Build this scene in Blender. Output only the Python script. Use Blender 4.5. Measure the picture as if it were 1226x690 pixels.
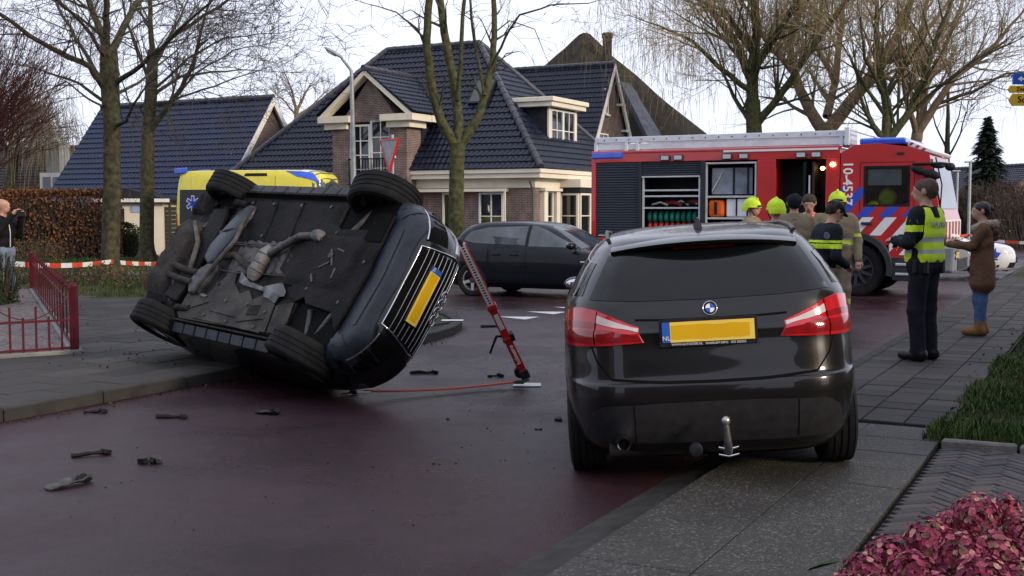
import bpy, bmesh, math, random
import numpy as np
from mathutils import Vector, Matrix, Euler
from mathutils.bvhtree import BVHTree
R_=math.radians
SC=bpy.context.scene
for o in list(bpy.data.objects): bpy.data.objects.remove(o)
COL=SC.collection
# ---------------------------------------------------------------- camera
CAMH=1.63
cd=bpy.data.cameras.new('camera'); cam=bpy.data.objects.new('camera',cd); COL.objects.link(cam)
cam.location=(0,0,CAMH); cam.rotation_euler=(R_(90-3.80),0,0)
cd.sensor_width=36; cd.lens=41.11; cd.clip_start=.05; cd.clip_end=1500
SC.camera=cam
SC.render.resolution_x=1024; SC.render.resolution_y=576
# ---------------------------------------------------------------- sky
SUN_EL,SUN_AZ=R_(20),R_(128)      # azimuth clockwise from +Y
W=bpy.data.worlds.new('World'); SC.world=W; W.use_nodes=True
nt=W.node_tree; nt.nodes.clear(); N=nt.nodes.new; Lk=nt.links.new
out=N('ShaderNodeOutputWorld'); bg=N('ShaderNodeBackground'); bg.inputs[1].default_value=.10
sky=N('ShaderNodeTexSky'); sky.sky_type='NISHITA'; sky.sun_disc=False; sky.sun_elevation=SUN_EL; sky.sun_rotation=SUN_AZ
sky.air_density=1.0; sky.dust_density=2.5; sky.ozone_density=1.5
tc=N('ShaderNodeTexCoord'); mp=N('ShaderNodeMapping'); mp.inputs['Scale'].default_value=(1,1,2.4)
nz=N('ShaderNodeTexNoise'); nz.inputs['Scale'].default_value=1.7; nz.inputs['Detail'].default_value=7; nz.inputs['Roughness'].default_value=.55
cr=N('ShaderNodeValToRGB'); cr.color_ramp.elements[0].position=.30; cr.color_ramp.elements[0].color=(.72,.72,.72,1); cr.color_ramp.elements[1].position=.62; cr.color_ramp.elements[1].color=(.95,.95,.95,1)
mx=N('ShaderNodeMix'); mx.data_type='RGBA'; mx.inputs[7].default_value=(9.5,10.0,11.9,1)
Lk(tc.outputs['Generated'],mp.inputs[0]); Lk(mp.outputs[0],nz.inputs['Vector']); Lk(nz.outputs['Fac'],cr.inputs[0])
Lk(cr.outputs[0],mx.inputs[0]); Lk(sky.outputs[0],mx.inputs[6]); Lk(mx.outputs[2],bg.inputs[0]); Lk(bg.outputs[0],out.inputs[0])
# ---------------------------------------------------------------- sun (thin overcast, low winter sun)
sd=bpy.data.lights.new('sun','SUN'); sd.energy=2.3; sd.angle=R_(10); sd.color=(1,.82,.60)
sun=bpy.data.objects.new('sun',sd); COL.objects.link(sun)
sv=Vector((math.sin(SUN_AZ)*math.cos(SUN_EL),math.cos(SUN_AZ)*math.cos(SUN_EL),math.sin(SUN_EL)))
sun.rotation_euler=sv.to_track_quat('Z','Y').to_euler(); sun.location=(20,-20,30)
vs=SC.view_settings; vs.view_transform='Standard'; vs.look='None'; vs.gamma=1; vs.exposure=0.24; vs.use_curve_mapping=False
SC.render.engine='CYCLES'

# ---------------------------------------------------------------- materials
MATS={}
def mat(name,col,rough=.6,metal=0,var=.12,vs=6,bump=0,bs=60,coat=0,spec=None,col2=None,emit=None,rv=0,alpha=None,trans=0,det=4):
    """procedural principled material: colour noise between col and a varied col, bump noise, roughness noise"""
    if name in MATS: return MATS[name]
    m=bpy.data.materials.new(name); m.use_nodes=True; t=m.node_tree; b=t.nodes['Principled BSDF']
    b.inputs['Roughness'].default_value=rough; b.inputs['Metallic'].default_value=metal
    b.inputs['Specular IOR Level'].default_value=spec if spec is not None else (.5 if rough<.35 else (.28 if rough<.5 else .14))
    if coat: b.inputs['Coat Weight'].default_value=coat; b.inputs['Coat Roughness'].default_value=.04
    if trans: b.inputs['Transmission Weight'].default_value=trans
    tcn=t.nodes.new('ShaderNodeTexCoord')
    n=t.nodes.new('ShaderNodeTexNoise'); n.inputs['Scale'].default_value=vs; n.inputs['Detail'].default_value=det
    t.links.new(tcn.outputs['Object'],n.inputs['Vector'])
    r=t.nodes.new('ShaderNodeValToRGB'); r.color_ramp.elements[0].position=.3; r.color_ramp.elements[1].position=.7
    if col2 is None:
        c0=[c*(1-var) for c in col]; c1=[min(1,c*(1+var)) for c in col]
    else: c0,c1=col,col2
    r.color_ramp.elements[0].color=(*c0,1); r.color_ramp.elements[1].color=(*c1,1)
    t.links.new(n.outputs['Fac'],r.inputs[0]); t.links.new(r.outputs[0],b.inputs['Base Color'])
    if rv:
        mr=t.nodes.new('ShaderNodeMapRange'); mr.inputs[1].default_value=.3; mr.inputs[2].default_value=.7
        mr.inputs[3].default_value=max(.02,rough-rv); mr.inputs[4].default_value=min(1,rough+rv)
        t.links.new(n.outputs['Fac'],mr.inputs[0]); t.links.new(mr.outputs[0],b.inputs['Roughness'])
    if bump:
        n2=t.nodes.new('ShaderNodeTexNoise'); n2.inputs['Scale'].default_value=bs; n2.inputs['Detail'].default_value=5
        t.links.new(tcn.outputs['Object'],n2.inputs['Vector'])
        bp=t.nodes.new('ShaderNodeBump'); bp.inputs['Strength'].default_value=bump; bp.inputs['Distance'].default_value=.02
        t.links.new(n2.outputs['Fac'],bp.inputs['Height']); t.links.new(bp.outputs[0],b.inputs['Normal'])
    if emit: b.inputs['Emission Color'].default_value=(*emit[0],1); b.inputs['Emission Strength'].default_value=emit[1]
    MATS[name]=m; return m
def nodes_of(m): return m.node_tree, m.node_tree.nodes['Principled BSDF'], m.node_tree.nodes.new, m.node_tree.links.new
def brickmat(name,c1,c2,mort,scale=1.0,bw=.21,bh=.06,ms=.01,axes='XZ',rough=.85,var=.25):
    """bricks as pure material (each only 2-3 px in the picture): u along X+Y mix, v along Z"""
    if name in MATS: return MATS[name]
    m=bpy.data.materials.new(name); m.use_nodes=True; t,b,Nn,L=nodes_of(m)
    b.inputs['Roughness'].default_value=rough
    tcn=Nn('ShaderNodeTexCoord'); sp=Nn('ShaderNodeSeparateXYZ'); L(tcn.outputs['Object'],sp.inputs[0])
    ad=Nn('ShaderNodeMath'); ad.operation='ADD'; L(sp.outputs[0],ad.inputs[0]); L(sp.outputs[1],ad.inputs[1])
    cb=Nn('ShaderNodeCombineXYZ'); L(ad.outputs[0],cb.inputs[0]); L(sp.outputs[2],cb.inputs[1])
    br=Nn('ShaderNodeTexBrick'); L(cb.outputs[0],br.inputs['Vector'])
    br.inputs['Color1'].default_value=(*c1,1); br.inputs['Color2'].default_value=(*c2,1); br.inputs['Mortar'].default_value=(*mort,1)
    br.inputs['Scale'].default_value=scale; br.inputs['Brick Width'].default_value=bw; br.inputs['Row Height'].default_value=bh; br.inputs['Mortar Size'].default_value=ms
    nn=Nn('ShaderNodeTexNoise'); nn.inputs['Scale'].default_value=3.5; nn.inputs['Detail'].default_value=6; L(tcn.outputs['Object'],nn.inputs['Vector'])
    mr=Nn('ShaderNodeMapRange'); mr.inputs[1].default_value=.3; mr.inputs[2].default_value=.7; mr.inputs[3].default_value=1-var; mr.inputs[4].default_value=1+var; L(nn.outputs['Fac'],mr.inputs[0])
    mu=Nn('ShaderNodeVectorMath'); mu.operation='SCALE'; L(br.outputs['Color'],mu.inputs[0]); L(mr.outputs[0],mu.inputs['Scale'])
    L(mu.outputs[0],b.inputs['Base Color'])
    bp=Nn('ShaderNodeBump'); bp.inputs['Strength'].default_value=.5; bp.inputs['Distance'].default_value=.01; bp.invert=True
    L(br.outputs['Fac'],bp.inputs['Height']); L(bp.outputs[0],b.inputs['Normal'])
    MATS[name]=m; return m

# ---------------------------------------------------------------- mesh helper
class MB:
    def __init__(s): s.v=[]; s.f=[]; s.m=[]
    def add(s,vs,fs,mi=0):
        o=len(s.v); s.v+=[tuple(v) for v in vs]; s.f+=[tuple(i+o for i in f) for f in fs]; s.m+=[mi]*len(fs); return s
    def box(s,c,d,mi=0,R=None):
        x,y,z=d[0]/2,d[1]/2,d[2]/2
        vs=[Vector((a*x,b*y,e*z)) for a in(-1,1) for b in(-1,1) for e in(-1,1)]
        if R is not None: vs=[R@v for v in vs]
        c=Vector(c)
        return s.add([v+c for v in vs],[(0,1,3,2),(4,6,7,5),(0,4,5,1),(2,3,7,6),(0,2,6,4),(1,5,7,3)],mi)
    def bx(s,x0,x1,y0,y1,z0,z1,mi=0): return s.box(((x0+x1)/2,(y0+y1)/2,(z0+z1)/2),(x1-x0,y1-y0,z1-z0),mi)
    def loft(s,rings,mi=0,cap=True,closed=True):
        n=len(rings[0]); vs=[p for r in rings for p in r]; fs=[]
        for i in range(len(rings)-1):
            for j in range(n if closed else n-1):
                k=(j+1)%n; fs.append((i*n+j,i*n+k,(i+1)*n+k,(i+1)*n+j))
        if cap: fs.append(tuple(range(n-1,-1,-1))); fs.append(tuple((len(rings)-1)*n+j for j in range(n)))
        return s.add(vs,fs,mi)
    def tube(s,pts,r,n=8,mi=0,cap=True):
        pts=[Vector(p) for p in pts]; k=len(pts)
        rs=[r]*k if not hasattr(r,'__len__') else r
        t0=(pts[1]-pts[0]).normalized()
        a=t0.cross(Vector((0,0,1)) if abs(t0.z)<.9 else Vector((1,0,0))).normalized()
        rings=[]
        for i,p in enumerate(pts):
            t=(pts[min(i+1,k-1)]-pts[max(i-1,0)])
            if t.length<1e-9: t=t0
            t.normalize(); a=(a-t*a.dot(t)); a.normalize(); b=t.cross(a)
            rings.append([p+(a*math.cos(2*math.pi*j/n)+b*math.sin(2*math.pi*j/n))*rs[i] for j in range(n)])
        return s.loft(rings,mi,cap)
    def lathe(s,prof,o=(0,0,0),axis=(0,1,0),n=24,mi=0,cap=True):
        """prof: (radius, along-axis)"""
        ax=Vector(axis).normalized(); a=ax.cross(Vector((0,0,1)) if abs(ax.z)<.9 else Vector((1,0,0))).normalized(); b=ax.cross(a); o=Vector(o)
        return s.loft([[o+ax*h+(a*math.cos(2*math.pi*j/n)+b*math.sin(2*math.pi*j/n))*max(r,1e-4) for j in range(n)] for r,h in prof],mi,cap)
    def prism(s,poly,ext,mi=0):
        """poly: list of 3D points, ext: extrusion vector"""
        e=Vector(ext); P=[Vector(p) for p in poly]; n=len(P)
        return s.add(P+[p+e for p in P],[tuple(range(n-1,-1,-1)),tuple(range(n,2*n))]+[(i,(i+1)%n,n+(i+1)%n,n+i) for i in range(n)],mi)
    def ell(s,c,r,n=16,m=10,mi=0,R=None):
        c=Vector(c); rings=[]
        for i in range(m+1):
            th=math.pi*i/m; ring=[]
            for j in range(n):
                p=Vector((r[0]*max(math.sin(th),1e-3)*math.cos(2*math.pi*j/n),r[1]*max(math.sin(th),1e-3)*math.sin(2*math.pi*j/n),-r[2]*math.cos(th)))
                ring.append((R@p if R is not None else p)+c)
            rings.append(ring)
        return s.loft(rings,mi)
    def quad(s,a,b,c,d,mi=0): return s.add([a,b,c,d],[(0,1,2,3)],mi)
    def mesh(s,name):
        me=bpy.data.meshes.new(name); me.from_pydata(s.v,[],s.f); return me
    def build(s,name,mats,parent=None,smooth=None,bevel=0,seg=2,label=None,cat=None,group=None,kind=None,loc=None,fixn=True):
        me=s.mesh(name)
        if not isinstance(mats,(list,tuple)): mats=[mats]
        for m in mats: me.materials.append(m)
        if len(mats)>1: me.polygons.foreach_set('material_index',s.m)
        if fixn:
            bm=bmesh.new(); bm.from_mesh(me); bmesh.ops.recalc_face_normals(bm,faces=bm.faces); bm.to_mesh(me); bm.free()
        if smooth is not None:
            me.polygons.foreach_set('use_smooth',[True]*len(me.polygons)); me.set_sharp_from_angle(angle=R_(smooth))
        me.update()
        o=link(name,me,parent)
        if bevel:
            b=o.modifiers.new('bevel','BEVEL'); b.width=bevel; b.segments=seg; b.limit_method='ANGLE'; b.angle_limit=R_(35)
        if loc: o.location=loc
        return tag(o,label,cat,group,kind)
def link(name,data,parent=None):
    o=bpy.data.objects.new(name,data); COL.objects.link(o)
    if parent is not None: o.parent=parent
    return o
def tag(o,label=None,cat=None,group=None,kind=None):
    if label: o['label']=label
    if cat: o['category']=cat
    if group: o['group']=group
    if kind: o['kind']=kind
    return o
def thing(name,label,cat,loc=(0,0,0),rz=0,group=None,M=None):
    e=bpy.data.objects.new(name,None); COL.objects.link(e); e.empty_display_size=.2
    if M is not None: e.matrix_world=M
    else: e.location=loc; e.rotation_euler=(0,0,rz)
    return tag(e,label,cat,group)
def text_mesh(body,size,ext=.003,bold=False):
    c=bpy.data.curves.new('t','FONT'); c.body=body; c.size=size; c.extrude=ext; c.align_x='CENTER'; c.align_y='CENTER'; c.resolution_u=3
    if bold: c.offset=size*.018
    o=bpy.data.objects.new('t',c); COL.objects.link(o); dg=bpy.context.evaluated_depsgraph_get(); dg.update()
    me=bpy.data.meshes.new_from_object(o.evaluated_get(dg)); bpy.data.objects.remove(o); bpy.data.curves.remove(c); return me
def lettering(name,body,size,m,parent,M,sx=1,bold=False):
    """flat raised print; M places text (x right, y up, z out)"""
    me=text_mesh(body,size,bold=bold); me.transform(M@Matrix.Diagonal((sx,1,1,1)))
    me.materials.clear(); me.materials.append(m); return link(name,me,parent)
def frame(o,x,y,z):
    """matrix with columns x,y,z and origin"""
    M=Matrix.Identity(4)
    for i,c in enumerate((x,y,z,o)):
        for k in range(3): M[k][i]=c[k]
    return M
# pixel of the 1226x690 photograph -> point on the plane z or at depth y
_F,_P=1400.,R_(3.80)
def G(px,py,z=0.):
    a=(px-613)/_F; b=-(py-345)/_F; dy=math.cos(_P)+b*math.sin(_P); dz=-math.sin(_P)+b*math.cos(_P); t=(z-CAMH)/dz
    return Vector((a*t,dy*t,z))
def AT(px,py,Y):
    a=(px-613)/_F; b=-(py-345)/_F; dy=math.cos(_P)+b*math.sin(_P); dz=-math.sin(_P)+b*math.cos(_P); t=Y/dy
    return Vector((a*t,Y,CAMH+dz*t))
# the road's own axes: t along it, s to the right of its right kerb
RDIR=Vector((.4617,.8870,0)); RNRM=Vector((.8870,-.4617,0)); K0=Vector((-.05,5.12,0)); RANG=math.atan2(.8870,.4617)
def RD(t,s,z=0.): return K0+RDIR*t+RNRM*s+Vector((0,0,z))
def invRD(p): d=Vector(p)-K0; return d.dot(RDIR),d.dot(RNRM)
def bake_mods(o):
    dg=bpy.context.evaluated_depsgraph_get(); dg.update()
    me=bpy.data.meshes.new_from_object(o.evaluated_get(dg)); o.modifiers.clear(); o.data=me; return o
# ================================================================ SETTING: ground, roads, pavements
rnd=random.Random(7)
def poly_sheet(name,pts,z,m,kind='structure',label=None):
    from mathutils.geometry import tessellate_polygon
    P=[Vector((p[0],p[1],z)) for p in pts]; tr=tessellate_polygon([P]); fs=[]
    for i,j,k in tr:
        fs.append((i,j,k) if (P[j]-P[i]).cross(P[k]-P[i]).z>0 else (i,k,j))
    me=bpy.data.meshes.new(name); me.from_pydata(P,[],fs); me.materials.append(m)
    return tag(link(name,me),label,None,None,kind)
M_ground=mat('lawn_soil',(.035,.045,.016),.95,vs=1.2,col2=(.075,.07,.03),bump=.6,bs=25)
gm=MB(); gm.quad((-400,-60,-.03),(400,-60,-.03),(400,900,-.03),(-400,900,-.03)); gm.build('ground',M_ground,kind='structure')
# red-brown asphalt, damp in patches
def asphalt():
    m=bpy.data.materials.new('red_asphalt'); m.use_nodes=True; t,b,Nn,L=nodes_of(m)
    tcn=Nn('ShaderNodeTexCoord')
    n1=Nn('ShaderNodeTexNoise'); n1.inputs['Scale'].default_value=.42; n1.inputs['Detail'].default_value=6; n1.inputs['Roughness'].default_value=.6
    n2=Nn('ShaderNodeTexNoise'); n2.inputs['Scale'].default_value=130; n2.inputs['Detail'].default_value=3
    n3=Nn('ShaderNodeTexNoise'); n3.inputs['Scale'].default_value=7; n3.inputs['Detail'].default_value=8; n3.inputs['Roughness'].default_value=.7
    for n in (n1,n2,n3): L(tcn.outputs['Object'],n.inputs['Vector'])
    r=Nn('ShaderNodeValToRGB'); r.color_ramp.elements[0].position=.32; r.color_ramp.elements[1].position=.68
    r.color_ramp.elements[0].color=(.015,.0058,.0085,1); r.color_ramp.elements[1].color=(.027,.0105,.0145,1); L(n1.outputs['Fac'],r.inputs[0])
    mr=Nn('ShaderNodeMapRange'); mr.inputs[1].default_value=.3; mr.inputs[2].default_value=.7; mr.inputs[3].default_value=.35; mr.inputs[4].default_value=2.0; L(n2.outputs['Fac'],mr.inputs[0])
    mr3=Nn('ShaderNodeMapRange'); mr3.inputs[1].default_value=.3; mr3.inputs[2].default_value=.7; mr3.inputs[3].default_value=.8; mr3.inputs[4].default_value=1.2; L(n3.outputs['Fac'],mr3.inputs[0])
    n4=Nn('ShaderNodeTexNoise'); n4.inputs['Scale'].default_value=38; n4.inputs['Detail'].default_value=8; n4.inputs['Roughness'].default_value=.85; L(tcn.outputs['Object'],n4.inputs['Vector'])
    mr4=Nn('ShaderNodeMapRange'); mr4.inputs[1].default_value=.35; mr4.inputs[2].default_value=.65; mr4.inputs[3].default_value=.55; mr4.inputs[4].default_value=1.6; L(n4.outputs['Fac'],mr4.inputs[0])
    m5=Nn('ShaderNodeMath'); m5.operation='MULTIPLY'; L(mr4.outputs[0],m5.inputs[0]); L(mr3.outputs[0],m5.inputs[1])
    mm=Nn('ShaderNodeMath'); mm.operation='MULTIPLY'; L(mr.outputs[0],mm.inputs[0]); L(m5.outputs[0],mm.inputs[1])
    mu=Nn('ShaderNodeVectorMath'); mu.operation='SCALE'; L(r.outputs[0],mu.inputs[0]); L(mm.outputs[0],mu.inputs['Scale']); L(mu.outputs[0],b.inputs['Base Color'])
    m2=Nn('ShaderNodeMapRange'); m2.inputs[1].default_value=.36; m2.inputs[2].default_value=.62; m2.inputs[3].default_value=.14; m2.inputs[4].default_value=.52; L(n1.outputs['Fac'],m2.inputs[0]); L(m2.outputs[0],b.inputs['Roughness'])
    b.inputs['Specular IOR Level'].default_value=.24
    bp=Nn('ShaderNodeBump'); bp.inputs['Strength'].default_value=.7; bp.inputs['Distance'].default_value=.008; ba=Nn('ShaderNodeMath'); ba.operation='ADD'; L(n2.outputs['Fac'],ba.inputs[0]); L(n4.outputs['Fac'],ba.inputs[1]); L(ba.outputs[0],bp.inputs['Height']); L(bp.outputs[0],b.inputs['Normal'])
    return m
M_road=asphalt()
arc=[(7.6+4*math.sin(a),-9.2+4*math.cos(a)) for a in [R_(10*i) for i in range(0,10)]]
ts=[(-16,0),(150,0),(150,-5.2),(32,-5.2),(29,-6.2),(27.6,-9),(27.6,-15),(31,-24),(32,-50),(27,-50),(25.5,-27),(23.5,-21.6),(16.6,-18),(12.2,-11.5)]+arc[::-1]+[(-16,-5.2)]
poly_sheet('road',[RD(*q) for q in ts],0.0,M_road)
# painted give-way teeth and the far lane marks
M_paint=mat('road_paint',(.62,.62,.60),.6,var=.25,vs=30)
tm=MB()
for i in range(7):
    t=11.0+i*1.0; a=RD(t,-5.45,.004); b=RD(t+.5,-5.45,.004); c=RD(t+.25,-6.05,.004); tm.add([a,b,c],[(0,1,2)])
tm.build('give_way_teeth',M_paint,kind='structure')
tm=MB()
for t in range(22,90,3): tm.quad(RD(t,-2.55,.004),RD(t+1,-2.55,.004),RD(t+1,-2.65,.004),RD(t,-2.65,.004))
tm.build('lane_dashes',M_paint,kind='structure')
# concrete slabs
M_slab=[mat('slab_concrete_%d'%i,c,.72,var=.22,vs=5,bump=.35,bs=90,rv=.1) for i,c in enumerate([(.050,.046,.044),(.038,.036,.036),(.062,.057,.053),(.044,.042,.039)])]
M_joint=mat('joint_soil',(.03,.032,.018),.95,vs=3,col2=(.045,.055,.02))
M_kerb=mat('kerb_concrete',(.042,.040,.038),.7,var=.25,vs=8,bump=.4,bs=120)
def slab_mesh(name,l,w,h,m,bev=.006):
    b=MB(); b.add([(-l/2,-w/2,0),(l/2,-w/2,0),(l/2,w/2,0),(-l/2,w/2,0),(-l/2,-w/2,h-bev),(l/2,-w/2,h-bev),(l/2,w/2,h-bev),(-l/2,w/2,h-bev),
        (-l/2+bev,-w/2+bev,h),(l/2-bev,-w/2+bev,h),(l/2-bev,w/2-bev,h),(-l/2+bev,w/2-bev,h)],
        [(0,1,5,4),(1,2,6,5),(2,3,7,6),(3,0,4,7),(4,5,9,8),(5,6,10,9),(6,7,11,10),(7,4,8,11),(8,9,10,11)])
    me=b.mesh(name); me.materials.append(m); return me
def lay(mesh,parent,p,rz,tilt=.006,name=None):
    o=link(name or mesh.name.split('_')[0],mesh,parent); o.location=p; o.rotation_euler=(rnd.uniform(-tilt,tilt),rnd.uniform(-tilt,tilt),rz); return o
# --- left pavement: bed + slabs
garden=[(-4.62,12.55),(-9.3,22.6),(-30,22),(-30,5.0),(-16,8.0),(-5.6,11.9)]          # fenced front garden (world xy)
def inpoly(x,y,P):
    c=False; j=len(P)-1
    for i in range(len(P)):
        if (P[i][1]>y)!=(P[j][1]>y) and x<(P[j][0]-P[i][0])*(y-P[i][1])/(P[j][1]-P[i][1])+P[i][0]: c=not c
        j=i
    return c
kin=[(7.6+3.85*math.sin(a),-9.2+3.85*math.cos(a)) for a in [R_(10*i) for i in range(0,10)]]
pv=[(-16,-5.35)]+kin+[(12.0,-11.6),(10.6,-14.0),(13.0,-19.0),(6,-22),(-16,-22)]
pave_l=poly_sheet('pavement',[RD(*q) for q in pv],.075,M_joint)
lx=[slab_mesh('slab_%d'%i,.592,.392,.10,M_slab[i]) for i in range(4)]
pvw=[tuple(RD(*q)[:2]) for q in pv]
cand=[]
for i in range(-6,24):
    for j in range(0,44):
        t=i*.6+.3+(0.3 if j%2 else 0); s=-5.35-.2-j*.4; p=RD(t,s)
        cs=[RD(t+a,s+b) for a in(-.28,.28) for b in(-.18,.18)]
        if all(inpoly(q.x,q.y,pvw) for q in cs) and not all(inpoly(q.x,q.y,garden) for q in cs): cand.append((p.length,p))
cand.sort(key=lambda c:c[0])
cand=[c for c in cand if abs(c[1].x/c[1].y)<.50]
for k,(d,p) in enumerate(cand[:300]): lay(lx[rnd.randrange(4)],pave_l,(p.x,p.y,-.002+rnd.uniform(-.003,.003)),RANG,name='slab')
rest=MB()
for d,p in cand[300:]:
    u,v=RDIR*.293,RNRM*.193; z=Vector((0,0,.1)); q=Vector((p.x,p.y,0)); rest.prism([q-u-v,q+u-v,q+u+v,q-u+v],z)
if rest.v: rest.build('far_slabs',M_slab[0],pave_l,kind='stuff')
# --- left kerb stones
kerb_l=thing('kerb','', 'kerb'); del kerb_l['category']; kerb_l['kind']='structure'; kerb_l['label']='low concrete kerb along the left pavement'
kme=slab_mesh('kerb_stone',.985,.15,.105,M_kerb,.012)
for t in range(-6,8): lay(kme,kerb_l,RD(t+.5-.4,-5.275),RANG,.003,name='kerb_stone')
kshort=slab_mesh('kerb_stone_s',.62,.15,.105,M_kerb,.012)
for a in range(3,90,9):
    aa=R_(a); p=RD(7.6+3.93*math.sin(aa),-9.2+3.93*math.cos(aa)); lay(kshort,kerb_l,p,RANG+aa,.003,name='kerb_stone')
# --- grassy tip of the corner bed (right of the overturned car)
# --- right: kerb, slabs, pebbled crossing, brick drive
pv=[(4.3,.12),(150,.12),(150,1.36),(4.3,1.36)]
pave_r=poly_sheet('footpath',[RD(*q) for q in pv],.06,M_joint)
rx=[slab_mesh('slabr_%d'%i,.293,.293,.085,M_slab[i]) for i in range(4)]
for i in range(0,70):
    for j in range(4): lay(rx[rnd.randrange(4)],pave_r,RD(4.3+.15+i*.3,.13+.15+j*.303,rnd.uniform(-.004,.003)),RANG,.008,name='slab')
kr=thing('kerb','dark concrete kerb along the right footpath','kerb'); del kr['category']; kr['kind']='structure'
kmr=slab_mesh('kerb_stone_r',.985,.12,.085,M_kerb,.012)
for t in range(4,44): lay(kmr,kr,RD(t+.8,.06,rnd.uniform(-.003,.003)),RANG,.003,name='kerb_stone')
far=MB(); far.prism([RD(44.3,0),RD(150,0),RD(150,.12),RD(44.3,.12)],(0,0,.085)); far.build('far_kerb',M_kerb,kr)
# dropped crossing edge: a sloping strip then pebbled tiles
M_peb=bpy.data.materials.new('washed_pebble'); M_peb.use_nodes=True
def pebble(m):
    t,b,Nn,L=nodes_of(m); tcn=Nn('ShaderNodeTexCoord'); b.inputs['Roughness'].default_value=.7
    mpn=Nn('ShaderNodeNewGeometry')
    v=Nn('ShaderNodeTexVoronoi'); v.inputs['Scale'].default_value=85; L(mpn.outputs['Position'],v.inputs['Vector'])
    r=Nn('ShaderNodeValToRGB'); r.color_ramp.elements[0].color=(.020,.019,.018,1); r.color_ramp.elements[1].color=(.16,.15,.135,1); L(v.outputs['Color'],r.inputs[0])
    e=r.color_ramp.elements.new(.72); e.color=(.042,.040,.037,1)
    n=Nn('ShaderNodeTexNoise'); n.inputs['Scale'].default_value=2.2; n.inputs['Detail'].default_value=6; L(mpn.outputs['Position'],n.inputs['Vector'])
    mr=Nn('ShaderNodeMapRange'); mr.inputs[1].default_value=.3; mr.inputs[2].default_value=.7; mr.inputs[3].default_value=.6; mr.inputs[4].default_value=1.15; L(n.outputs['Fac'],mr.inputs[0])
    mu=Nn('ShaderNodeVectorMath'); mu.operation='SCALE'; L(r.outputs[0],mu.inputs[0]); L(mr.outputs[0],mu.inputs['Scale']); L(mu.outputs[0],b.inputs['Base Color'])
    bp=Nn('ShaderNodeBump'); bp.inputs['Strength'].default_value=.8; bp.inputs['Distance'].default_value=.006; bp.invert=True; L(v.outputs['Distance'],bp.inputs['Height']); L(bp.outputs[0],b.inputs['Normal'])
pebble(M_peb)
dr=MB(); a=[RD(-8,0,.0),RD(4.25,0,.0),RD(4.25,.26,.05),RD(-8,.26,.05)]
dr.add([*a,*[p-Vector((0,0,.1)) for p in a]],[(0,1,2,3),(4,7,6,5),(0,4,5,1),(1,5,6,2),(2,6,7,3),(3,7,4,0)]); 
dr.build('dropped_kerb',M_kerb,kind='structure')
cross=poly_sheet('driveway_crossing',[RD(*q) for q in [(-8,.26),(4.28,.26),(4.28,1.36),(-8,1.36)]],.045,M_joint)
pm=slab_mesh('pebble_tile',.494,.545,.07,M_peb,.004)
for i in range(-6,9):
    for j in range(2): lay(pm,cross,RD(i*.5-.02,.26+.275+j*.55,rnd.uniform(-.002,.002)),RANG,.003,name='pebble_tile')
# herringbone clinker bricks
drive=poly_sheet('brick_driveway',[RD(*q) for q in [(-8,1.38),(3.62,1.38),(3.62,12),(-8,12)]],.045,M_joint)
M_brk=[mat('clinker_%d'%i,c,.6,var=.2,vs=20,bump=.3,bs=80,rv=.12) for i,c in enumerate([(.045,.040,.045),(.060,.052,.054),(.036,.034,.040),(.068,.058,.058)])]
bmz=[slab_mesh('brick_%d'%i,.196,.061,.07,M_brk[i],.005) for i in range(4)]
cells=[]
wb,lb=.066,.200
nb=3
# 3:1 herringbone: horizontal brick at (x=i*w + k*... ) pattern with period (2n) on the lattice
for gx in range(-70,90):
    for gy in range(-70,90):
        r=(gx-gy)%(2*nb)
        if r==0: cells.append((gx+nb/2-.5,gy,0))
        elif r==nb: cells.append((gx,gy-nb/2+.5+(0),1))
ca=R_(45-27.5); lst=[]
for cx,cy,o in cells:
    u=cx*wb; v=cy*wb; x=u*math.cos(ca)-v*math.sin(ca)+2.6; y=u*math.sin(ca)+v*math.cos(ca)+5.9
    t,s=invRD((x,y,0))
    if s>1.43 and t<3.55 and y>4.2 and x/y<.49: lst.append((-(1 if y>4.9 else 0)*10+math.hypot(x,y),x,y,o))
lst.sort()
for d,x,y,o in lst[:300]: lay(bmz[rnd.randrange(4)],drive,(x,y,rnd.uniform(-.004,.002)),ca+(math.pi/2 if o else 0),.02,name='brick')
rest=MB()
for d,x,y,o in lst[300:1800]:
    an=ca+(math.pi/2 if o else 0); rest.box((x,y,.034),(.196,.061,.068),0,Matrix.Rotation(an,3,'Z'))
rest.build('more_bricks',M_brk[0],drive,kind='stuff')
# edging stones between the drive and the planting bed
edg=thing('bed_edging','row of stone edging between brick drive and planting bed','edging'); 
M_edge=mat('edging_stone',(.16,.15,.14),.8,var=.3,vs=9,bump=.5,bs=40)
em=slab_mesh('edging_stone',.46,.07,.11,M_edge,.012)
for j in range(6): lay(em,edg,RD(3.68+rnd.uniform(-.015,.015),1.62+j*.48,0),RANG-math.pi/2+rnd.uniform(-.03,.03),.02,name='edging_stone')
# planting bed soil to the right of the footpath
M_soil=mat('bed_soil',(.018,.014,.010),.95,vs=14,col2=(.04,.032,.02),bump=1.0,bs=30)
poly_sheet('planting_bed',[RD(*q) for q in [(3.74,1.38),(40,1.38),(40,9),(3.74,9)]],.055,M_soil)
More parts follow.
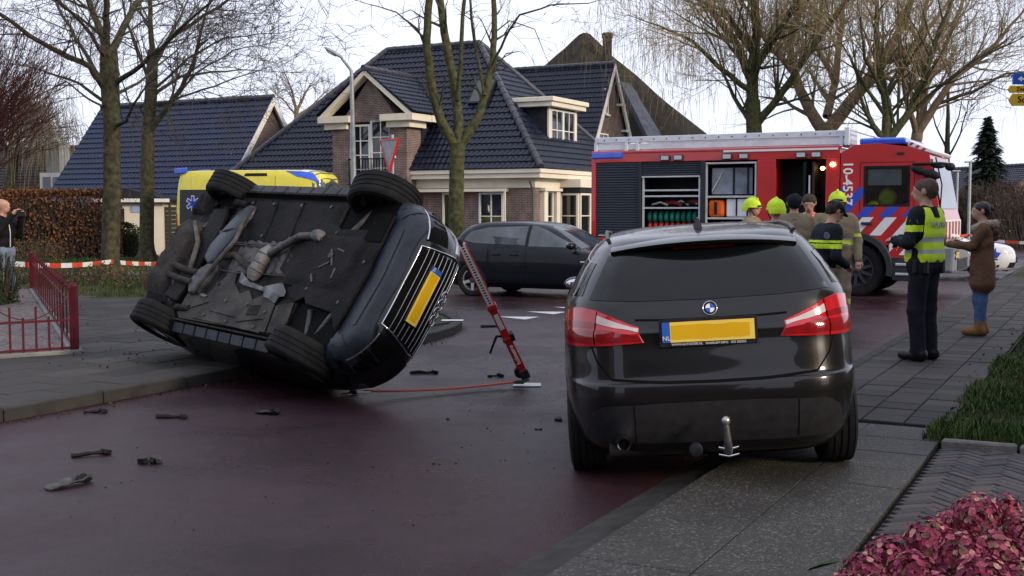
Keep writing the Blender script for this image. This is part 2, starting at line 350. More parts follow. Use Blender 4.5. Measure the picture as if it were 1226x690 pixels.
# gravel in the fenced front garden
M_gravel=bpy.data.materials.new('garden_gravel'); M_gravel.use_nodes=True
def gravel(m):
    t,b,Nn,L=nodes_of(m); b.inputs['Roughness'].default_value=.85; g=Nn('ShaderNodeNewGeometry')
    v=Nn('ShaderNodeTexVoronoi'); v.inputs['Scale'].default_value=22; L(g.outputs['Position'],v.inputs['Vector'])
    r=Nn('ShaderNodeValToRGB'); r.color_ramp.elements[0].color=(.045,.032,.030,1); r.color_ramp.elements[1].color=(.20,.165,.16,1); L(v.outputs['Color'],r.inputs[0]); L(r.outputs[0],b.inputs['Base Color'])
    bp=Nn('ShaderNodeBump'); bp.inputs['Strength'].default_value=1; bp.inputs['Distance'].default_value=.03; bp.invert=True; L(v.outputs['Distance'],bp.inputs['Height']); L(bp.outputs[0],b.inputs['Normal'])
gravel(M_gravel)
poly_sheet('gravel_garden',garden,.112,M_gravel)
# garden paths at the far left, seen past the trunks
M_path=mat('grey_path',(.16,.155,.15),.8,var=.2,vs=2,bump=.3,bs=50)
poly_sheet('path',[G(-80,331),G(260,327.5),G(260,324.5),G(-80,327)],-.012,M_path)
poly_sheet('driveway_path',[G(60,309),G(230,309),G(230,302),G(60,302)],-.012,M_path)
# ================================================================ BUILDINGS
M_brick=brickmat('house_brick',(.165,.085,.070),(.105,.062,.058),(.24,.22,.20),var=.3)
M_brickb=brickmat('brown_brick',(.13,.075,.060),(.085,.055,.048),(.18,.165,.15),var=.3)
M_cream=mat('cream_paint',(.70,.65,.54),.5,var=.05,vs=3)
M_white=mat('white_paint',(.70,.69,.66),.45,var=.05,vs=3)
M_tile=mat('glazed_black_tile',(.009,.012,.026),.36,var=.4,vs=2.5,rv=.12,spec=.28)
M_tileb=mat('glazed_blue_tile',(.009,.016,.046),.36,var=.4,vs=2.5,rv=.12,spec=.28)
M_cap=mat('ridge_tile',(.05,.052,.065),.4,var=.3,vs=5)
M_dark=mat('dark_boards',(.022,.024,.028),.55,var=.3,vs=6)
M_glass=mat('window_glass',(.012,.016,.020),.04,var=.2,vs=2,spec=.9)
M_curtain=mat('curtain',(.42,.41,.38),.8,var=.2,vs=9)
M_zinc=mat('zinc',(.16,.17,.18),.45,metal=.6,var=.15,vs=8)
M_black=mat('black_metal',(.012,.012,.013),.45,var=.2)
def roof_face(mb,O,U,V,Nn,rng,vmax,tw=.20,th=.285,mi=0,amp=.035,lift=.05):
    """interlocking tiles as real waves: rows of th along V, columns tw along U; rng(v)->(u0,u1)"""
    O,U,V,Nn=Vector(O),Vector(U).normalized(),Vector(V).normalized(),Vector(Nn).normalized()
    ph=[0,.25,.5,.75]; hh=[0,.9,1,.25]
    rows=max(1,int(math.ceil(vmax/th)))
    for r in range(rows):
        v0=r*th; v1=min(vmax,v0+th*1.04)
        a0,a1=rng(min(v0,vmax)); b0,b1=rng(v1); lo,hi=min(a0,b0),max(a1,b1)
        us=[]; k=int(math.floor(lo/tw))
        while k*tw<hi+tw:
            for q,hq in zip(ph,hh): us.append(((k+q)*tw,hq*amp))
            k+=1
        us=[u for u in us if lo-tw*.3<=u[0]<=hi+tw*.3]
        bot=[];top=[];lip=[]
        for u,h in us:
            ub=min(max(u,a0),a1); ut=min(max(u,b0),b1)
            bot.append(O+U*ub+V*v0+Nn*(h+lift)); top.append(O+U*ut+V*v1+Nn*(h+lift*.25)); lip.append(O+U*ub+V*v0+Nn*(h*.6))
        n=len(us)
        if n<2: continue
        mb.add(lip+bot+top,[(i,i+1,n+i+1,n+i) for i in range(n-1)]+[(n+i,n+i+1,2*n+i+1,2*n+i) for i in range(n-1)],mi)
def ridge_caps(mb,a,b,r=.11,seg=.38,mi=0):
    a,b=Vector(a),Vector(b); L=(b-a).length; k=max(1,int(L/seg)); d=(b-a)/k
    for i in range(k): mb.tube([a+d*i,a+d*(i+1.05)],[r*1.12,r*.95],8,mi)
def window(parent,name,org,U,Vv,Nn,w,h,nx,ny,fr=.07,bar=.035,mf=None,curt=False,sill=True,rec=.06):
    """a window part with frame, sill and panes; org lower-left, U right, Vv up, Nn outward (local frame of parent)"""
    mf=mf or M_cream; O,U,Vv,Nn=map(Vector,(org,U,Vv,Nn)); b=MB()
    def bb(u0,u1,v0,v1,d0,d1,t):
        t.prism([O+U*u0+Vv*v0+Nn*d0,O+U*u1+Vv*v0+Nn*d0,O+U*u1+Vv*v1+Nn*d0,O+U*u0+Vv*v1+Nn*d0],Nn*(d1-d0))
    bb(0,fr,0,h,-.02,.05,b); bb(w-fr,w,0,h,-.02,.05,b); bb(fr,w-fr,0,fr,-.02,.05,b); bb(fr,w-fr,h-fr,h,-.02,.05,b)
    iw=(w-2*fr)/nx; ih=(h-2*fr)/ny
    for i in range(1,nx): bb(fr+i*iw-bar/2,fr+i*iw+bar/2,fr,h-fr,-.02,.04,b)
    for j in range(1,ny):
        for i in range(nx): bb(fr+i*iw+(bar/2 if i else 0),fr+(i+1)*iw-(bar/2 if i<nx-1 else 0),fr+j*ih-bar/2,fr+j*ih+bar/2,-.02,.038,b)
    wo=b.build(name,mf,parent)
    for i in range(nx):
        for j in range(ny):
            g=MB(); bb(fr+i*iw+bar/2,fr+(i+1)*iw-bar/2,fr+j*ih+bar/2,fr+(j+1)*ih-bar/2,0,.012,g); g.build('pane',M_glass,wo)
    if curt:
        c=MB(); bb(fr,w-fr,fr,h-fr,-.018,-.012,c)
        for k in range(int(w/.12)): c.tube([O+U*(fr+.06+k*.12)+Vv*fr-Nn*.0,O+U*(fr+.06+k*.12)+Vv*(h-fr)-Nn*.0],.004,4)
    if sill: s=MB(); bb(-.06,w+.06,-.07,0,-.02,.12,s); s.build('sill',mf,wo)
    return wo
HX=Vector((.469,.883,0)); HY=Vector((-.883,.469,0))
def hframe(x,y,ang=28): 
    a=R_(ang); return frame((x,y,0),(math.sin(a),math.cos(a),0),(-math.cos(a),math.sin(a),0),(0,0,1))
# ---------------------------------------------------------------- the brick house with the big hipped roof
H1=thing('brick_house','brick house with black hipped tile roof, cream cornice and gabled bay','house',M=hframe(.75,39))
LX,LY,EV,RG=6.9,12.2,3.0,7.78
b=MB(); b.bx(0,LX,0,LY,0,2.85); b.build('wall',M_brick,H1)
b=MB(); b.bx(-.06,LX+.06,-.06,LY+.06,2.38,2.70); b.bx(-.40,LX+.4,-.40,LY+.4,2.70,2.86); b.bx(-.46,LX+.46,-.46,LY+.46,2.86,3.0)
b.build('cornice',M_cream,H1,bevel=.015)
rf=MB(); q=.46
E0=Vector((-q,-q,EV)); r0=Vector((LX/2,4.05,RG)); r1=Vector((LX/2,8.15,RG))
def tri_rng(w,ul,ur,vm): return lambda v:(ul*v/vm,w-(w-ur)*v/vm)
# front (faces -x): u along -y ... use U=+y
Vf=Vector((LX/2+q,0,RG-EV)); vm=Vf.length; nf=Vector((-(RG-EV),0,LX/2+q))
roof_face(rf,(-q,-q,EV),(0,1,0),Vf,nf,tri_rng(LY+2*q,4.05+q,8.15+q,vm),vm)
Vb=Vector((-(LX/2+q),0,RG-EV)); roof_face(rf,(LX+q,-q,EV),(0,1,0),Vb,Vector((RG-EV,0,LX/2+q)),tri_rng(LY+2*q,4.05+q,8.15+q,vm),vm)
Vr=Vector((0,4.05+q,RG-EV)); vm2=Vr.length; roof_face(rf,(-q,-q,EV),(1,0,0),Vr,Vector((0,-(RG-EV),4.05+q)),tri_rng(LX+2*q,LX/2+q,LX/2+q+.001,vm2),vm2)
Vl=Vector((0,-(4.05+q),RG-EV)); roof_face(rf,(-q,LY+q,EV),(1,0,0),Vl,Vector((0,RG-EV,4.05+q)),tri_rng(LX+2*q,LX/2+q,LX/2+q+.001,vm2),vm2)
roof=rf.build('roof_tiles',M_tile,H1,smooth=50,kind='stuff',fixn=False)
c=MB()
up=Vector((0,0,.06))
for a,bb in ((r0,r1),(E0,r0),((LX+q,-q,EV),r0),((-q,LY+q,EV),r1),((LX+q,LY+q,EV),r1)): ridge_caps(c,Vector(a)+up,Vector(bb)+up)
c.build('ridge_caps',M_cap,roof,smooth=40)
c=MB(); c.tube([(-.40,-.02,2.6),(-.16,-.02,2.3),(-.12,-.02,0)],.04,8); c.bx(-.10,-.02,-.05,.0,1.2,1.25); c.build('downpipe',M_zinc,H1,smooth=40)
# gabled bay on the front
zE,zA,y0,y1,ym=5.0,6.5,4.62,7.78,6.20
b=MB(); b.bx(-.64,.6,y0,y0+.72,0,4.75); b.bx(-.64,.6,y1-.72,y1,0,4.75); b.bx(-.52,.6,y0+.72,y1-.72,0,2.5); b.prism([(-.58,y0+.35,4.74),(-.58,y1-.35,4.74),(-.58,ym,zA-.22)],(.8,0,0))
b.build('gable_bay',M_brick,H1)
b=MB()
for ya,yb in ((y0-.42,y0+.92),(y1-.92,y1+.42)):
    b.bx(-.78,.3,ya+.22,yb-.16,4.50,4.72); b.bx(-.95,.3,ya,yb,4.72,4.95)
b.bx(.3,2.2,y0-.45,y0+.02,4.72,4.95); b.bx(.3,2.2,y1-.02,y1+.45,4.72,4.95)
for sg in (-1,1):
    ye=ym+sg*1.98; b.prism([(-.92,ye,4.93),(-.92,ye-sg*.24,4.93),(-.92,ym,zA-.17),(-.92,ym,zA+.02)],(.10,0,0))
    b.prism([(-.82,ye-sg*.08,4.96),(-.82,ye-sg*.24,4.96),(-.82,ym,zA-.17),(-.82,ym,zA-.05)],(.30,0,0))
b.build('bay_cornice',M_cream,H1)
rf=MB()
for sg in (-1,1):
    V=Vector((0,-sg*2.06,zA-EV*0-4.97)); vmx=V.length
    # meets the main slope where x=(z-EV)/slope
    sl=(RG-EV)/(LX/2+q)
    def rg(v,V=V,vmx=vmx): z=4.97+(zA-4.97)*v/vmx; return (-.95,(z-EV)/sl-q)
    roof_face(rf,(0,ym+sg*2.06,4.97),(1,0,0),V,Vector((0,sg*(zA-4.97),2.06)),rg,vmx,mi=0)
o=rf.build('bay_roof_tiles',M_tile,H1,smooth=50,kind='stuff',fixn=False)
c=MB(); ridge_caps(c,(-.97,ym,zA+.08),(2.0,ym,zA+.08),.10); c.build('ridge_caps',M_cap,o,smooth=40)
b=MB()
for k in range(10):
    z=2.9+k*.19; b.prism([(.25,y0-.005,z),(.25+max(.05,(z+.19-EV)/sl-q+.35),y0-.005,z),(.25+max(.05,(z+.19-EV)/sl-q+.35),y0-.005,z+.185),(.25,y0-.005,z+.185)],(0,-.02-.004*(k%2),0))
b.build('cheek_boards',M_dark,H1)
window(H1,'balcony_door',(-.53,y1-.73,2.5),(0,-1,0),(0,0,1),(-1,0,0),.85,2.15,2,4,mf=M_white,sill=False)
window(H1,'balcony_door',(-.53,y1-.73-.86,2.5),(0,-1,0),(0,0,1),(-1,0,0),.86,2.3,2,4,mf=M_white,sill=False)
b=MB()
b.bx(-.72,-.68,y0+.7,y1-.7,3.42,3.46); b.bx(-.72,-.68,y0+.7,y1-.7,2.52,2.56)
k=y0+.72
while k<y1-.7: b.bx(-.71,-.69,k,k+.02,2.56,3.42); k+=.12
b.bx(-.70,-.5,y0+.71,y0+.75,3.40,3.46); b.bx(-.70,-.5,y1-.75,y1-.71,3.40,3.46)
b.build('balcony_rail',M_black,H1)
# facade windows (front) + awning frame
window(H1,'window',(-.02,3.55,.62),(0,-1,0),(0,0,1),(-1,0,0),.62,1.62,1,1,curt=True)
window(H1,'window',(-.02,2.10,.62),(0,-1,0),(0,0,1),(-1,0,0),.95,1.62,2,2,mf=M_white)
b=MB(); b.bx(-.30,-.06,.95,4.6,2.26,2.36); b.bx(-.30,-.25,.95,1.0,.9,2.26); b.bx(-.30,-.25,4.55,4.6,.9,2.26); b.build('awning_frame',M_cream,H1)
window(H1,'window',(.75,-.02,.55),(1,0,0),(0,0,1),(0,-1,0),.55,1.75,1,2)
b=MB(); b.bx(.42,.70,-.16,0,.3,2.38); b.bx(1.38,1.66,-.16,0,.3,2.38); b.bx(.36,1.72,-.22,0,2.28,2.38-.004); b.build('pilaster',M_cream,H1)
# bay window on the right side
b=MB(); b.bx(1.9,6.4,-.75,0,0,.62); b.build('bay_base',M_brick,H1)
b=MB(); b.bx(1.8,6.5,-.85,0,2.42,2.70); b.build('bay_fascia',M_cream,H1)
b=MB(); b.bx(1.85,6.45,-.80,-.0,2.24,2.42); b.build('bay_lintel',M_dark,H1)
for k in range(5): window(H1,'window',(1.95+k*.88,-.74,.66),(1,0,0),(0,0,1),(0,-1,0),.86,1.56,1,2,curt=True,sill=False)
window(H1,'window',(1.93,-.02,.66),(0,-1,0),(0,0,1),(-1,0,0),.70,1.56,1,2,sill=False)
# flat-roofed dormer in the hip end
yd=.62; xa,xb=2.25,4.55
b=MB(); b.bx(xa,xb,yd,yd+2.3,3.55,5.25); dm=b.build('dormer',M_dark,H1)
b=MB(); b.bx(xa-.28,xb+.28,yd-.30,yd+2.5,5.25,5.42); b.bx(xa-.36,xb+.36,yd-.38,yd+2.5,5.42,5.58); b.build('dormer_cornice',M_cream,dm,bevel=.02)
b=MB(); b.bx(xa-.01,xa+.14,yd-.05,yd+.02,3.7,5.25); b.bx(xb-.14,xb+.01,yd-.05,yd+.02,3.7,5.25); b.bx(xa-.06,xb+.06,yd-.14,yd+.02,3.60,3.70); b.build('dormer_frame',M_cream,dm)
for k in range(2): window(H1,'dormer_window',(xa+.15+k*1.0,yd-.01,3.74),(1,0,0),(0,0,1),(0,-1,0),1.0,1.46,2,2,mf=M_white,sill=False,curt=True)
# roof windows in the front slope
for (yy,vv) in ((8.75,2.6),(3.35,3.0)):
    n=nf.normalized(); V=Vf.normalized(); O=Vector((-q,yy,EV))+V*vv
    b=MB(); b.prism([O+n*.03,O+Vector((0,-.8,0))+n*.03,O+Vector((0,-.8,0))+V*1.15+n*.03,O+V*1.15+n*.03],n*.12); w=b.build('skylight',M_black,H1)
    b=MB(); O2=O+Vector((0,-.06,0))+V*.06; b.prism([O2+n*.152,O2+Vector((0,-.68,0))+n*.152,O2+Vector((0,-.68,0))+V*1.03+n*.152,O2+V*1.03+n*.152],n*.008); b.build('pane',M_glass,w)

# ---------------------------------------------------------------- gabled houses
def gable_house(name,label,x,y,W,L,ev,rg,tile,brick,ang=28,ov=.25,barge=True,win=None,z0=0):
    """local x: across the gable (width W), local y: ridge direction (length L), gable at y=0 faces -y"""
    t=thing(name,label,'house',M=hframe(x,y,ang))
    b=MB(); b.bx(0,W,.02,L,0,ev); b.prism([(0,.02,ev),(W,.02,ev),(W/2,.02,rg-.05)],(0,L-.02,0)); b.build('wall',brick,t)
    rf=MB(); hw=W/2+ov
    sl=(rg-ev)/(W/2); zb=ev-ov*sl
    for sg in (-1,1):
        V=Vector((-sg*hw,0,rg-zb)); roof_face(rf,(W/2+sg*hw,-.2,zb),(0,1,0),V,Vector((sg*(rg-zb),0,hw)),lambda v:(0,L+.4),V.length)
    r=rf.build('roof_tiles',tile,t,smooth=50,kind='stuff',fixn=False)
    c=MB(); ridge_caps(c,(W/2,-.2,rg+.08),(W/2,L+.2,rg+.08)); c.build('ridge_caps',M_cap,r,smooth=40)
    if barge:
        for yy,dy in ((-.24,.10),(L+.14,.1)):
            b=MB()
            for sg in (-1,1):
                e=(W/2+sg*hw,yy,zb); b.prism([(e[0],yy,zb-.02),(e[0]-sg*.28,yy,zb-.05),(W/2,yy,rg-.26),(W/2,yy,rg+.06)],(0,dy,0))
            b.build('bargeboard',M_white,t)
    b=MB(); b.bx(-ov-.12,-ov+.06,-.2,L+.2,zb-.10,zb+.04); b.build('gutter',M_zinc,t)
    return t,r
lh,_=gable_house('gable_house','low brick house with dark blue tile roof and white gable boards','x' and -11.25,45.4,5.9,9.3,2.35,6.15,M_tileb,M_brickb)
window(lh,'window',(-.02,8.2,.7),(0,-1,0),(0,0,1),(-1,0,0),1.2,1.2,2,1,mf=M_white)
lh['label']='low brick house with dark blue tile roof behind the ambulance'
g2,_=gable_house('gable_house','gabled brick house behind the hipped roof, beside the thatched farmhouse',3.55,53.5,4.8,9,4.6,8.45,M_tile,M_brickb)
window(g2,'window',(1.6,-.02,6.1),(1,0,0),(0,0,1),(0,-1,0),.35,1.2,1,1,mf=M_white)
window(g2,'window',(.35,-.02,4.25),(1,0,0),(0,0,1),(0,-1,0),1.6,.95,3,1,mf=M_white)
for z,x0_ in ((6.6,3.1),(5.4,3.7)): b=MB(); b.bx(x0_,x0_+.5,-.24,.02,z,z+.10); b.build('purlin_end',M_white,g2)
# thatched pyramid farmhouse
M_thatch=mat('thatch',(.024,.020,.014),.95,vs=3,col2=(.055,.045,.032),bump=1.0,bs=18)
th=thing('thatched_farmhouse','dark thatched pyramid roof farmhouse with tall round chimney','house',M=hframe(4.3,70,40))
rings=[]
for z,hw,cr in ((2.6,9.4,1.2),(2.9,9.5,1.2),(4,8.4,1.2),(6,6.35,1.2),(8,4.3,1.1),(9.6,2.7,.9),(10.8,1.5,.75),(11.6,.75,.6),(12.0,.35,.34),(12.1,.08,.08)):
    ring=[]; hw*=.90
    for k in range(4):
        for j in range(6):
            a=math.pi/2*(k+j/5); cx=(hw-cr)*(1 if k in(0,3) else -1); cy=(hw-cr)*(1 if k in(0,1) else -1)
            n=math.sin(k*3.1+j*1.7+z*2.3)*.08
            ring.append((cx+(cr+n)*math.cos(a),cy+(cr+n)*math.sin(a),z))
    rings.append(ring)
b=MB(); b.loft(rings); b.build('thatch_roof',M_thatch,th,smooth=60)
b=MB(); b.bx(-8.3,8.3,-8.3,8.3,0,2.7); b.build('wall',M_brickb,th)
b=MB(); cp=th.matrix_world.inverted()@AT(727,80,68); b.lathe([(.27,-2.5),(.27,1.6),(.32,1.65),(.32,1.88),(.26,1.92),(.2,1.92)],cp,(0,0,1),18); b.build('chimney',mat('dark_chimney',(.05,.042,.038),.85,var=.3,vs=4),th,smooth=40)
# tile strip low on the right slope of the thatch
sl=th.matrix_world.inverted()
b=MB(); zz=[(4.6,8.05),(8.6,3.95)]
b.prism([(-5.0,-zz[0][1],zz[0][0]),(-3.4,-zz[0][1],zz[0][0]),(-1.2,-zz[1][1],zz[1][0]),(-2.2,-zz[1][1],zz[1][0])],(0,-.16,.16)); b.build('tile_strip',M_tile,th)
# far-left house with chimney and zinc dormer
fl,_=gable_house('gable_house','small dark brown roofed house far left with grey box dormer and chimney',-25.2,61,7,8.5,2.6,5.0,mat('brown_tile',(.05,.036,.032),.5,var=.3,vs=3),M_brickb,ang=28,barge=False)
M_grey=mat('grey_cladding',(.26,.28,.29),.6,var=.1,vs=4)
inv=fl.matrix_world.inverted()
def boxpx(parent,name,x0,x1,yt,yb,Y,dep,m,**k):
    a=AT(x0,yb,Y); c=AT(x1,yt,Y); b=MB(); I=parent.matrix_world.inverted()
    P=[I@Vector((a.x,Y,a.z)),I@Vector((c.x,Y,a.z)),I@Vector((c.x,Y,c.z)),I@Vector((a.x,Y,c.z))]; b.prism(P,I.to_3x3()@Vector((0,dep,0))); return b.build(name,m,parent,**k)
dz=boxpx(fl,'box_dormer',48,84,207,231,58.6,2.5,M_grey)
boxpx(fl,'dormer_glass',52,60,212,230,58.55,.04,M_glass); boxpx(fl,'dormer_glass',64,77,212,230,58.55,.04,M_glass)
b=MB(); p=inv@AT(70,205,61.5); b.box(p+Vector((0,0,.2)),(.7,1.0,2.6)); p2=p+Vector((0,0,0)); b.build('chimney',M_grey,fl)
# low garage with cream front behind the trunks, slatted wooden fence beside it
ga=thing('garage','low cream fronted garage with black roof between the trunks','garage',(-14.6,43.2,0),R_(6))
b=MB(); b.bx(-.55,1.7,0,4,0,1.95); b.build('wall',M_cream,ga)
b=MB(); b.prism([(-.75,-.25,1.95),(1.95,-.25,1.95),(1.95,-.25,2.03),(.5,-.25,2.42),(-.75,-.25,2.03)],(0,4.4,0)); b.build('roof',M_dark,ga)
b=MB(); b.prism([(-.78,-.30,1.93),(1.98,-.30,1.93),(1.98,-.30,2.06),(-.78,-.30,2.06)],(0,.05,0)); b.build('fascia',M_white,ga)
b=MB(); b.bx(.55,1.15,-.03,-.004,1.55,1.80); b.build('house_plate',mat('pale_blue_sign',(.30,.42,.62),.5),ga)
b=MB(); b.bx(-.4,.3,-.02,-.004,.1,1.7); b.build('door',M_dark,ga)
wf=thing('slat_fence','dark slatted wooden fence between trunk and ambulance','fence',(-12.75,43.6,0),R_(4))
sm=MB(); sm.bx(-1.05,1.05,-.012,.012,0,.145); sme=sm.mesh('slat'); sme.materials.append(mat('grey_wood',(.05,.048,.045),.8,var=.3,vs=7))
for k in range(11): o=link('slat',sme,wf); o.location=(0,rnd.uniform(-.004,.004),.03+k*.158)
for x in (-1.0,0,1.0): b=MB(); b.bx(x-.04,x+.04,.013,.09,0,1.85); b.build('post',sme.materials[0],wf)
# dark houses far right behind the conifer
f1,_=gable_house('gable_house','dark gabled house at the far right beyond the conifer',29.0,70,6.5,10,2.6,4.35,M_tile,M_brickb,ang=75,barge=False)
f2,_=gable_house('gable_house','brown roofed house far right behind two pale lamp posts',26.4,74,8,7,3.6,4.4,mat('brown_tile',(.05,.036,.032)),M_brickb,ang=20,barge=False)

# unseen street houses, added to shade the foreground and darken the car paint
gable_house('gable_house','unseen brick house added right of the planting bed for shade',16.8,-1.4,9,11,4.6,8.8,M_tileb,M_brick,ang=27.5-0,barge=True)
gable_house('gable_house','unseen brick house added behind the viewer on the near side for shade',-3.0,-22,9,10,4.8,9.0,M_tile,M_brickb,ang=27.5,barge=True)
gable_house('gable_house','second unseen brick house added behind the viewer for shade',6.0,-14,9,9,4.8,9.0,M_tile,M_brick,ang=117.5,barge=True)
gable_house('gable_house','third unseen brick house added left behind the viewer for shade',-13.5,-10,9,9,4.8,9.0,M_tileb,M_brick,ang=27.5,barge=True)
# ================================================================ TREES AND PLANTS
M_bark=mat('mossy_bark',(.022,.021,.016),.9,vs=9,col2=(.085,.082,.045),bump=1.0,bs=30,det=9)
M_bark2=mat('willow_bark',(.13,.092,.062),.9,vs=3,col2=(.22,.165,.11),bump=1.0,bs=20)
M_barkg=mat('green_bark',(.030,.030,.018),.9,vs=9,col2=(.095,.098,.045),bump=1,bs=26,det=9)
M_twig=mat('twig',(.060,.050,.042),.9,var=.2)
M_twigw=mat('willow_twig',(.21,.165,.09),.9,var=.25,vs=.4)
M_twigr=mat('red_twig',(.055,.022,.022),.9,var=.25,vs=1)
M_twigp=mat('pale_twig',(.17,.145,.11),.9,var=.2,vs=.4)
M_leafb=[mat('beech_leaf_%d'%i,c,.7,var=.3,vs=30) for i,c in enumerate([(.13,.052,.024),(.18,.075,.032),(.075,.034,.02),(.22,.10,.04)])]
M_leafg=[mat('green_leaf_%d'%i,c,.6,var=.3,vs=30) for i,c in enumerate([(.022,.036,.012),(.032,.05,.016),(.015,.026,.010),(.045,.06,.02)])]
M_grass=[mat('grass_%d'%i,c,.7,var=.3,vs=20) for i,c in enumerate([(.030,.055,.014),(.045,.075,.02),(.02,.04,.012),(.09,.08,.035)])]
def rdir(R,v,ang):
    """deflect v by about ang radians in a random direction"""
    v=v.normalized(); a=v.orthogonal().normalized(); b=v.cross(a); ph=R.uniform(0,2*math.pi)
    return (v*math.cos(ang)+(a*math.cos(ph)+b*math.sin(ph))*math.sin(ang)).normalized()
def grow(R,big,small,p,d,L,r,lev,P,tips=None):
    """recursive limb: wobbling tapered tube that throws side branches"""
    n=max(2,int(L/P.get('seg',.5))+1) if lev>0 else 2
    pts=[p]; rs=[r]; cur=p.copy(); dd=d.normalized()
    for i in range(n):
        dd=rdir(R,dd,R.uniform(0,P['wob'])); dd=(dd+Vector((0,0,P['up'][min(lev,len(P['up'])-1)]))*.3/n*2).normalized()
        cur=cur+dd*(L/n); pts.append(cur.copy()); rs.append(r*(1-.75*(i+1)/n))
    (big if r>P['rbig'] else small).tube(pts,rs,6 if r>.04 else (5 if r>P['rbig'] else 3),cap=False)
    if lev<=0:
        if tips is not None: tips.append((cur,dd))
        return
    k=P['k'][min(lev,len(P['k'])-1)]
    for j in range(k):
        f=R.uniform(.25,1.0) if j else 1.0
        i=min(n-1,int(f*n)); a=pts[i].lerp(pts[i+1],f*n-i if f<1 else 1)
        nd=rdir(R,(pts[i+1]-pts[i]),R.uniform(*P['ang']))
        grow(R,big,small,a,nd,L*R.uniform(*P['lr']),max(rs[i]*R.uniform(.45,.7),P['rmin']),lev-1,P,tips)
def limb_px(pts,Y,depth,R):
    """guided limb: photo-plane points at depth Y, bending a little towards or away from the viewer"""
    n=len(pts); return [AT(x,y,Y+depth*(i/(n-1))) for i,(x,y) in enumerate(pts)]
def make_tree(name,label,base,Y,trunk,limbs,P,bark,twig,seed,lev=2,sub=7,group=None,leaves=0,droop=None,cat='tree'):
    R=random.Random(seed); big,small=MB(),MB(); tips=[]
    t=thing(name,label,cat,(base.x,base.y,0),0,group); o=Vector((base.x,base.y,0))
    T=[Vector(p)-o for p,_ in trunk]; big.tube(T,[r for _,r in trunk],10,cap=False)
    for k in range(7):   # root flare
        a=k*2*math.pi/7+R.uniform(-.3,.3); r=trunk[0][1]; big.tube([Vector((math.cos(a)*r*1.5,math.sin(a)*r*1.5,-.05)),Vector((math.cos(a)*r*.75,math.sin(a)*r*.75,.12)),Vector((math.cos(a)*r*.5,math.sin(a)*r*.5,.5))],[r*.30,r*.38,r*.25],6)
    for pts,r0,r1,dep in limbs:
        Q=[p-o for p in limb_px(pts,Y,dep,R)]; 
        # refine
        W=[Q[0]]
        for a,bq in zip(Q,Q[1:]):
            for i in range(1,4): W.append(a.lerp(bq,i/3)+Vector((R.uniform(-1,1),R.uniform(-1,1),R.uniform(-1,1)))*(.02 if i<3 else 0)*(bq-a).length)
        m=len(W); rr=[r0+(r1-r0)*i/(m-1) for i in range(m)]; big.tube(W,rr,7,cap=False)
        L=sum((a-c).length for a,c in zip(W,W[1:]))
        for j in range(int(sub*L/2)+2):
            f=R.uniform(.12,1.0); i=min(m-2,int(f*(m-1))); a=W[i].lerp(W[i+1],R.random())
            nd=rdir(R,(W[i+1]-W[i]),R.uniform(*P['ang']))
            grow(R,big,small,a,nd,R.uniform(.6,1.0)*P['L0']*(1.15-.6*f),max(rr[i]*R.uniform(.3,.5),P['rmin']*1.5),lev,P,tips)
        grow(R,big,small,W[-1],W[-1]-W[-2],P['L0']*.8,r1,lev,P,tips)
    if droop:
        n,l0,l1,rr_=droop
        for (p,d) in tips:
            for _ in range(n):
                L=R.uniform(l0,l1); h=Vector((R.uniform(-1,1),R.uniform(-1,1),0))*.35; q=p+Vector((R.uniform(-.3,.3),R.uniform(-.3,.3),R.uniform(-.3,.2)))
                small.tube([q,q+h*.5*L+Vector((0,0,-.12*L)),q+h*.85*L+Vector((0,0,-.5*L)),q+h*L+Vector((0,0,-L))],[rr_,rr_,rr_*.8,rr_*.5],3,cap=False)
    big.build('trunk',bark,t,smooth=60); small.build('crown',twig,t,fixn=False)
    if leaves:
        lv=MB()
        for _ in range(leaves):
            p,d=R.choice(tips); leaf(lv,R,p+Vector((R.uniform(-.1,.1),R.uniform(-.1,.1),-.05)),R.uniform(.05,.10))
        lv.build('withered_leaves',M_leafb,t,fixn=False,kind='stuff')
    return t
def leaf(mb,R,p,s,mi=None,n=4,asp=.55):
    u=Vector((R.gauss(0,1),R.gauss(0,1),R.gauss(0,1))).normalized(); v=u.orthogonal().normalized()
    w=u.cross(v); a=R.uniform(0,6.28); x=(v*math.cos(a)+w*math.sin(a))*s; y=u.cross(x).normalized()*s*asp
    mb.add([p-x*.5,p+y*.5+u*s*.08,p+x*.5,p-y*.5+u*s*.08],[(0,1,2,3)],R.randrange(n) if mi is None else mi)
P1=dict(wob=.20,up=(.10,.15,.25),k=(0,5,5,6),ang=(.5,1.1),lr=(.45,.75),rmin=.0055,rbig=.022,L0=2.2,seg=.45)
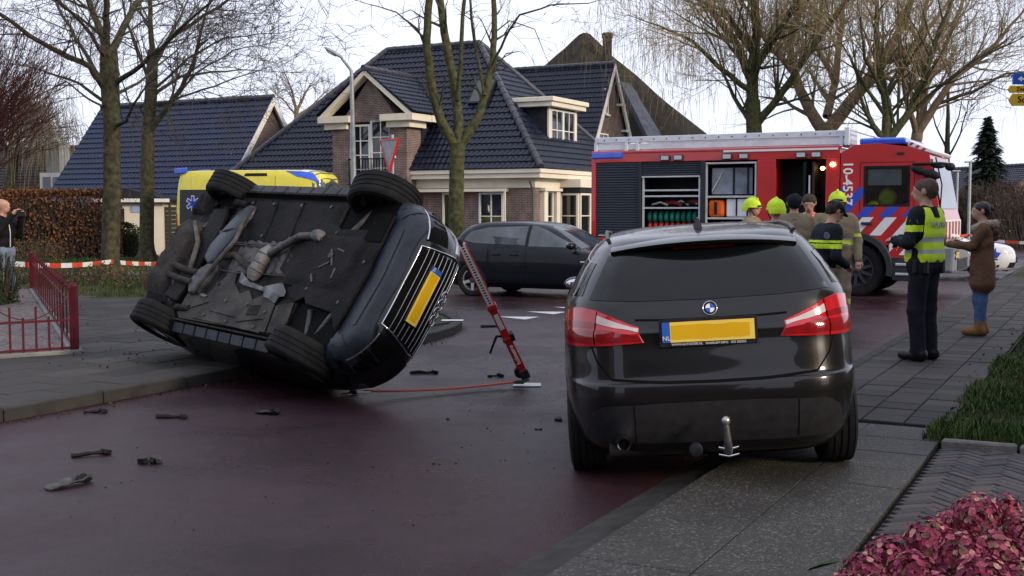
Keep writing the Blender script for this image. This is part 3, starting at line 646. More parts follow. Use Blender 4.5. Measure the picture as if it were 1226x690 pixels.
# the two big trunks at the left
b1=AT(133,338,27.4); b1.z=0
t1=make_tree('bare_tree','nearest mossy bare tree left, thick trunk with barrier tape around it',b1,27.4,
  [((b1.x,b1.y,-.05),.27),((b1.x,b1.y,.5),.21),(AT(134,230,27.4),.20),(AT(134,150,27.4),.19),(AT(131,90,27.4),.22),(AT(130,55,27.4),.19)],
  [([(124,105),(108,80),(70,62),(37,44),(0,17),(-40,-5)],0.079,0.030,-3.5),([(122,120),(95,100),(60,88),(25,78)],0.043,0.012,1.5),([(128,60),(118,30),(106,0),(98,-25)],0.094,0.054,.5),([(128,55),(127,20),(128,-20)],0.094,0.060,-1),
   ([(134,60),(150,28),(166,0),(180,-25)],0.094,0.054,1.5),([(138,100),(170,78),(205,45),(250,5)],0.065,0.024,-2.5),([(140,112),(165,100),(200,70),(235,35)],0.043,0.012,2.5),([(121,95),(100,60),(75,20),(60,-10)],0.058,0.024,2.5),([(126,130),(105,118),(80,98),(50,112)],0.029,0.009,-2),([(140,150),(152,145),(158,128),(178,100)],0.050,0.018,-1.5),([(128,70),(100,30),(60,-10)],0.050,0.024,-3)],
  P1,M_bark,M_twig,11,leaves=60,sub=4.6)
b2=AT(176,312,38.5); b2.z=0
t2=make_tree('bare_tree','second bare tree left, thinner trunk standing beside the ambulance',b2,38.5,
  [((b2.x,b2.y,-.05),.30),((b2.x,b2.y,.6),.235),(AT(176,240,38.5),.225),(AT(177,165,38.5),.21),(AT(181,110,38.5),.2),(AT(183,60,38.5),.17)],
  [([(183,60),(180,25),(180,-20)],0.101,0.060,0),([(178,160),(200,130),(218,105),(230,80),(240,40),(252,0)],0.108,0.030,-2.5),([(186,112),(215,92),(255,86),(300,84)],0.065,0.018,1),([(183,70),(215,38),(260,10),(290,-12)],0.079,0.030,-3),([(188,125),(230,112),(270,98),(318,82)],0.043,0.012,-3),([(205,125),(235,88),(280,60),(330,50)],0.043,0.012,2),([(178,95),(165,60),(150,20),(145,-10)],0.065,0.030,2),([(184,80),(205,40),(225,0)],0.058,0.024,3),([(180,150),(168,130),(150,118)],0.036,0.012,-1),([(187,105),(225,70),(270,45),(335,40)],0.050,0.009,-4)],
  dict(P1,L0=2.7,rmin=.008),M_bark,M_twig,23,leaves=150,sub=4.2)
b3=AT(547,300,28.5); b3.z=0
t3=make_tree('bare_tree','slim mossy bare tree before the brick house, forked above',b3,28.5,
  [((b3.x,b3.y,-.05),.26),((b3.x,b3.y,.4),.21),(AT(546,250,28.5),.19),(AT(547,200,28.5),.185),(AT(548,172,28.5),.19)],
  [([(546,178),(528,145),(517,105),(511,60),(512,20),(516,-15)],.13,.085,-.6),([(548,176),(548,130),(541,85),(532,40),(527,0),(522,-20)],.13,.08,.6),([(549,120),(552,60),(556,0),(558,-20)],.06,.04,-.5),([(551,176),(572,142),(582,110),(591,70),(592,30),(590,-15)],.12,.06,.3),([(580,115),(573,75),(566,35),(562,-10)],.05,.03,1),([(588,80),(605,45),(622,18),(660,6),(705,4)],.035,.012,-2),([(512,60),(500,35),(475,15),(440,5)],.03,.01,-2),([(591,40),(610,25),(640,35),(650,60)],.02,.008,1)],
  dict(P1,L0=1.2,k=(0,3,3,3)),M_barkg,M_twig,31,sub=1.6,lev=2)
# big weeping trees behind the fire engine
PW=dict(wob=.22,up=(.15,.35,.35),k=(0,5,5,5),ang=(.45,1.0),lr=(.5,.8),rmin=.0095,rbig=.04,L0=4.0,seg=.8)
def wtree(name,label,bx,by,Y,trunk,limbs,seed,bark=M_bark2,droop=(2,.4,1.5,.0075),P=PW,twig=M_twigw,sub=3.6,**k):
    b=AT(bx,by,Y); b.z=0
    return make_tree(name,label,b,Y,[((b.x,b.y,-.05),trunk[0][2]*1.2)]+[(AT(x,y,Y),r) for x,y,r in trunk],limbs,P,bark,twig,seed,sub=sub,droop=droop,**k)
wtree('weeping_tree','big green trunked tree with hanging twigs behind the engine body',904,260,54,[(904,220,.42),(903,160,.36),(901,120,.34)],
  [([(901,125),(900,80),(906,40),(905,-10)],.30,.15,0),([(905,150),(935,112),(970,62),(1010,5)],.20,.10,-2),([(900,150),(878,115),(862,75)],.13,.05,1),([(901,100),(880,50),(850,10),(840,-20)],.22,.1,3),([(903,80),(930,40),(955,0)],.2,.1,-3),([(900,110),(860,80),(830,50),(810,40)],.14,.05,-3),([(903,60),(870,15),(835,0)],.14,.05,-1)],41,M_barkg)
wtree('weeping_tree','thick brown forked tree behind the crew door of the engine',990,260,60,[(990,220,.62),(990,165,.52),(988,150,.48)],
  [([(985,155),(968,128),(955,100),(945,55),(960,0)],.34,.15,2),([(992,155),(1018,122),(1045,92),(1062,65),(1085,20),(1095,-15)],.38,.14,-2),([(990,140),(1000,100),(1005,50),(1012,-10)],.24,.10,3),([(952,90),(925,60),(900,20)],.16,.07,-4),([(1060,68),(1100,50),(1130,10)],.18,.08,3),([(1000,100),(975,50),(985,0)],.16,.08,-4)],42)
P3=dict(PW,k=(0,4,4,4),up=(.1,.3,.3))
wtree('bare_tree','bare tree with several upright stems behind the engine cab',1063,260,50,[(1063,220,.26),(1061,185,.24),(1060,165,.22)],
  [([(1060,170),(1045,150),(1033,125)],.16,.08,0),([(1060,168),(1062,130),(1055,95),(1048,60),(1050,0)],.24,.08,1),([(1062,168),(1085,140),(1105,100),(1120,50),(1140,0)],.20,.07,-1),([(1056,110),(1035,70),(1030,20)],.10,.04,-2),([(1090,135),(1130,100),(1170,70),(1215,50)],.10,.03,-2)],43,M_barkg,droop=None,P=P3,twig=M_twigw,sub=4.5)
wtree('bare_tree','bare tree with grey stem right of the engine cab roof',1098,260,56,[(1098,220,.30),(1097,180,.27),(1097,165,.25)],
  [([(1097,168),(1104,130),(1108,90),(1104,40),(1110,0)],.28,.1,1),([(1098,160),(1120,125),(1145,90),(1190,55),(1220,20)],.22,.06,-1),([(1106,110),(1130,60),(1150,10),(1160,-20)],.14,.06,2),([(1097,160),(1085,120),(1078,70),(1075,10)],.16,.06,-2),([(1120,125),(1165,110),(1205,88),(1240,85)],.1,.03,-3)],44,droop=(1,.4,1.2,.0075),P=P3,twig=M_twigw,sub=4.5)
wtree('bare_tree','slender dark bare sapling between engine cab and conifer',1134,262,62,[(1133,220,.16),(1134,180,.14),(1135,140,.10)],[([(1135,140),(1136,100),(1140,60)],.10,.03,0),([(1134,190),(1150,160),(1160,120)],.06,.02,-1),([(1134,180),(1120,150),(1112,120)],.06,.02,1),([(1134,170),(1148,140),(1155,105)],.05,.02,1)],45,M_bark,droop=None,P=dict(P3,L0=2.2,rmin=.012),twig=M_twig,sub=2)
wtree('bare_tree','pale small bare tree far off between the two tiled roofs',355,262,85,[(355,200,.22),(355,150,.2),(355,130,.16)],[([(355,135),(350,110),(345,98)],.12,.04,0),([(355,135),(365,112),(372,102)],.12,.04,1),([(355,140),(342,122),(330,112)],.08,.03,-1),([(355,140),(375,125),(388,112)],.08,.03,1)],46,M_bark2,droop=None,P=dict(P3,L0=1.7,k=(0,4,5,4),rmin=.014),twig=M_twigp,sub=4)
wtree('weeping_tree','pale drooping willow at the far left behind the red shrub',14,262,62,[(10,230,.3),(14,210,.28),(18,190,.25)],[([(18,190),(25,165),(35,150)],.16,.05,0),([(16,195),(0,165),(-10,140)],.18,.05,1),([(20,200),(40,180),(50,165)],.1,.04,-1),([(16,190),(12,160),(15,135)],.15,.05,-1)],47,M_bark,droop=(2,1.2,3.0,.012),P=dict(PW,L0=2.1,rmin=.013),twig=M_twigp,sub=3)
# dark red upswept shrub tree at the left edge
R=random.Random(5); sb,ss=MB(),MB(); bs=AT(-40,330,23); bs.z=0; rt=thing('red_shrub_tree','dark red dense upswept shrub cut by the left edge','tree',bs)
sb.tube([(0,0,0),(0,0,1.2),(.1,0,2.0)],[.14,.12,.10],8)
for k in range(75):
    a=R.uniform(-1.2,1.2); d=Vector((math.sin(a)*.9+.25,R.uniform(-.5,.5),R.uniform(.35,1.1))).normalized()
    grow(R,sb,ss,Vector((R.uniform(-.3,.5),R.uniform(-.5,.5),R.uniform(1.6,3.4))),d,R.uniform(.9,1.35),.02,2,dict(wob=.10,up=(.25,.25,.25),k=(0,5,6),ang=(.15,.5),lr=(.6,.9),rmin=.006,rbig=.03,seg=.4))
sb.build('trunk',M_bark,rt,smooth=60); ss.build('crown',M_twigr,rt,fixn=False)
# conifer
R=random.Random(9); cf=thing('conifer','dark green pointed conifer at the right behind the lamp posts','tree',AT(1180,262,62)-Vector((0,0,AT(1180,262,62).z)))
lv=MB(); tr=MB(); tr.tube([(0,0,0),(0,0,3),(0,0,6.4)],[.2,.12,.02],8); top=6.55
for k in range(520):
    z=R.uniform(.8,top-.1)**1.0; rr=(1-z/top)**.8*1.95*R.uniform(.7,1.12); a=R.uniform(0,6.283)
    tip=Vector((math.cos(a)*rr,math.sin(a)*rr,z-.12*rr)); st=Vector((0,0,z+.22*rr))
    for q in range(6):
        f=R.uniform(.35,1.05); p=st.lerp(tip,f)+Vector((R.gauss(0,.06),R.gauss(0,.06),R.gauss(0,.05))); u=(tip-st).normalized(); v=Vector((-u.y,u.x,0)).normalized()*R.uniform(.06,.16)
        lv.add([p-u*.12,p+v-Vector((0,0,.05)),p+u*.22-Vector((0,0,.04)),p-v-Vector((0,0,.05))],[(0,1,2,3)],R.randrange(3))
tr.build('trunk',M_bark,cf); lv.build('crown',[mat('needle_%d'%i,c,.8,var=.3) for i,c in enumerate([(.012,.020,.014),(.018,.028,.018),(.009,.014,.011)])],cf,fixn=False)
# shrubs (twigs + sparse leaves)
def shrub(name,label,p,w,h,dp,n,twig,leaf_m,nl,seed,group=None,ls=.07,stem=.012):
    R=random.Random(seed); t=thing(name,label,'shrub',p,0,group); tw,lf=MB(),MB()
    for _ in range(n):
        x,y=R.uniform(-1,1)*w/2,R.uniform(-1,1)*dp/2; hh=h*R.uniform(.6,1.05)*(1-.35*(abs(2*x/w))**2); a=Vector((x*.75,y*.75,0)); q=Vector((x*1.1+R.gauss(0,.08)*h,y*1.1,hh)); m=a.lerp(q,.55)+Vector((R.gauss(0,.04)*h,R.gauss(0,.04)*h,.04))
        tw.tube([a,m,q],[stem,stem*.7,stem*.4],3,cap=False)
        for j in range(4):
            f=R.uniform(.3,1); b0=m.lerp(q,f) if f>.5 else a.lerp(m,f*2); tw.tube([b0,b0+Vector((R.gauss(0,.14),R.gauss(0,.14),R.uniform(.05,.25)))*h*.6],[stem*.6,stem*.3],3,cap=False)
    for _ in range(nl): leaf(lf,R,Vector((R.uniform(-1,1)*w/2,R.uniform(-1,1)*dp/2,h*R.uniform(.05,1)*(1-.2*R.random()))),ls*R.uniform(.6,1.3),n=len(leaf_m))
    tw.build('stems',twig,t,fixn=False)
    if nl: lf.build('leaves',leaf_m,t,fixn=False,kind='stuff')
    return t
for i,(px,Y,w,h,lab) in enumerate([(1158,58,3.0,2.6,'brown twiggy shrub beside the engine front, under the lamp posts'),(1185,56,3.2,2.9,'tall dense brown shrub under the dark conifer'),(1212,57,3.0,2.9,'reddish brown thicket right of the conifer, above the woman'),(1240,50,4,2.7,'dark shrub at the right picture edge behind the oncoming car')]):
    p=AT(px,262,Y); p.z=0; shrub('shrub',lab,p,w,h,2.2,330,[M_twigr,M_twig][i%2],M_leafb[2:]+M_leafg[:1],700,60+i,'shrubs at the right background',ls=.12,stem=.02)
# beech hedge with withered leaves
def leaf_block(name,label,cat,p,rz,dims,n,mats,ls,seed,round_=0.,group=None,core=M_twig):
    R=random.Random(seed); t=thing(name,label,cat,p,rz,group); w,d,h=dims; lf,tw=MB(),MB()
    for _ in range(n):
        f=R.random(); x,y,z=R.uniform(-1,1),R.uniform(-1,1),R.random()
        k=R.choice('xyyyyzz')
        if k=='x': x=math.copysign(1-abs(R.gauss(0,.03)),x)
        elif k=='y': y=math.copysign(1-abs(R.gauss(0,.16)),y)
        else: z=1-abs(R.gauss(0,.04))
        if round_:
            zz=max(0,(z-(1-round_))/round_); s=math.sqrt(max(.02,1-zz*zz)); x*=s; y*=s
        leaf(lf,R,Vector((x*w/2+R.gauss(0,.025),y*d/2+R.gauss(0,.025),z*h+R.gauss(0,.03))),ls*R.uniform(.7,1.3),n=len(mats),asp=.7)
    for _ in range(n//14):
        x,y=R.uniform(-.9,.9)*w/2,R.uniform(-.8,.8)*d/2; tw.tube([(x,y,0),(x+R.gauss(0,.08),y+R.gauss(0,.06),h*R.uniform(.6,.9))],[.02,.008],3,cap=False)
    tw.build('twigs',core,t,fixn=False); lf.build('leaves',mats,t,fixn=False,kind='stuff'); return t
h0=G(60,309); leaf_block('beech_hedge','tall clipped beech hedge in brown leaf behind the man with a phone','hedge',(h0.x+.15,h0.y+.4,0),R_(-3),(4.2,1.0,2.32),9000,M_leafb,.10,71)
h1=G(-60,309); leaf_block('beech_hedge','darker stretch of brown hedge at the left edge','hedge',(h1.x-1.2,h1.y+2.6,0),R_(6),(5,1.0,2.1),5000,M_leafb[:3],.10,72)
h2=AT(108,309,44.5); leaf_block('beech_hedge','narrow dark hedge end between beech hedge and first trunk','hedge',(h2.x+.25,42.6,0),0,(1.1,.8,1.55),1600,[M_leafb[2],M_leafb[0]],.09,73)
bb=AT(151,302,41.5); leaf_block('clipped_bush','dark green round topped clipped bush before the garage','bush',(bb.x,41.5,0),0,(1.02,.95,1.15),4200,M_leafg[:3],.06,74,round_=.35)
fh=AT(15,262,75); leaf_block('far_hedge','low reddish brown far hedge at the left horizon','hedge',(fh.x,75,0),0,(14,1.5,3.6),2600,M_leafb[:3],.28,75)
# shrub in the fenced garden at the extreme left
p=G(-6,372); leaf_block('garden_shrub','small green conifer shrub inside the fence at the left edge','bush',(p.x-.1,p.y,.08),0,(.75,.7,1.0),2600,[M_leafg[1],M_leafg[3],M_grass[0]],.06,76,round_=.7)
# grass: verge round the trunks, corner tip, planting bed
def grass(name,label,region,n,h,seed,mats=M_grass,z=0.,wid=.005):
    R=random.Random(seed); g=MB(); k=0
    xs=[q[0] for q in region]; ys=[q[1] for q in region]
    while k<n:
        x,y=R.uniform(min(xs),max(xs)),R.uniform(min(ys),max(ys))
        if not inpoly(x,y,region): continue
        k+=1; nzv=.5+.25*math.sin(x*4.1+y*1.7)+.25*math.sin(x*1.3-y*3.7+1); 
        if R.random()>.35+nzv: continue
        hh=h*R.uniform(.35,1.1)*(.45+1.0*nzv); a=R.uniform(0,6.28); l=Vector((math.cos(a),math.sin(a),0)); s=Vector((-l.y,l.x,0))*wid*(1+y*.02); p=Vector((x,y,z)); b=l*hh*R.uniform(.1,.7)
        m=R.choices(range(len(mats)),[4,4,3,2][:len(mats)])[0]
        g.add([p-s,p+s,p+b*.5+Vector((0,0,hh*.7))+s*.7,p+b*.5+Vector((0,0,hh*.7))-s*.7,p+b+Vector((0,0,hh))],[(0,1,2,3),(3,2,4)],m)
    return g.build(name,mats,fixn=False,kind='stuff',label=label)
vg=[tuple(G(*q)[:2]) for q in [(-60,362),(160,360),(215,347),(235,338),(235,318),(-60,320)]]
grass('verge_grass','rough grass verge round the two trunks at left',vg,12000,.12,81,z=-.03)
vg2=[tuple(G(*q)[:2]) for q in [(-60,320),(260,318),(260,309),(-60,310)]]
grass('lawn_grass','green lawn strip behind the verge',vg2,6000,.10,82,M_grass[:3],z=-.03,wid=.010)
tp=[tuple(RD(*q)[:2]) for q in [(7.2,-5.75)]]
tip=[tuple(RD(7.6+3.6*math.sin(R_(a)),-9.2+3.6*math.cos(R_(a)))[:2]) for a in range(5,90,10)]+[tuple(RD(9.0,-9.2)[:2]),tuple(RD(8.6,-7.2)[:2]),tuple(RD(8.0,-6.0)[:2])]
poly_sheet('corner_bed',tip,.108,M_soil)
grass('corner_grass','ragged grass on the rounded corner right of the overturned car',tip,5000,.10,83,[M_grass[3],M_grass[0],M_grass[2],M_leafb[1]],z=.1)
bd=[tuple(RD(*q)[:2]) for q in [(3.75,1.40),(26,1.40),(26,2.0),(12,2.6),(3.75,3.6)]]
grass('bed_grass','low grass and weeds spilling from the planting bed at right',bd,15000,.11,84,[M_grass[0],M_grass[2],M_leafg[1],M_grass[3]],z=.05)
bd2=[tuple(RD(*q)[:2]) for q in [(3.72,1.25),(6.5,1.30),(9,1.33),(9,1.75),(3.75,2.1)]]
grass('edge_grass','brighter grass tuft along the footpath edge',bd2,9000,.085,85,[M_grass[1],mat('fresh_grass',(.07,.11,.03),.7,var=.3,vs=20),M_grass[0]],z=.06)
# leaf litter and low perennials in the verge and the bed
R=random.Random(3)
for i,(t,s,w,h,lab) in enumerate([(5.4,2.3,.7,.42,'withered perennial with dark stems nearest in the right bed'),(6.6,2.15,.8,.5,'reddish withered plant in the right bed beyond the first'),(8.3,2.2,.9,.55,'leafy green plant in the right bed beside the slabs'),(10.5,2.4,1.1,.6,'farther leafy plant in the right bed near the woman'),(4.6,3.1,.8,.4,'low plant at the right edge behind the edging stones')]):
    p=RD(t,s,.05); shrub('perennial',lab,p,w,h,w,45,[M_twigr,M_twig][i%2],[M_leafg[1],M_leafg[3],M_leafb[0],M_grass[3]],330,90+i,'plants in the right bed',ls=.06,stem=.005)
for i,(px,py,w,h,lab) in enumerate([(35,345,1.6,.55,'dry shrub in the verge left of the first trunk'),(92,340,1.5,.5,'straggly shrub in the verge beside the first trunk'),(180,345,1.5,.5,'dry low shrub in the verge right of the first trunk'),(45,316,1.4,.75,'yellowish green shrub before the beech hedge')]):
    p=G(px,py); shrub('verge_shrub',lab,p,w,h,1.0,90,M_twig,[M_leafg[3],M_grass[3],M_leafb[1]],500,100+i,'shrubs in the left verge',ls=.07,stem=.006)
# ================================================================ VEHICLES: helpers
M_tyre=mat('tyre_rubber',(.012,.012,.013),.75,var=.3,vs=12,bump=.3,bs=120)
M_rimS=mat('alloy_silver',(.42,.43,.44),.35,metal=.8,var=.08)
M_rimD=mat('alloy_dark',(.05,.05,.055),.45,metal=.5,var=.2)
M_blackp=mat('black_plastic',(.014,.014,.016),.55,var=.25,vs=14,bump=.15,bs=200)
M_gap=mat('panel_gap',(.002,.002,.002),.9,var=.1)
M_cglass=mat('tinted_glass',(.004,.005,.006),.03,var=.2,vs=1,spec=.35)
M_bglass=mat('clear_car_glass',(.040,.052,.066),.03,var=.8,vs=2.2,spec=.9)
M_chrome=mat('chrome',(.62,.62,.63),.16,metal=1,var=.05)
M_redl=mat('red_lens',(.46,.010,.016),.10,var=.25,vs=14,coat=.6)
M_redd=mat('deep_red_lens',(.24,.005,.009),.10,var=.25,vs=14,coat=.6)
M_lamp=mat('lamp_lens',(.55,.57,.60),.10,var=.15,vs=20,coat=.5)
M_plateY=mat('plate_yellow',(.66,.38,.004),.45,var=.04)
M_plateB=mat('plate_blue',(.02,.10,.45),.45,var=.04)
M_signw=mat('print_white',(.75,.75,.75),.5,var=.03)
def pchip(xs,ys,q):
    xs=np.array(xs,float); ys=np.array(ys,float); h=np.diff(xs); d=np.diff(ys)/h; n=len(xs); m=np.zeros(n)
    for i in range(1,n-1):
        if d[i-1]*d[i]>0: w1=2*h[i]+h[i-1]; w2=h[i]+2*h[i-1]; m[i]=(w1+w2)/(w1/d[i-1]+w2/d[i])
    m[0]=d[0]; m[-1]=d[-1]
    i=np.clip(np.searchsorted(xs,q,side='right')-1,0,n-2); t=(q-xs[i])/h[i]
    return (2*t**3-3*t**2+1)*ys[i]+(t**3-2*t**2+t)*h[i]*m[i]+(-2*t**3+3*t**2)*ys[i+1]+(t**3-t**2)*h[i]*m[i+1]
def car_shell(levels,sub=6,nA=112):
    """stack of plan outlines: rows (z, x_rear, x_front, half_width, n_rear, n_front)"""
    A=np.array(levels,float); k=len(A); q=np.linspace(0,k-1,(k-1)*sub+1); C=[pchip(np.arange(k),A[:,j],q) for j in range(6)]
    rings=[]
    for z,xr,xf,hw,nr,nf in zip(*C):
        xc=(xr+xf)/2; ring=[]
        for j in range(nA):
            th=2*math.pi*(j+.5)/nA; c,s=math.cos(th),math.sin(th); n=nf if c>0 else nr
            x=xc+(xf-xc)*math.copysign(abs(c)**(2/n),c); y=hw*math.copysign(abs(s)**(2/n),s); ring.append((x,y,z))
        rings.append(ring)
    b=MB(); b.loft(rings); return b
def cut_arches(o,axles,r,hw,depth=.28,m=None):
    for x,zc in axles:
        for sg in (-1,1):
            c=MB(); c.lathe([(r,0),(r,depth+.2)],(x,sg*(hw-depth),zc),(0,sg,0),36); co=c.build('cut',m or M_gap)
            md=o.modifiers.new('b','BOOLEAN'); md.object=co; md.operation='DIFFERENCE'; md.solver='EXACT'
            try: md.material_mode='TRANSFER'
            except Exception: pass
            co['_del']=1
    bake_mods(o)
    for c in [c for c in COL.objects if c.get('_del')]: bpy.data.objects.remove(c)
    for pl in o.data.polygons:
        c=pl.center; k=0
        for x,zc in axles:
            d=math.hypot(c.x-x,c.z-zc)
            if d<r+.004 and abs(c.y)<hw-.004 and (d>r-.012 or abs(abs(c.y)-(hw-depth))<.01): k=1
        if pl.normal.z<-.8 and c.z<.22: k=1
        pl.material_index=k
    while len(o.data.materials)<2: o.data.materials.append(m or M_gap)
    o.data.materials[1]=m or M_gap
    o.data.polygons.foreach_set('use_smooth',[True]*len(o.data.polygons)); o.data.set_sharp_from_angle(angle=R_(38)); return o
def bvh_of(mb): return BVHTree.FromPolygons([Vector(v) for v in mb.v],mb.f)
def resample(pts,n):
    P=[Vector(p) for p in pts]; L=[0]
    for a,b in zip(P,P[1:]): L.append(L[-1]+(b-a).length)
    out=[]
    for k in range(n):
        s=L[-1]*k/(n-1); i=0
        while i<len(P)-2 and L[i+1]<s: i+=1
        f=(s-L[i])/max(1e-9,L[i+1]-L[i]); out.append(P[i].lerp(P[i+1],min(1,max(0,f))))
    return out
def patch(bv,top,bot,D,n=24,m=8,off=.004,skirt=.012):
    """a skin piece lying on the body: guide curves top/bot are projected along D onto the body"""
    D=Vector(D).normalized(); T=resample(top,n); B=resample(bot,n); g=[]
    for j in range(m):
        row=[]
        for i in range(n):
            p=B[i].lerp(T[i],j/(m-1)); h=bv.ray_cast(p-D*4,D)
            if h[0] is None: hh=bv.find_nearest(p); q,nn=hh[0],hh[1]
            else: q,nn=h[0],h[1]
            if nn.dot(D)>0: nn=-nn
            row.append(q+nn*off)
        g.append(row)
    mb=MB(); vs=[p for r in g for p in r]; fs=[(j*n+i,j*n+i+1,(j+1)*n+i+1,(j+1)*n+i) for j in range(m-1) for i in range(n-1)]
    loop=[i for i in range(n)]+[j*n+n-1 for j in range(1,m)]+[(m-1)*n+i for i in range(n-2,-1,-1)]+[j*n for j in range(m-2,0,-1)]
    o=len(vs); vs+= [vs[i]+D*skirt for i in loop]; k=len(loop); fs+=[(loop[i],loop[(i+1)%k],o+(i+1)%k,o+i) for i in range(k)]
    mb.add(vs,fs); return mb
def seam(bv,pts,D,w=.006,off=.0022,n=40):
    D=Vector(D).normalized(); P=resample(pts,n); a=[];c=[]
    for i,p in enumerate(P):
        t=(P[min(i+1,n-1)]-P[max(i-1,0)]).normalized(); s=t.cross(D).normalized()*w/2; r=[]
        for q in (p-s,p+s):
            h=bv.ray_cast(q-D*4,D); 
            if h[0] is None: h=bv.find_nearest(q)
            nn=h[1] if h[1].dot(D)<0 else -h[1]; r.append(h[0]+nn*off)
        a.append(r[0]); c.append(r[1])
    mb=MB(); mb.add(a+c,[(i,i+1,n+i+1,n+i) for i in range(n-1)]); return mb
def wheel(parent,c,side,r=.315,w=.205,rim=None,spokes=5,axis=None,label=None,tw=.055):
    """wheel > tyre, rim ; side=+1 left, -1 right; axis = outward axle direction"""
    ax=Vector(axis if axis else (0,side,0)).normalized(); c=Vector(c); rim=rim or M_rimS
    hub=MB(); hub.lathe([(.05,-w*.3),(.06,w*.36),(.03,w*.40)],c,ax,16); ho=hub.build('wheel',M_rimD,parent,smooth=40,label=label)
    t=MB(); hw=w/2; ri=r*.66
    prof=[(ri,-hw*.75),(ri*1.06,-hw*.95),(r*.86,-hw*1.05),(r*.955,-hw*.95),(r*.99,-hw*.80)]
    for k in range(4):
        a=-hw*.72+k*hw*.40; prof+=[(r,a),(r,a+hw*.28),(r*.978,a+hw*.30),(r*.978,a+hw*.38)]
    prof+=[(r*.99,hw*.84),(r*.955,hw*.95),(r*.86,hw*1.05),(ri*1.06,hw*.95),(ri,hw*.75),(ri,-hw*.75)]
    t.lathe(prof,c,ax,44,cap=False); t.build('tyre',M_tyre,ho,smooth=30)
    m=MB(); m.lathe([(ri*.99,-hw*.7),(ri*.99,hw*.78),(ri*.93,hw*.80),(ri*.90,hw*.55),(ri*.88,-hw*.6)],c,ax,36,cap=False)
    a=ax.cross(Vector((0,0,1)) if abs(ax.z)<.9 else Vector((1,0,0))).normalized(); b=ax.cross(a)
    for k in range(spokes):
        th=2*math.pi*k/spokes+.3; u=a*math.cos(th)+b*math.sin(th); v=ax.cross(u)
        p0=c+u*.045+ax*hw*.62; p1=c+u*ri*.92+ax*hw*.66; m.prism([p0-v*tw*.6,p0+v*tw*.6,p1+v*tw*.45,p1-v*tw*.45],-ax*hw*.3)
    m.lathe([(.062,hw*.2),(.062,hw*.66),(.03,hw*.72),(.001,hw*.72)],c,ax,16); m.build('rim',rim,ho,smooth=30)
    d=MB(); d.lathe([(ri*.86,-hw*.30),(ri*.86,-hw*.25)],c,ax,24); d.build('brake_disc',M_rimD,ho)
    return ho
def plate(parent,M,w=.52,h=.11,frame_=.012,blue=True,name='number_plate'):
    """plate in a dark holder; M: x right, y up, z out. The number itself is blanked out in plain yellow"""
    b=MB(); b.box((0,0,.004),(w+2*frame_,h+2*frame_+.012,.012)); b.v=[M@Vector(v) for v in b.v]; o=b.build(name,M_blackp,parent,bevel=.003)
    b=MB(); b.box((.022,.004,.012),(w-.046,h,.005)); b.v=[M@Vector(v) for v in b.v]; b.build('plate_face',mat('plate_pale_yellow',(.78,.55,.10),.45,var=.05),o); Rp=random.Random(3); q=MB(); P=[(-w/2+.052+i*(w-.08)/9,h*.40+Rp.uniform(-.006,.003)) for i in range(10)]; P+=[(x,-h*.34+Rp.uniform(-.003,.007)) for x,_ in P[::-1]]; q.prism([M@Vector((x,y,.0148)) for x,y in P],(M.to_3x3()@Vector((0,0,.0012)))); q.build('blanked_number',M_plateY,o)
    if blue: b=MB(); b.box((-w/2+.022,.004,.0125),(.044,h,.005)); b.v=[M@Vector(v) for v in b.v]; b.build('country_strip',M_plateB,o); lettering('country_letters','NL',.035,M_signw,o,M@Matrix.Translation((-w/2+.022,-.03,.0165)))
    return o
def ring(mb,c,U,V,r,t,n=28,m=8):
    c,U,V=Vector(c),Vector(U).normalized(),Vector(V).normalized(); W_=U.cross(V); rg=[]
    for i in range(n+1):
        a=2*math.pi*i/n; u=U*math.cos(a)+V*math.sin(a); rg.append([c+u*(r+t*math.cos(2*math.pi*j/m))+W_*t*math.sin(2*math.pi*j/m) for j in range(m)])
    mb.loft(rg,cap=False)
def mirror(parent,c,side,m,s=1.0):
    b=MB(); x,y,z=c; b.ell((x,y+side*.10*s,z),(.075*s,.115*s,.07*s),14,8); o=b.build('mirror',m,parent,smooth=60)
    b=MB(); b.tube([(x+.01,y-side*.06,z-.05),(x,y+side*.03,z-.03)],[.03,.025],8); b.build('mirror_arm',M_blackp,o,smooth=60)
    b=MB(); b.ell((x-.066*s,y+side*.10*s,z),(.012,.095*s,.052*s),12,6); b.build('mirror_glass',M_chrome,o,smooth=60); return o
PAINT_BMW=mat('dark_brown_paint',(.007,.006,.007),.30,metal=.0,var=.25,vs=.8,coat=.6,spec=.2)
PAINT_AUDI=mat('black_paint',(.004,.005,.008),.25,var=.2,vs=1,coat=.7,spec=.2)
PAINT_ONE=mat('black_blue_paint',(.004,.005,.009),.3,metal=.0,var=.2,vs=1,coat=.3,spec=.15)

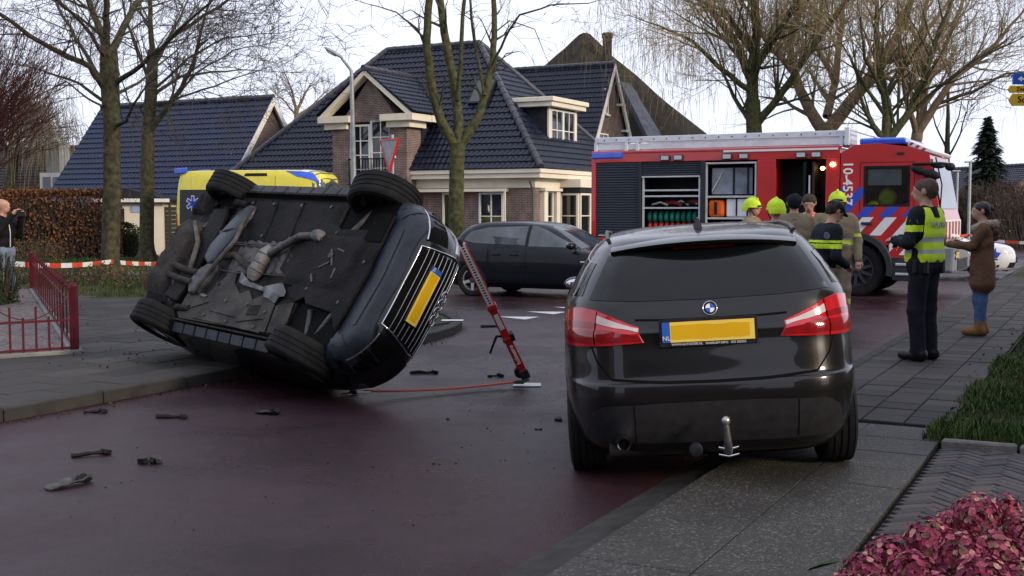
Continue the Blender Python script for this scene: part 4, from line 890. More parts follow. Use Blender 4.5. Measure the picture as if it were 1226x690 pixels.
# ================================================================ dark people carrier seen from behind (hero, right)
def hero():
    hd=R_(5.5); rl=R_(-3.6); f=Vector((math.sin(hd),math.cos(hd),0)); left=Vector((-math.cos(hd),math.sin(hd),0))
    M=frame((1.262,7.32,-.004),f,left,(0,0,1))@Matrix.Rotation(rl,4,'X')
    T=thing('parked_car','dark brown compact people carrier seen from behind with yellow plate and tow bar','car',M=M)
    HERO['T']=T
    lv=[(.20,-.50,3.30,.80,5,4),(.27,-.64,3.42,.855,5,4),(.36,-.72,3.5,.885,5,4),(.50,-.775,3.54,.897,5.4,4),(.60,-.79,3.54,.90,5.6,4),(.665,-.782,3.54,.90,5.6,4),(.69,-.755,3.53,.90,5.6,4),(.80,-.732,3.5,.897,5.6,4),
        (.90,-.715,3.44,.893,5.6,4),(.955,-.715,3.40,.892,5.6,4),(.985,-.695,3.37,.89,5.6,4),(1.06,-.675,3.15,.882,5.4,4),(1.12,-.655,2.75,.866,5.2,4),(1.20,-.60,2.36,.818,5.0,4.5),(1.30,-.525,2.1,.758,4.8,4.5),(1.39,-.44,1.85,.695,4.6,4.5),(1.45,-.37,1.62,.645,4.4,4.5),(1.49,-.27,1.4,.59,4.2,4),(1.52,-.02,1.15,.50,4,4),(1.538,.25,.9,.36,3,3),(1.545,.5,.7,.12,2.5,2.5)]
    sh=car_shell(lv); bv=bvh_of(sh)
    body=sh.build('body',[PAINT_BMW,M_gap],T); cut_arches(body,[(0,.35),(2.67,.35)],.375,.905)
    X=(1,0,0)
    # rear window with its black surround
    g=patch(bv,[(0,.555,1.408),(0,.28,1.430),(0,0,1.437),(0,-.28,1.430),(0,-.555,1.408)],[(0,.69,1.150),(0,.4,1.136),(0,0,1.130),(0,-.4,1.136),(0,-.69,1.150)],X,36,12,.004); rw=g.build('rear_window',M_cglass,T,smooth=40)
    g=patch(bv,[(0,.18,1.424),(0,-.18,1.424)],[(0,.18,1.410),(0,-.18,1.410)],X,12,3,.009); g.build('brake_light',M_redd,rw,smooth=40)
    # roof spoiler
    sp=MB(); rr=[]
    for y in np.linspace(-.55,.55,21):
        e=(abs(y)/.55)**3; z=1.481-.030*(y/.55)**2-.012*e; xb=-.50+.17*(y/.55)**2*.55+.06*e
        rr.append([(-.22,y,z+.012),(xb+.05,y,z-.002),(xb,y,z-.020),(xb+.015,y,z-.040),(-.24,y,z-.052)])
    sp.loft(rr); sp.build('roof_spoiler',PAINT_BMW,T,smooth=35)
    fin=MB(); fin.loft([[(.02,-.03,1.515),(.23,-.025,1.53),(.23,.025,1.53),(.02,.03,1.515)],[(.03,-.018,1.555),(.15,-.012,1.56),(.15,.012,1.56),(.03,.018,1.555)],[(.035,-.006,1.59),(.075,-.005,1.593),(.075,.005,1.593),(.035,.006,1.59)]]); fin.build('antenna_fin',PAINT_BMW,T,smooth=40)
    for sg in (-1,1):
        r=MB(); r.tube([(-.12,sg*.565,1.487),(.1,sg*.575,1.508),(.6,sg*.58,1.525),(1.1,sg*.56,1.51),(1.35,sg*.55,1.48)],.013,8); r.build('roof_rail',M_rimD,T,smooth=50)
        # tail lamps: outer piece on the body, inner piece on the tailgate
        D=Vector((.78,-sg*.62,0))
        o1=[(-.30,sg*.89,1.045),(-.42,sg*.875,1.095),(-.58,sg*.80,1.108),(-.66,sg*.70,1.09)]; b1=[(-.36,sg*.89,.895),(-.45,sg*.88,.882),(-.60,sg*.82,.882),(-.675,sg*.70,.89)]
        lo=patch(bv,o1,b1,D,26,9,.010,.02).build('tail_lamp',M_redl,T,smooth=40)
        up=lambda a,b,t:[tuple(Vector(p).lerp(Vector(q),t)) for p,q in zip(a,b)]
        o2=[(-.665,sg*.69,1.085),(-.69,sg*.58,1.045),(-.70,sg*.43,.990)]; b2=[(-.68,sg*.69,.890),(-.70,sg*.60,.893),(-.71,sg*.39,.905)]
        li=patch(bv,o2,b2,D,22,9,.010,.02).build('tail_lamp',M_redl,T,smooth=40)
        patch(bv,up(b1,o1,.66),up(b1,o1,.50),D,22,4,.0135,.01).build('lamp_band',M_redd,lo,smooth=40)
        patch(bv,up(b1,o1,.42),up(b1,o1,.10),D,22,4,.0135,.01).build('lamp_band',M_redd,lo,smooth=40)
        patch(bv,up(b2,o2,.88),up(b2,o2,.66),D,22,4,.0135,.01).build('lamp_highlight',mat('lens_highlight',(.55,.45,.45),.12,coat=.5),li,smooth=40)  # pale pink stripe: white highlight painted onto the inner red lamp
        patch(bv,up(b2,o2,.50),up(b2,o2,.12),D,22,4,.0135,.01).build('lamp_band',M_redd,li,smooth=40)
        # side glass
        for a,b_,c_,d_ in (((-.28,1.35),(.95,1.44),(-.42,1.17),(.95,1.12)),((1.02,1.44),(2.0,1.20),(1.02,1.12),(2.2,1.11))):
            patch(bv,[(a[0],sg,a[1]),(b_[0],sg,b_[1])],[(c_[0],sg,c_[1]),(d_[0],sg,d_[1])],(0,-sg,0),20,8,.004).build('side_window',M_cglass,T,smooth=40)
        for x in (.95,2.1): seam(bv,[(x,sg,.35),(x,sg,1.1)],(0,-sg,0)).build('door_gap',M_gap,T)
        mirror(T,(2.02,sg*.80,1.10),sg,PAINT_BMW,.82)
        for x in (0,2.67): wheel(T,(x,sg*.765,.352),sg,.325,.205)
        seam(bv,[(0,sg*.70,1.078),(0,sg*.695,.905),(0,sg*.66,.80),(0,sg*.58,.70)],X,.008).build('tailgate_gap',M_gap,T)
    patch(bv,[(1.35,.52,1.50),(1.35,0,1.53),(1.35,-.52,1.50)],[(2.3,.72,1.13),(2.4,0,1.13),(2.3,-.72,1.13)],(-.7,0,-.7),24,8,.004).build('windscreen',M_cglass,T,smooth=40)
    seam(bv,[(0,.58,.70),(0,.3,.678),(0,0,.672),(0,-.3,.678),(0,-.58,.70)],X,.014).build('tailgate_gap',M_gap,T)
    seam(bv,[(0,.43,1.032),(0,.28,1.026),(0,0,1.024),(0,-.28,1.026),(0,-.43,1.032)],X,.012).build('handle_shadow_line',M_gap,T)
    # lower bumper insert
    patch(bv,[(0,.70,.50),(0,.63,.548),(0,.3,.562),(0,0,.565),(0,-.3,.562),(0,-.63,.548),(0,-.70,.50)],[(0,.76,.335),(0,.63,.322),(0,.3,.318),(0,0,.318),(0,-.3,.318),(0,-.63,.322),(0,-.76,.335)],X,40,10,.006).build('bumper_insert',mat('grey_plastic',(.022,.022,.025),.5,var=.2,vs=18),T,smooth=40)
    for sg in (-1,1): seam(bv,[(0,sg*.46,.555),(0,sg*.46,.33)],X,.006,.0085).build('insert_gap',M_gap,T)
    ex=MB(); ex.lathe([(.036,-.05),(.042,.02),(.042,.10),(.036,.10),(.034,0)],(-.80,.53,.345),(1,0,0),20,cap=False); ex.build('exhaust_tip',M_chrome,T,smooth=40)
    ex=MB(); ex.lathe([(.034,.0),(.034,.01)],(-.785,.53,.345),(1,0,0),16); ex.build('exhaust_bore',M_gap,T)
    # roundel
    p=bv.ray_cast(Vector((-5,0,1.078)),Vector((1,0,0))); c=p[0]; nn=-Vector(p[1]) if p[1].x>0 else Vector(p[1]); U=Vector((0,-1,0)); V=nn.cross(U).normalized()
    bd=MB(); bd.lathe([(.041,0),(.041,.006),(.037,.009),(.001,.009)],c,nn,32); ro=bd.build('roundel',M_blackp,T,smooth=40)
    rg=MB(); ring(rg,c+nn*.008,U,V,.0395,.0028); rg.build('roundel_rim',M_chrome,ro,smooth=60)
    for k in range(4):
        q=MB(); pts=[c+nn*.0095]+[c+nn*.0095+(U*math.cos(math.pi/2*k+math.pi/2*i/6)+V*math.sin(math.pi/2*k+math.pi/2*i/6))*.026 for i in range(7)]; q.prism(pts,nn*.0015); q.build('quadrant',M_plateB if k%2==0 else M_signw,ro)
    # plate
    p=bv.ray_cast(Vector((-5,0,.952)),Vector((1,0,0))); c=p[0]; nn=Vector((-1,0,.05)).normalized(); pl=plate(T,frame(c+nn*.010+Vector((0,.02,0)),(0,-1,0),nn.cross(Vector((0,-1,0))),nn),.52,.115,.016)
    lettering('dealer_print','WWW.AUTOSTER.NL   HAARLEM INFO   023 555555',.018,M_signw,pl,frame(c+nn*.0225+Vector((0,.02,-.0665)),(0,-1,0),nn.cross(Vector((0,-1,0))),nn),1.0)
    # tow bar
    tb=MB(); tb.tube([(-.62,-.05,.27),(-.80,-.05,.27),(-.88,-.05,.30),(-.895,-.045,.36),(-.895,-.04,.445)],[.026,.026,.024,.022,.018],10); t_=tb.build('tow_hook',mat('steel_grey',(.16,.16,.17),.4,metal=.8,var=.2,vs=20),T,smooth=50)
    b=MB(); b.ell((-.895,-.04,.468),(.025,.025,.026),14,10); b.build('tow_ball',M_rimS,t_,smooth=60)
    for dz in (.275,.315):
        b=MB(); b.tube([(-.875,-.105,dz),(-.885,-.05,dz-.010),(-.875,.005,dz)],.006,8); b.build('clamp_bolt',M_chrome,t_,smooth=50)
    b=MB(); b.lathe([(.035,0),(.038,.02),(.038,.06),(.02,.07)],(-.72,.125,.285),(-1,0,0),16); b.build('tow_socket',mat('socket_grey',(.030,.030,.034),.5,var=.2),T,smooth=40)
    # floor pan, silencer, axle so that the underside is closed and dark
    b=MB(); b.bx(-.30,3.2,-.62,.62,.19,.26); b.build('floor_pan',M_blackp,T)
    b=MB(); b.tube([(-.52,.1,.30),(-.52,.62,.30)],.09,12); b.build('silencer',M_rimD,T,smooth=50)
    b=MB(); b.tube([(0,-.7,.31),(0,.7,.31)],.045,10); b.build('rear_axle',M_rimD,T,smooth=50)
    for sg in (-1,1): patch(bv,[(3.3,sg*.80,.80),(3.5,sg*.55,.76)],[(3.3,sg*.83,.66),(3.5,sg*.55,.63)],(-1,0,0),14,6,.006).build('headlamp',M_lamp,T,smooth=40)
HERO={}
hero()

# ================================================================ generic small hatchback
def hatchback(name,label,M,paint,rim=None,scale=1.0,lv=None,spokes=5,glass=None,stripe=None):
    T=thing(name,label,'car',M=M); glass=glass or M_bglass
    lv=lv or [(.18,-1.95,1.95,.78,5,4),(.28,-2.07,2.07,.85,5,4),(.45,-2.12,2.12,.872,5,4),(.62,-2.12,2.10,.875,5,4),(.74,-2.10,2.02,.872,5,4),(.82,-2.07,1.82,.868,5,4),(.875,-2.04,1.42,.86,5,4),(.925,-2.0,1.04,.845,5,4.5),(1.0,-1.93,.90,.81,5,4.5),(1.15,-1.84,.62,.75,4.5,4.5),(1.28,-1.70,.36,.68,4.5,4.5),(1.37,-1.52,.10,.61,4,4),(1.41,-1.2,-.2,.5,3.5,3.5),(1.425,-.7,-.4,.25,3,3)]
    sh=car_shell(lv,5,96); bv=bvh_of(sh); body=sh.build('body',[paint,M_gap],T); cut_arches(body,[(-1.33,.31),(1.33,.31)],.365,.88)
    for sg in (-1,1):
        D=(0,-sg,0)
        patch(bv,[(-.14,sg,1.345),(-.05,sg,1.335),(.15,sg,1.27),(.50,sg,1.10),(.80,sg,.965)],[(-.14,sg,.965),(.3,sg,.955),(.80,sg,.945)],D,22,8,.004).build('side_window',glass,T,smooth=40)
        patch(bv,[(-1.52,sg,1.14),(-1.42,sg,1.23),(-1.05,sg,1.305),(-.21,sg,1.335)],[(-1.56,sg,1.06),(-1.3,sg,1.01),(-.21,sg,.978)],D,22,8,.004).build('side_window',glass,T,smooth=40)
        for pts in ([(-.175,sg,1.35),(-.175,sg,.30)],[(.88,sg,.92),(.92,sg,.6),(.85,sg,.30)],[(-.98,sg,.98),(-1.0,sg,.70),(-.85,sg,.45),(-.8,sg,.3)],[(-.8,sg,.255),(.85,sg,.255)]): seam(bv,pts,D,.007).build('door_gap',M_gap,T)
        for x in (-.42,.10-.55-.35): 
            h=bv.ray_cast(Vector((x+.0,sg*4,.80)),Vector(D)); b=MB(); b.box(h[0]+Vector((0,sg*.015,0)),(.17,.03,.03)); b.build('door_handle',paint,T,bevel=.008)
        b=MB(); h=bv.ray_cast(Vector((.98,sg*4,.70)),Vector(D)); b.box(h[0],(.08,.012,.025)); b.build('side_repeater',M_lamp,T)
        patch(bv,[(1.70,sg*.80,.775),(1.98,sg*.58,.74)],[(1.72,sg*.83,.64),(2.05,sg*.55,.60)],(-.75,-sg*.66,0),16,7,.006).build('headlamp',M_lamp,T,smooth=40)
        patch(bv,[(-1.88,sg*.84,.93),(-2.03,sg*.55,.91)],[(-1.95,sg*.84,.74),(-2.08,sg*.52,.75)],(.75,-sg*.66,0),16,7,.006).build('tail_lamp',M_redl,T,smooth=40)
        mirror(T,(.80,sg*.84,.985),sg,paint)
        for x in (-1.33,1.33): wheel(T,(x,sg*.765,.31),sg,.315,.205,rim,spokes)
        if stripe: stripe(bv,T,sg)
    patch(bv,[(.22,.50,1.33),(.15,0,1.36),(.22,-.50,1.33)],[(.93,.68,.965),(1.02,0,.945),(.93,-.68,.965)],(-.7,0,-.7),24,8,.004).build('windscreen',glass,T,smooth=40)
    patch(bv,[(-1.60,.48,1.32),(-1.58,0,1.34),(-1.60,-.48,1.32)],[(-1.9,.64,1.03),(-1.92,0,1.0),(-1.9,-.64,1.03)],(.8,0,-.6),20,8,.004).build('rear_window',glass,T,smooth=40)
    for sg in (-1,1): patch(bv,[(2.0,sg*.34,.70),(2.05,sg*.04,.71)],[(2.0,sg*.34,.56),(2.05,sg*.04,.55)],(-1,0,0),12,5,.006).build('grille',M_blackp,T,smooth=40)
    patch(bv,[(2,.62,.40),(2,-.62,.40)],[(2,.62,.27),(2,-.62,.27)],(-1,0,0),20,5,.006).build('lower_intake',M_blackp,T,smooth=40)
    plate(T,frame((2.135,0,.45),(0,1,0),(0,0,1),(1,0,0)),.46,.10)
    b=MB(); b.bx(-1.7,1.7,-.6,.6,.17,.24); b.build('floor_pan',M_blackp,T); return T,bv
def car_frame(x,y,az):     # forward direction as an angle from +X, counter-clockwise
    a=R_(az); return frame((x,y,0),(math.cos(a),math.sin(a),0),(-math.sin(a),math.cos(a),0),(0,0,1))
hatchback('parked_car','black hatchback standing side on behind the overturned car, facing right',car_frame(.81,22.35,-28),PAINT_ONE)
# white police car behind the woman
M_polw=mat('police_white',(.62,.63,.65),.3,var=.04,coat=.8); M_polb=mat('police_blue',(.015,.06,.42),.35,var=.05,coat=.5); M_polr=mat('police_red',(.62,.03,.03),.35,var=.05,coat=.5)
def police_stripes(bv,T,sg):
    for k in range(9):
        x=-1.9+k*.42; m=M_polb if k%2==0 else M_polr
        patch(bv,[(x+.25,sg,.86),(x+.46,sg,.86)],[(x,sg,.50),(x+.21,sg,.50)],(0,-sg,0),6,8,.0035,.004).build('livery_stripe',m,T,smooth=40)
pc,bvp=hatchback('police_car','white police car with blue and red stripes behind the woman in brown','x' and car_frame(10.15,28.9,-20),M_polw,stripe=police_stripes,rim=M_rimS)
patch(bvp,[(1.05,.72,.93),(1.05,.3,.93)],[(1.95,.6,.76),(1.95,.3,.78)],(0,0,-1),8,10,.004).build('bonnet_stripe',M_polb,pc,smooth=40)
b=MB(); b.bx(-.35,-.15,-.5,.5,1.42,1.50); b.build('beacon_bar',mat('blue_lens',(.02,.07,.5),.15,coat=.5),pc,bevel=.02)
# oncoming dark car with lit headlamps at the right edge
oc,bvo=hatchback('oncoming_car','dark oncoming car with lit headlamps cut by the right edge','x' and car_frame(25.0,56.5,-117.5),PAINT_ONE)
M_lit=mat('lit_headlamp',(.9,.85,.7),.2,emit=((1,.86,.6),6))
for ch in oc.children:
    if ch.name.startswith('headlamp'): ch.data.materials[0]=M_lit
# ================================================================ overturned car on its side, underside to the viewer
def audi():
    M=Matrix(((0.67457203,-0.41514658,0.61041453,-2.45679373),(-0.73756668,-0.34454131,0.58076388,10.97336998),(-0.03078911,-0.84198848,-0.53861621,1.22264143),(0,0,0,1)))
    T=thing('overturned_car','black car tipped on its side, dirty underside and front grille showing','car',M=M)
    lv=[(.17,-1.92,1.98,.80,6,4.2),(.23,-2.02,2.06,.855,6,4.2),(.34,-2.08,2.12,.88,6,4.2),(.50,-2.10,2.13,.888,6,4.2),(.64,-2.10,2.10,.89,6,4.2),(.74,-2.08,2.02,.89,6,4.2),(.82,-2.05,1.80,.888,6,4),(.88,-2.0,1.40,.88,5.5,4),(.94,-1.96,1.08,.862,5,4.5),(1.02,-1.88,.92,.83,5,4.5),(1.14,-1.75,.66,.77,4.5,4.5),(1.26,-1.58,.40,.70,4.5,4.5),(1.35,-1.36,.12,.62,4,4),(1.40,-1.0,-.18,.5,3.5,3.5),(1.415,-.7,-.4,.22,3,3)]
    sh=car_shell(lv,5,104); bv=bvh_of(sh); body=sh.build('body',[PAINT_AUDI,M_gap],T); cut_arches(body,[(-1.30,.29),(1.30,.29)],.375,.90,.34)
    Mf=mat('underseal',(.004,.004,.0045),.8,vs=5,col2=(.036,.032,.029),bump=.9,bs=26,det=9)
    Mg=mat('dirty_plastic',(.018,.017,.016),.65,vs=3.5,col2=(.085,.075,.067),bump=.6,bs=30,det=9)
    Mb=mat('dusty_black',(.0015,.0015,.002),.6,vs=3,col2=(.016,.014,.013),bump=.5,bs=30,det=9,spec=.09)
    Ms=mat('dull_steel',(.045,.043,.042),.55,metal=.4,vs=9,col2=(.13,.12,.115),bump=.4,bs=35)
    Mw=mat('pale_shield',(.060,.060,.062),.65,metal=.1,vs=8,col2=(.24,.24,.245),det=9,bump=.5,bs=30)
    Mr=mat('rusty_brown',(.026,.021,.019),.8,vs=8,col2=(.055,.045,.038),bump=.7,bs=30)
    Mp=mat('scuffed_bumper',(.010,.013,.020),.40,vs=4,col2=(.026,.031,.042),bump=.3,bs=16)
    def plate_(name,pts,z0,z1,m,bevel=.012,parent=T):
        b=MB(); b.prism([(x,y,z0) for x,y in pts],(0,0,z1-z0)); return b.build(name,m,parent,bevel=bevel)
    def pipe(name,pts,r,m,n=12,parent=T):
        b=MB(); P=[Vector(p) for p in pts]
        if len(P)>2:
            Q=[P[0]]
            for i in range(1,len(P)-1): Q+=[P[i].lerp(P[i-1],.25),P[i],P[i].lerp(P[i+1],.25)]
            P=Q+[P[-1]]
        b.tube(P,r,n); return b.build(name,m,parent,smooth=50)
    def lumpy(name,x0,x1,y0,y1,z0,z1,m,seed,amp=.012,nx=14,ny=14,rot=0,taper=.16):
        """pressed-metal box with rounded edges and dents, bulging towards the ground side"""
        R=random.Random(seed); b=MB(); g=[]; cx,cy=(x0+x1)/2,(y0+y1)/2
        for i in range(nx+1):
            for j in range(ny+1):
                u,v=2*i/nx-1,2*j/ny-1; e=max(abs(u),abs(v)); h=1-max(0,(e-(1-taper*2))/(taper*2))**2.2
                x=cx+(x1-x0)/2*u; y=cy+(y1-y0)/2*v
                dx,dy=x-cx,y-cy; x=cx+dx*math.cos(rot)-dy*math.sin(rot); y=cy+dx*math.sin(rot)+dy*math.cos(rot)
                g.append((x,y,z1+(z0-z1)*h+R.gauss(0,amp)*(h>0)))
        b.add(g,[(i*(ny+1)+j,i*(ny+1)+j+1,(i+1)*(ny+1)+j+1,(i+1)*(ny+1)+j) for i in range(nx) for j in range(ny)]); return b.build(name,m,T,smooth=70)
    # floor
    plate_('floor_pan',[(-1.0,-.70),(.93,-.70),(.93,.70),(-1.0,.70)],.150,.175,Mf)
    plate_('rear_floor',[(-1.9,-.50),(-1.0,-.50),(-1.0,.50),(-1.9,.50)],.165,.19,Mf)
    lumpy('floor_cover',-.78,.90,-.69,-.20,.128,.150,Mb,1,.004,20,10,taper=.05)
    plate_('floor_cover',[(-1.0,.66),(-.98,.40),(-.92,.33),(-.86,.40),(-.62,.42),(-.42,.16),(-.30,.13),(-.24,.26),(-.05,.36),(.08,.31),(.22,.40),(.40,.31),(.50,.30),(.62,.42),(.70,.69),(-.9,.72)],.128,.142,Mg,.006)
    plate_('floor_cover',[(.66,.42),(.90,.36),(.95,.55),(.92,.68),(.73,.69)],.122,.142,Mg,.01)
    for k in range(3): pipe('cover_rib',[(-.70+k*.45,-.66,.126),(-.60+k*.45,-.24,.126)],.010,Mb,6)
    for (x,y) in [(-.70,-.62),(-.30,-.62),(.20,-.62),(.70,-.62),(-.70,-.26),(-.2,-.26),(.3,-.26),(.75,-.28),(-.85,.62),(-.45,.64),(.0,.66),(.5,.66),(-.5,.30),(.2,.46),(-.2,.46),(.55,.50),(1.0,-.36),(1.5,-.34),(1.55,.30),(.7,.05),(1.62,-.1),(1.0,.22),(-.9,.45)]:
        b=MB(); b.lathe([(.016,0),(.017,.008),(.008,.010)],(x,y,.120),(0,0,-1),8); b.build('bolt',Ms,T)
    for k,(x0,x1,y0,y1) in enumerate(((-.86,-.50,.62,.50),(-.40,.10,.58,.60),(.16,.58,.64,.56),(-.62,.62,.685,.70))): pipe('cover_rib',[(x0,y0,.124),(x1,y1,.124)],.008,Mg,6)
    plate_('cover_hatch',[(.24,.46),(.42,.44),(.44,.54),(.26,.56)],.121,.128,Mf,.004)
    for y in (-.155,-.175,.145): pipe('brake_line',[(-1.05,y,.135),(-.3,y+.01,.125),(.4,y-.02,.13),(.9,y-.06,.13)],.006,Ms,6)
    # tunnel: crumpled heat shield, catalyst, pipes
    R=random.Random(4); b=MB(); nx,ny=26,12; g=[]
    for i in range(nx+1):
        for j in range(ny+1):
            x=-.50+1.15*i/nx; v=2*j/ny-1; y=-.01+.19*v-.10*i/nx; g.append((x,y,.147-.020*(1-v*v)+R.gauss(0,.006)+.006*math.sin(i*1.9)))
    b.add(g,[(i*(ny+1)+j,i*(ny+1)+j+1,(i+1)*(ny+1)+j+1,(i+1)*(ny+1)+j) for i in range(nx) for j in range(ny)]); b.build('heat_shield',Ms,T,smooth=25)
    b=MB(); b.lathe([(.03,-.20),(.045,-.17),(.070,-.12),(.074,-.02),(.074,.09),(.060,.13),(.035,.17)],(.10,.055,.085),Vector((.55,.25,0)).cross(Vector((0,0,1))).normalized()*-1+Vector((.35,0,0)),20); b.build('catalyst',Mw,T,smooth=40)
    for k in (-.10,.0,.08):
        ax_=Vector((.55,.25,0)).cross(Vector((0,0,1))).normalized()*-1+Vector((.35,0,0)); ax_.normalize(); b=MB(); ring(b,Vector((.10,.055,.085))+ax_*k,ax_.orthogonal(),ax_.cross(ax_.orthogonal()),.074,.006,20,6); b.build('catalyst_band',Ms,T,smooth=60)
    pipe('exhaust_pipe',[(.16,-.06,.09),(.35,-.16,.075),(.52,-.27,.08),(.80,-.30,.09)],.036,Ms)
    pipe('exhaust_pipe',[(0.0,.12,.10),(-.22,.06,.09),(-.45,-.02,.10),(-.62,.02,.10)],.034,Mr)
    b=MB(); b.lathe([(.05,0),(.058,.04),(.05,.10)],(.74,-.30,.088),(1,0,0),14); b.build('flange',Mw,T,smooth=40)
    # torn pale shield pieces
    R=random.Random(8)
    def shard(name,pts,z,m,bend=.02):
        b=MB(); n=len(pts); P=[Vector((x,y,z+R.uniform(-bend,bend))) for x,y in pts]; c=sum(P,Vector())/n+Vector((0,0,-bend)); b.add(P+[c]+[p+Vector((0,0,.006)) for p in P],[(i,(i+1)%n,n) for i in range(n)]+[(i,n+1+i,n+1+(i+1)%n,(i+1)%n) for i in range(n)]); return b.build(name,m,T)
    shard('torn_shield',[(.34,.26),(.44,.22),(.60,.20),(.70,.27),(.74,.33),(.66,.34),(.62,.40),(.50,.37),(.40,.36)],.112,Mw,.012)
    shard('torn_shield',[(-.20,.14),(-.12,.17),(.02,.23),(.20,.25),(.38,.27),(.36,.31),(.15,.29),(-.02,.28),(-.14,.25)],.115,Mw,.01)
    shard('torn_shield',[(-.78,.42),(-.66,.43),(-.58,.44),(-.60,.46),(-.72,.455)],.120,Mw,.006)
    # tank, mid silencer, rear drum
    b=MB()
    def rounded(pts,z0,z1,ins): 
        c=sum((Vector((x,y)) for x,y in pts),Vector((0,0)))/len(pts); rr=[]
        for f,z in ((1,z1),(1,z0+.03),(1-ins*.35,z0+.008),(1-ins,z0)): rr.append([(c.x+(x-c.x)*f,c.y+(y-c.y)*f,z) for x,y in pts])
        return rr
    b.loft(rounded([(-1.02,.06),(-1.04,-.06),(-.92,-.34),(-.80,-.54),(-.70,-.60),(-.60,-.58),(-.58,-.46),(-.66,-.18),(-.76,.08),(-.88,.12)],.085,.17,.16)); tk=b.build('fuel_tank',mat('tank_plastic',(.014,.017,.022),.38,vs=6,col2=(.034,.039,.048),bump=.2,bs=20),T,smooth=60,bevel=.01)
    pipe('tank_strap',[(-.98,-.25,.10),(-.84,-.27,.080),(-.64,-.32,.095)],.012,Ms,8,tk)
    b=MB(); b.loft(rounded([(-1.02,.34),(-.98,.20),(-.84,.11),(-.68,.10),(-.62,.16),(-.66,.30),(-.74,.44),(-.92,.46)],.075,.17,.22)); b.build('mid_silencer',Ms,T,smooth=22)
    lumpy('rear_silencer',-1.96,-1.40,-.42,.52,.060,.20,Mr,5,.005,18,22,rot=R_(4),taper=.24)
    lumpy('spare_wheel_well',-1.95,-1.52,-.80,-.44,.10,.22,Mf,6,.004,12,10,taper=.3)
    lumpy('rear_corner_tray',-1.98,-1.55,.54,.80,.12,.22,Mf,7,.004,10,8,taper=.3)
    for y0 in (.20,.31): pipe('tail_pipe',[(-1.48,y0-.02,.085),(-1.2,y0+.02,.075),(-.95,y0+.03,.09)],.034,Mr)
    pipe('propshaft_brace',[(-1.60,-.34,.10),(-1.25,-.10,.075),(-1.12,.22,.09)],.026,Ms)
    pipe('cross_brace',[(-.60,-.42,.075),(-.52,-.16,.06),(-.66,.16,.06),(-.78,.44,.075)],.022,Ms,6)
    plate_('rear_subframe',[(-1.42,-.52),(-1.10,-.56),(-1.02,-.30),(-1.05,.30),(-1.10,.56),(-1.42,.52),(-1.34,.2),(-1.34,-.2)],.11,.165,Mb,.02)
    for sg in (-1,1):
        for x0,x1 in ((-1.42,-1.34),(-1.10,-1.24)): pipe('rear_arm',[(x0,sg*.30,.13),(x1,sg*.66,.22)],.024,Ms,8)
        pipe('trailing_arm',[(-.80,sg*.60,.13),(-1.02,sg*.62,.12),(-1.24,sg*.66,.22)],.036,Mf,8)
        for k in range(6): b=MB(); ring(b,(-1.14,sg*.52,.16+k*.028),(1,0,0),(0,1,.12),.052,.008,18,6); b.build('spring_coil',Mb,T,smooth=60)
        pipe('damper',[(-1.46,sg*.60,.14),(-1.50,sg*.56,.40)],.026,Mb,10)
        b=MB(); b.lathe([(.10,0),(.11,.05),(.06,.09)],(-1.30,sg*.60,.27),(0,-sg,0),16); b.build('brake_drum',Mr,T,smooth=40)
        pipe('front_arm',[(1.18,sg*.40,.15),(1.26,sg*.66,.20)],.026,Ms,8); pipe('front_arm',[(1.50,sg*.38,.16),(1.34,sg*.66,.20)],.022,Ms,8)
        pipe('drive_shaft',[(1.30,sg*.30,.26),(1.30,sg*.68,.28)],.024,Mr,8); pipe('track_rod',[(1.08,sg*.34,.22),(1.10,sg*.66,.26)],.012,Ms,6)
        b=MB(); b.lathe([(.06,0),(.06,.18),(.05,.30)],(1.28,sg*.60,.30),(0,-.1*sg,1),14); b.build('spring_strut',Ms,T,smooth=40)
        # sill panels, one after the other, with the jacking notches between
        for k in range(8):
            x0=-.94+k*.228; b=MB(); b.prism([(x0,sg*.765,.150),(x0+.206,sg*.765,.150),(x0+.206,sg*.858,.178),(x0,sg*.858,.178)],(0,0,-.022)); b.build('sill_panel',mat('sill_grey',(.018,.020,.026),.5,vs=5,col2=(.042,.046,.055),bump=.3,bs=25),T,bevel=.006)
        b=MB(); b.bx(-.95,.90,sg*.742-.008,sg*.742+.008,.105,.17); b.build('pinch_weld',Mf,T)
    # front: engine undertray, opening, scuffed bumper lip
    plate_('undertray',[(.42,-.30),(.60,-.46),(.94,-.44),(1.02,-.40),(1.55,-.42),(1.70,-.58),(1.74,0),(1.70,.56),(1.52,.40),(1.10,.36),(1.02,.30),(.92,.36),(.80,.32),(.72,.16),(.40,.06)],.118,.150,Mb,.01)
    lumpy('sump_cover',.55,1.55,-.34,.20,.098,.120,Mb,11,.004,16,10,taper=.12)
    b=MB(); b.bx(1.46,1.70,-.58,-.30,.108,.117); b.build('tray_vent',M_gap,T)
    for (x,y,l,a) in ((1.16,-.10,.20,.9),(1.24,-.18,.12,.2),(1.10,-.02,.13,-.5),(1.02,.12,.10,.8),(.80,-.30,.16,.5),(1.30,.05,.10,1.4)):
        b=MB(); b.box((x,y,.096),(l,.016,.010),0,Matrix.Rotation(a,3,'Z')); b.build('scrape_mark',Ms,T)
    b=MB(); b.lathe([(.028,0),(.03,.012),(.012,.014)],(1.13,-.12,.100),(0,0,-1),14); b.build('drain_plug',Ms,T,smooth=40)
    patch(bv,[(1.97,-.74,0),(2.03,-.5,0),(2.06,0,0),(2.03,.5,0),(1.97,.74,0)],[(1.62,-.80,0),(1.70,-.5,0),(1.72,0,0),(1.70,.5,0),(1.62,.80,0)],(0,0,1),40,10,.012,.02).build('bumper_lip',Mp,T,smooth=40)
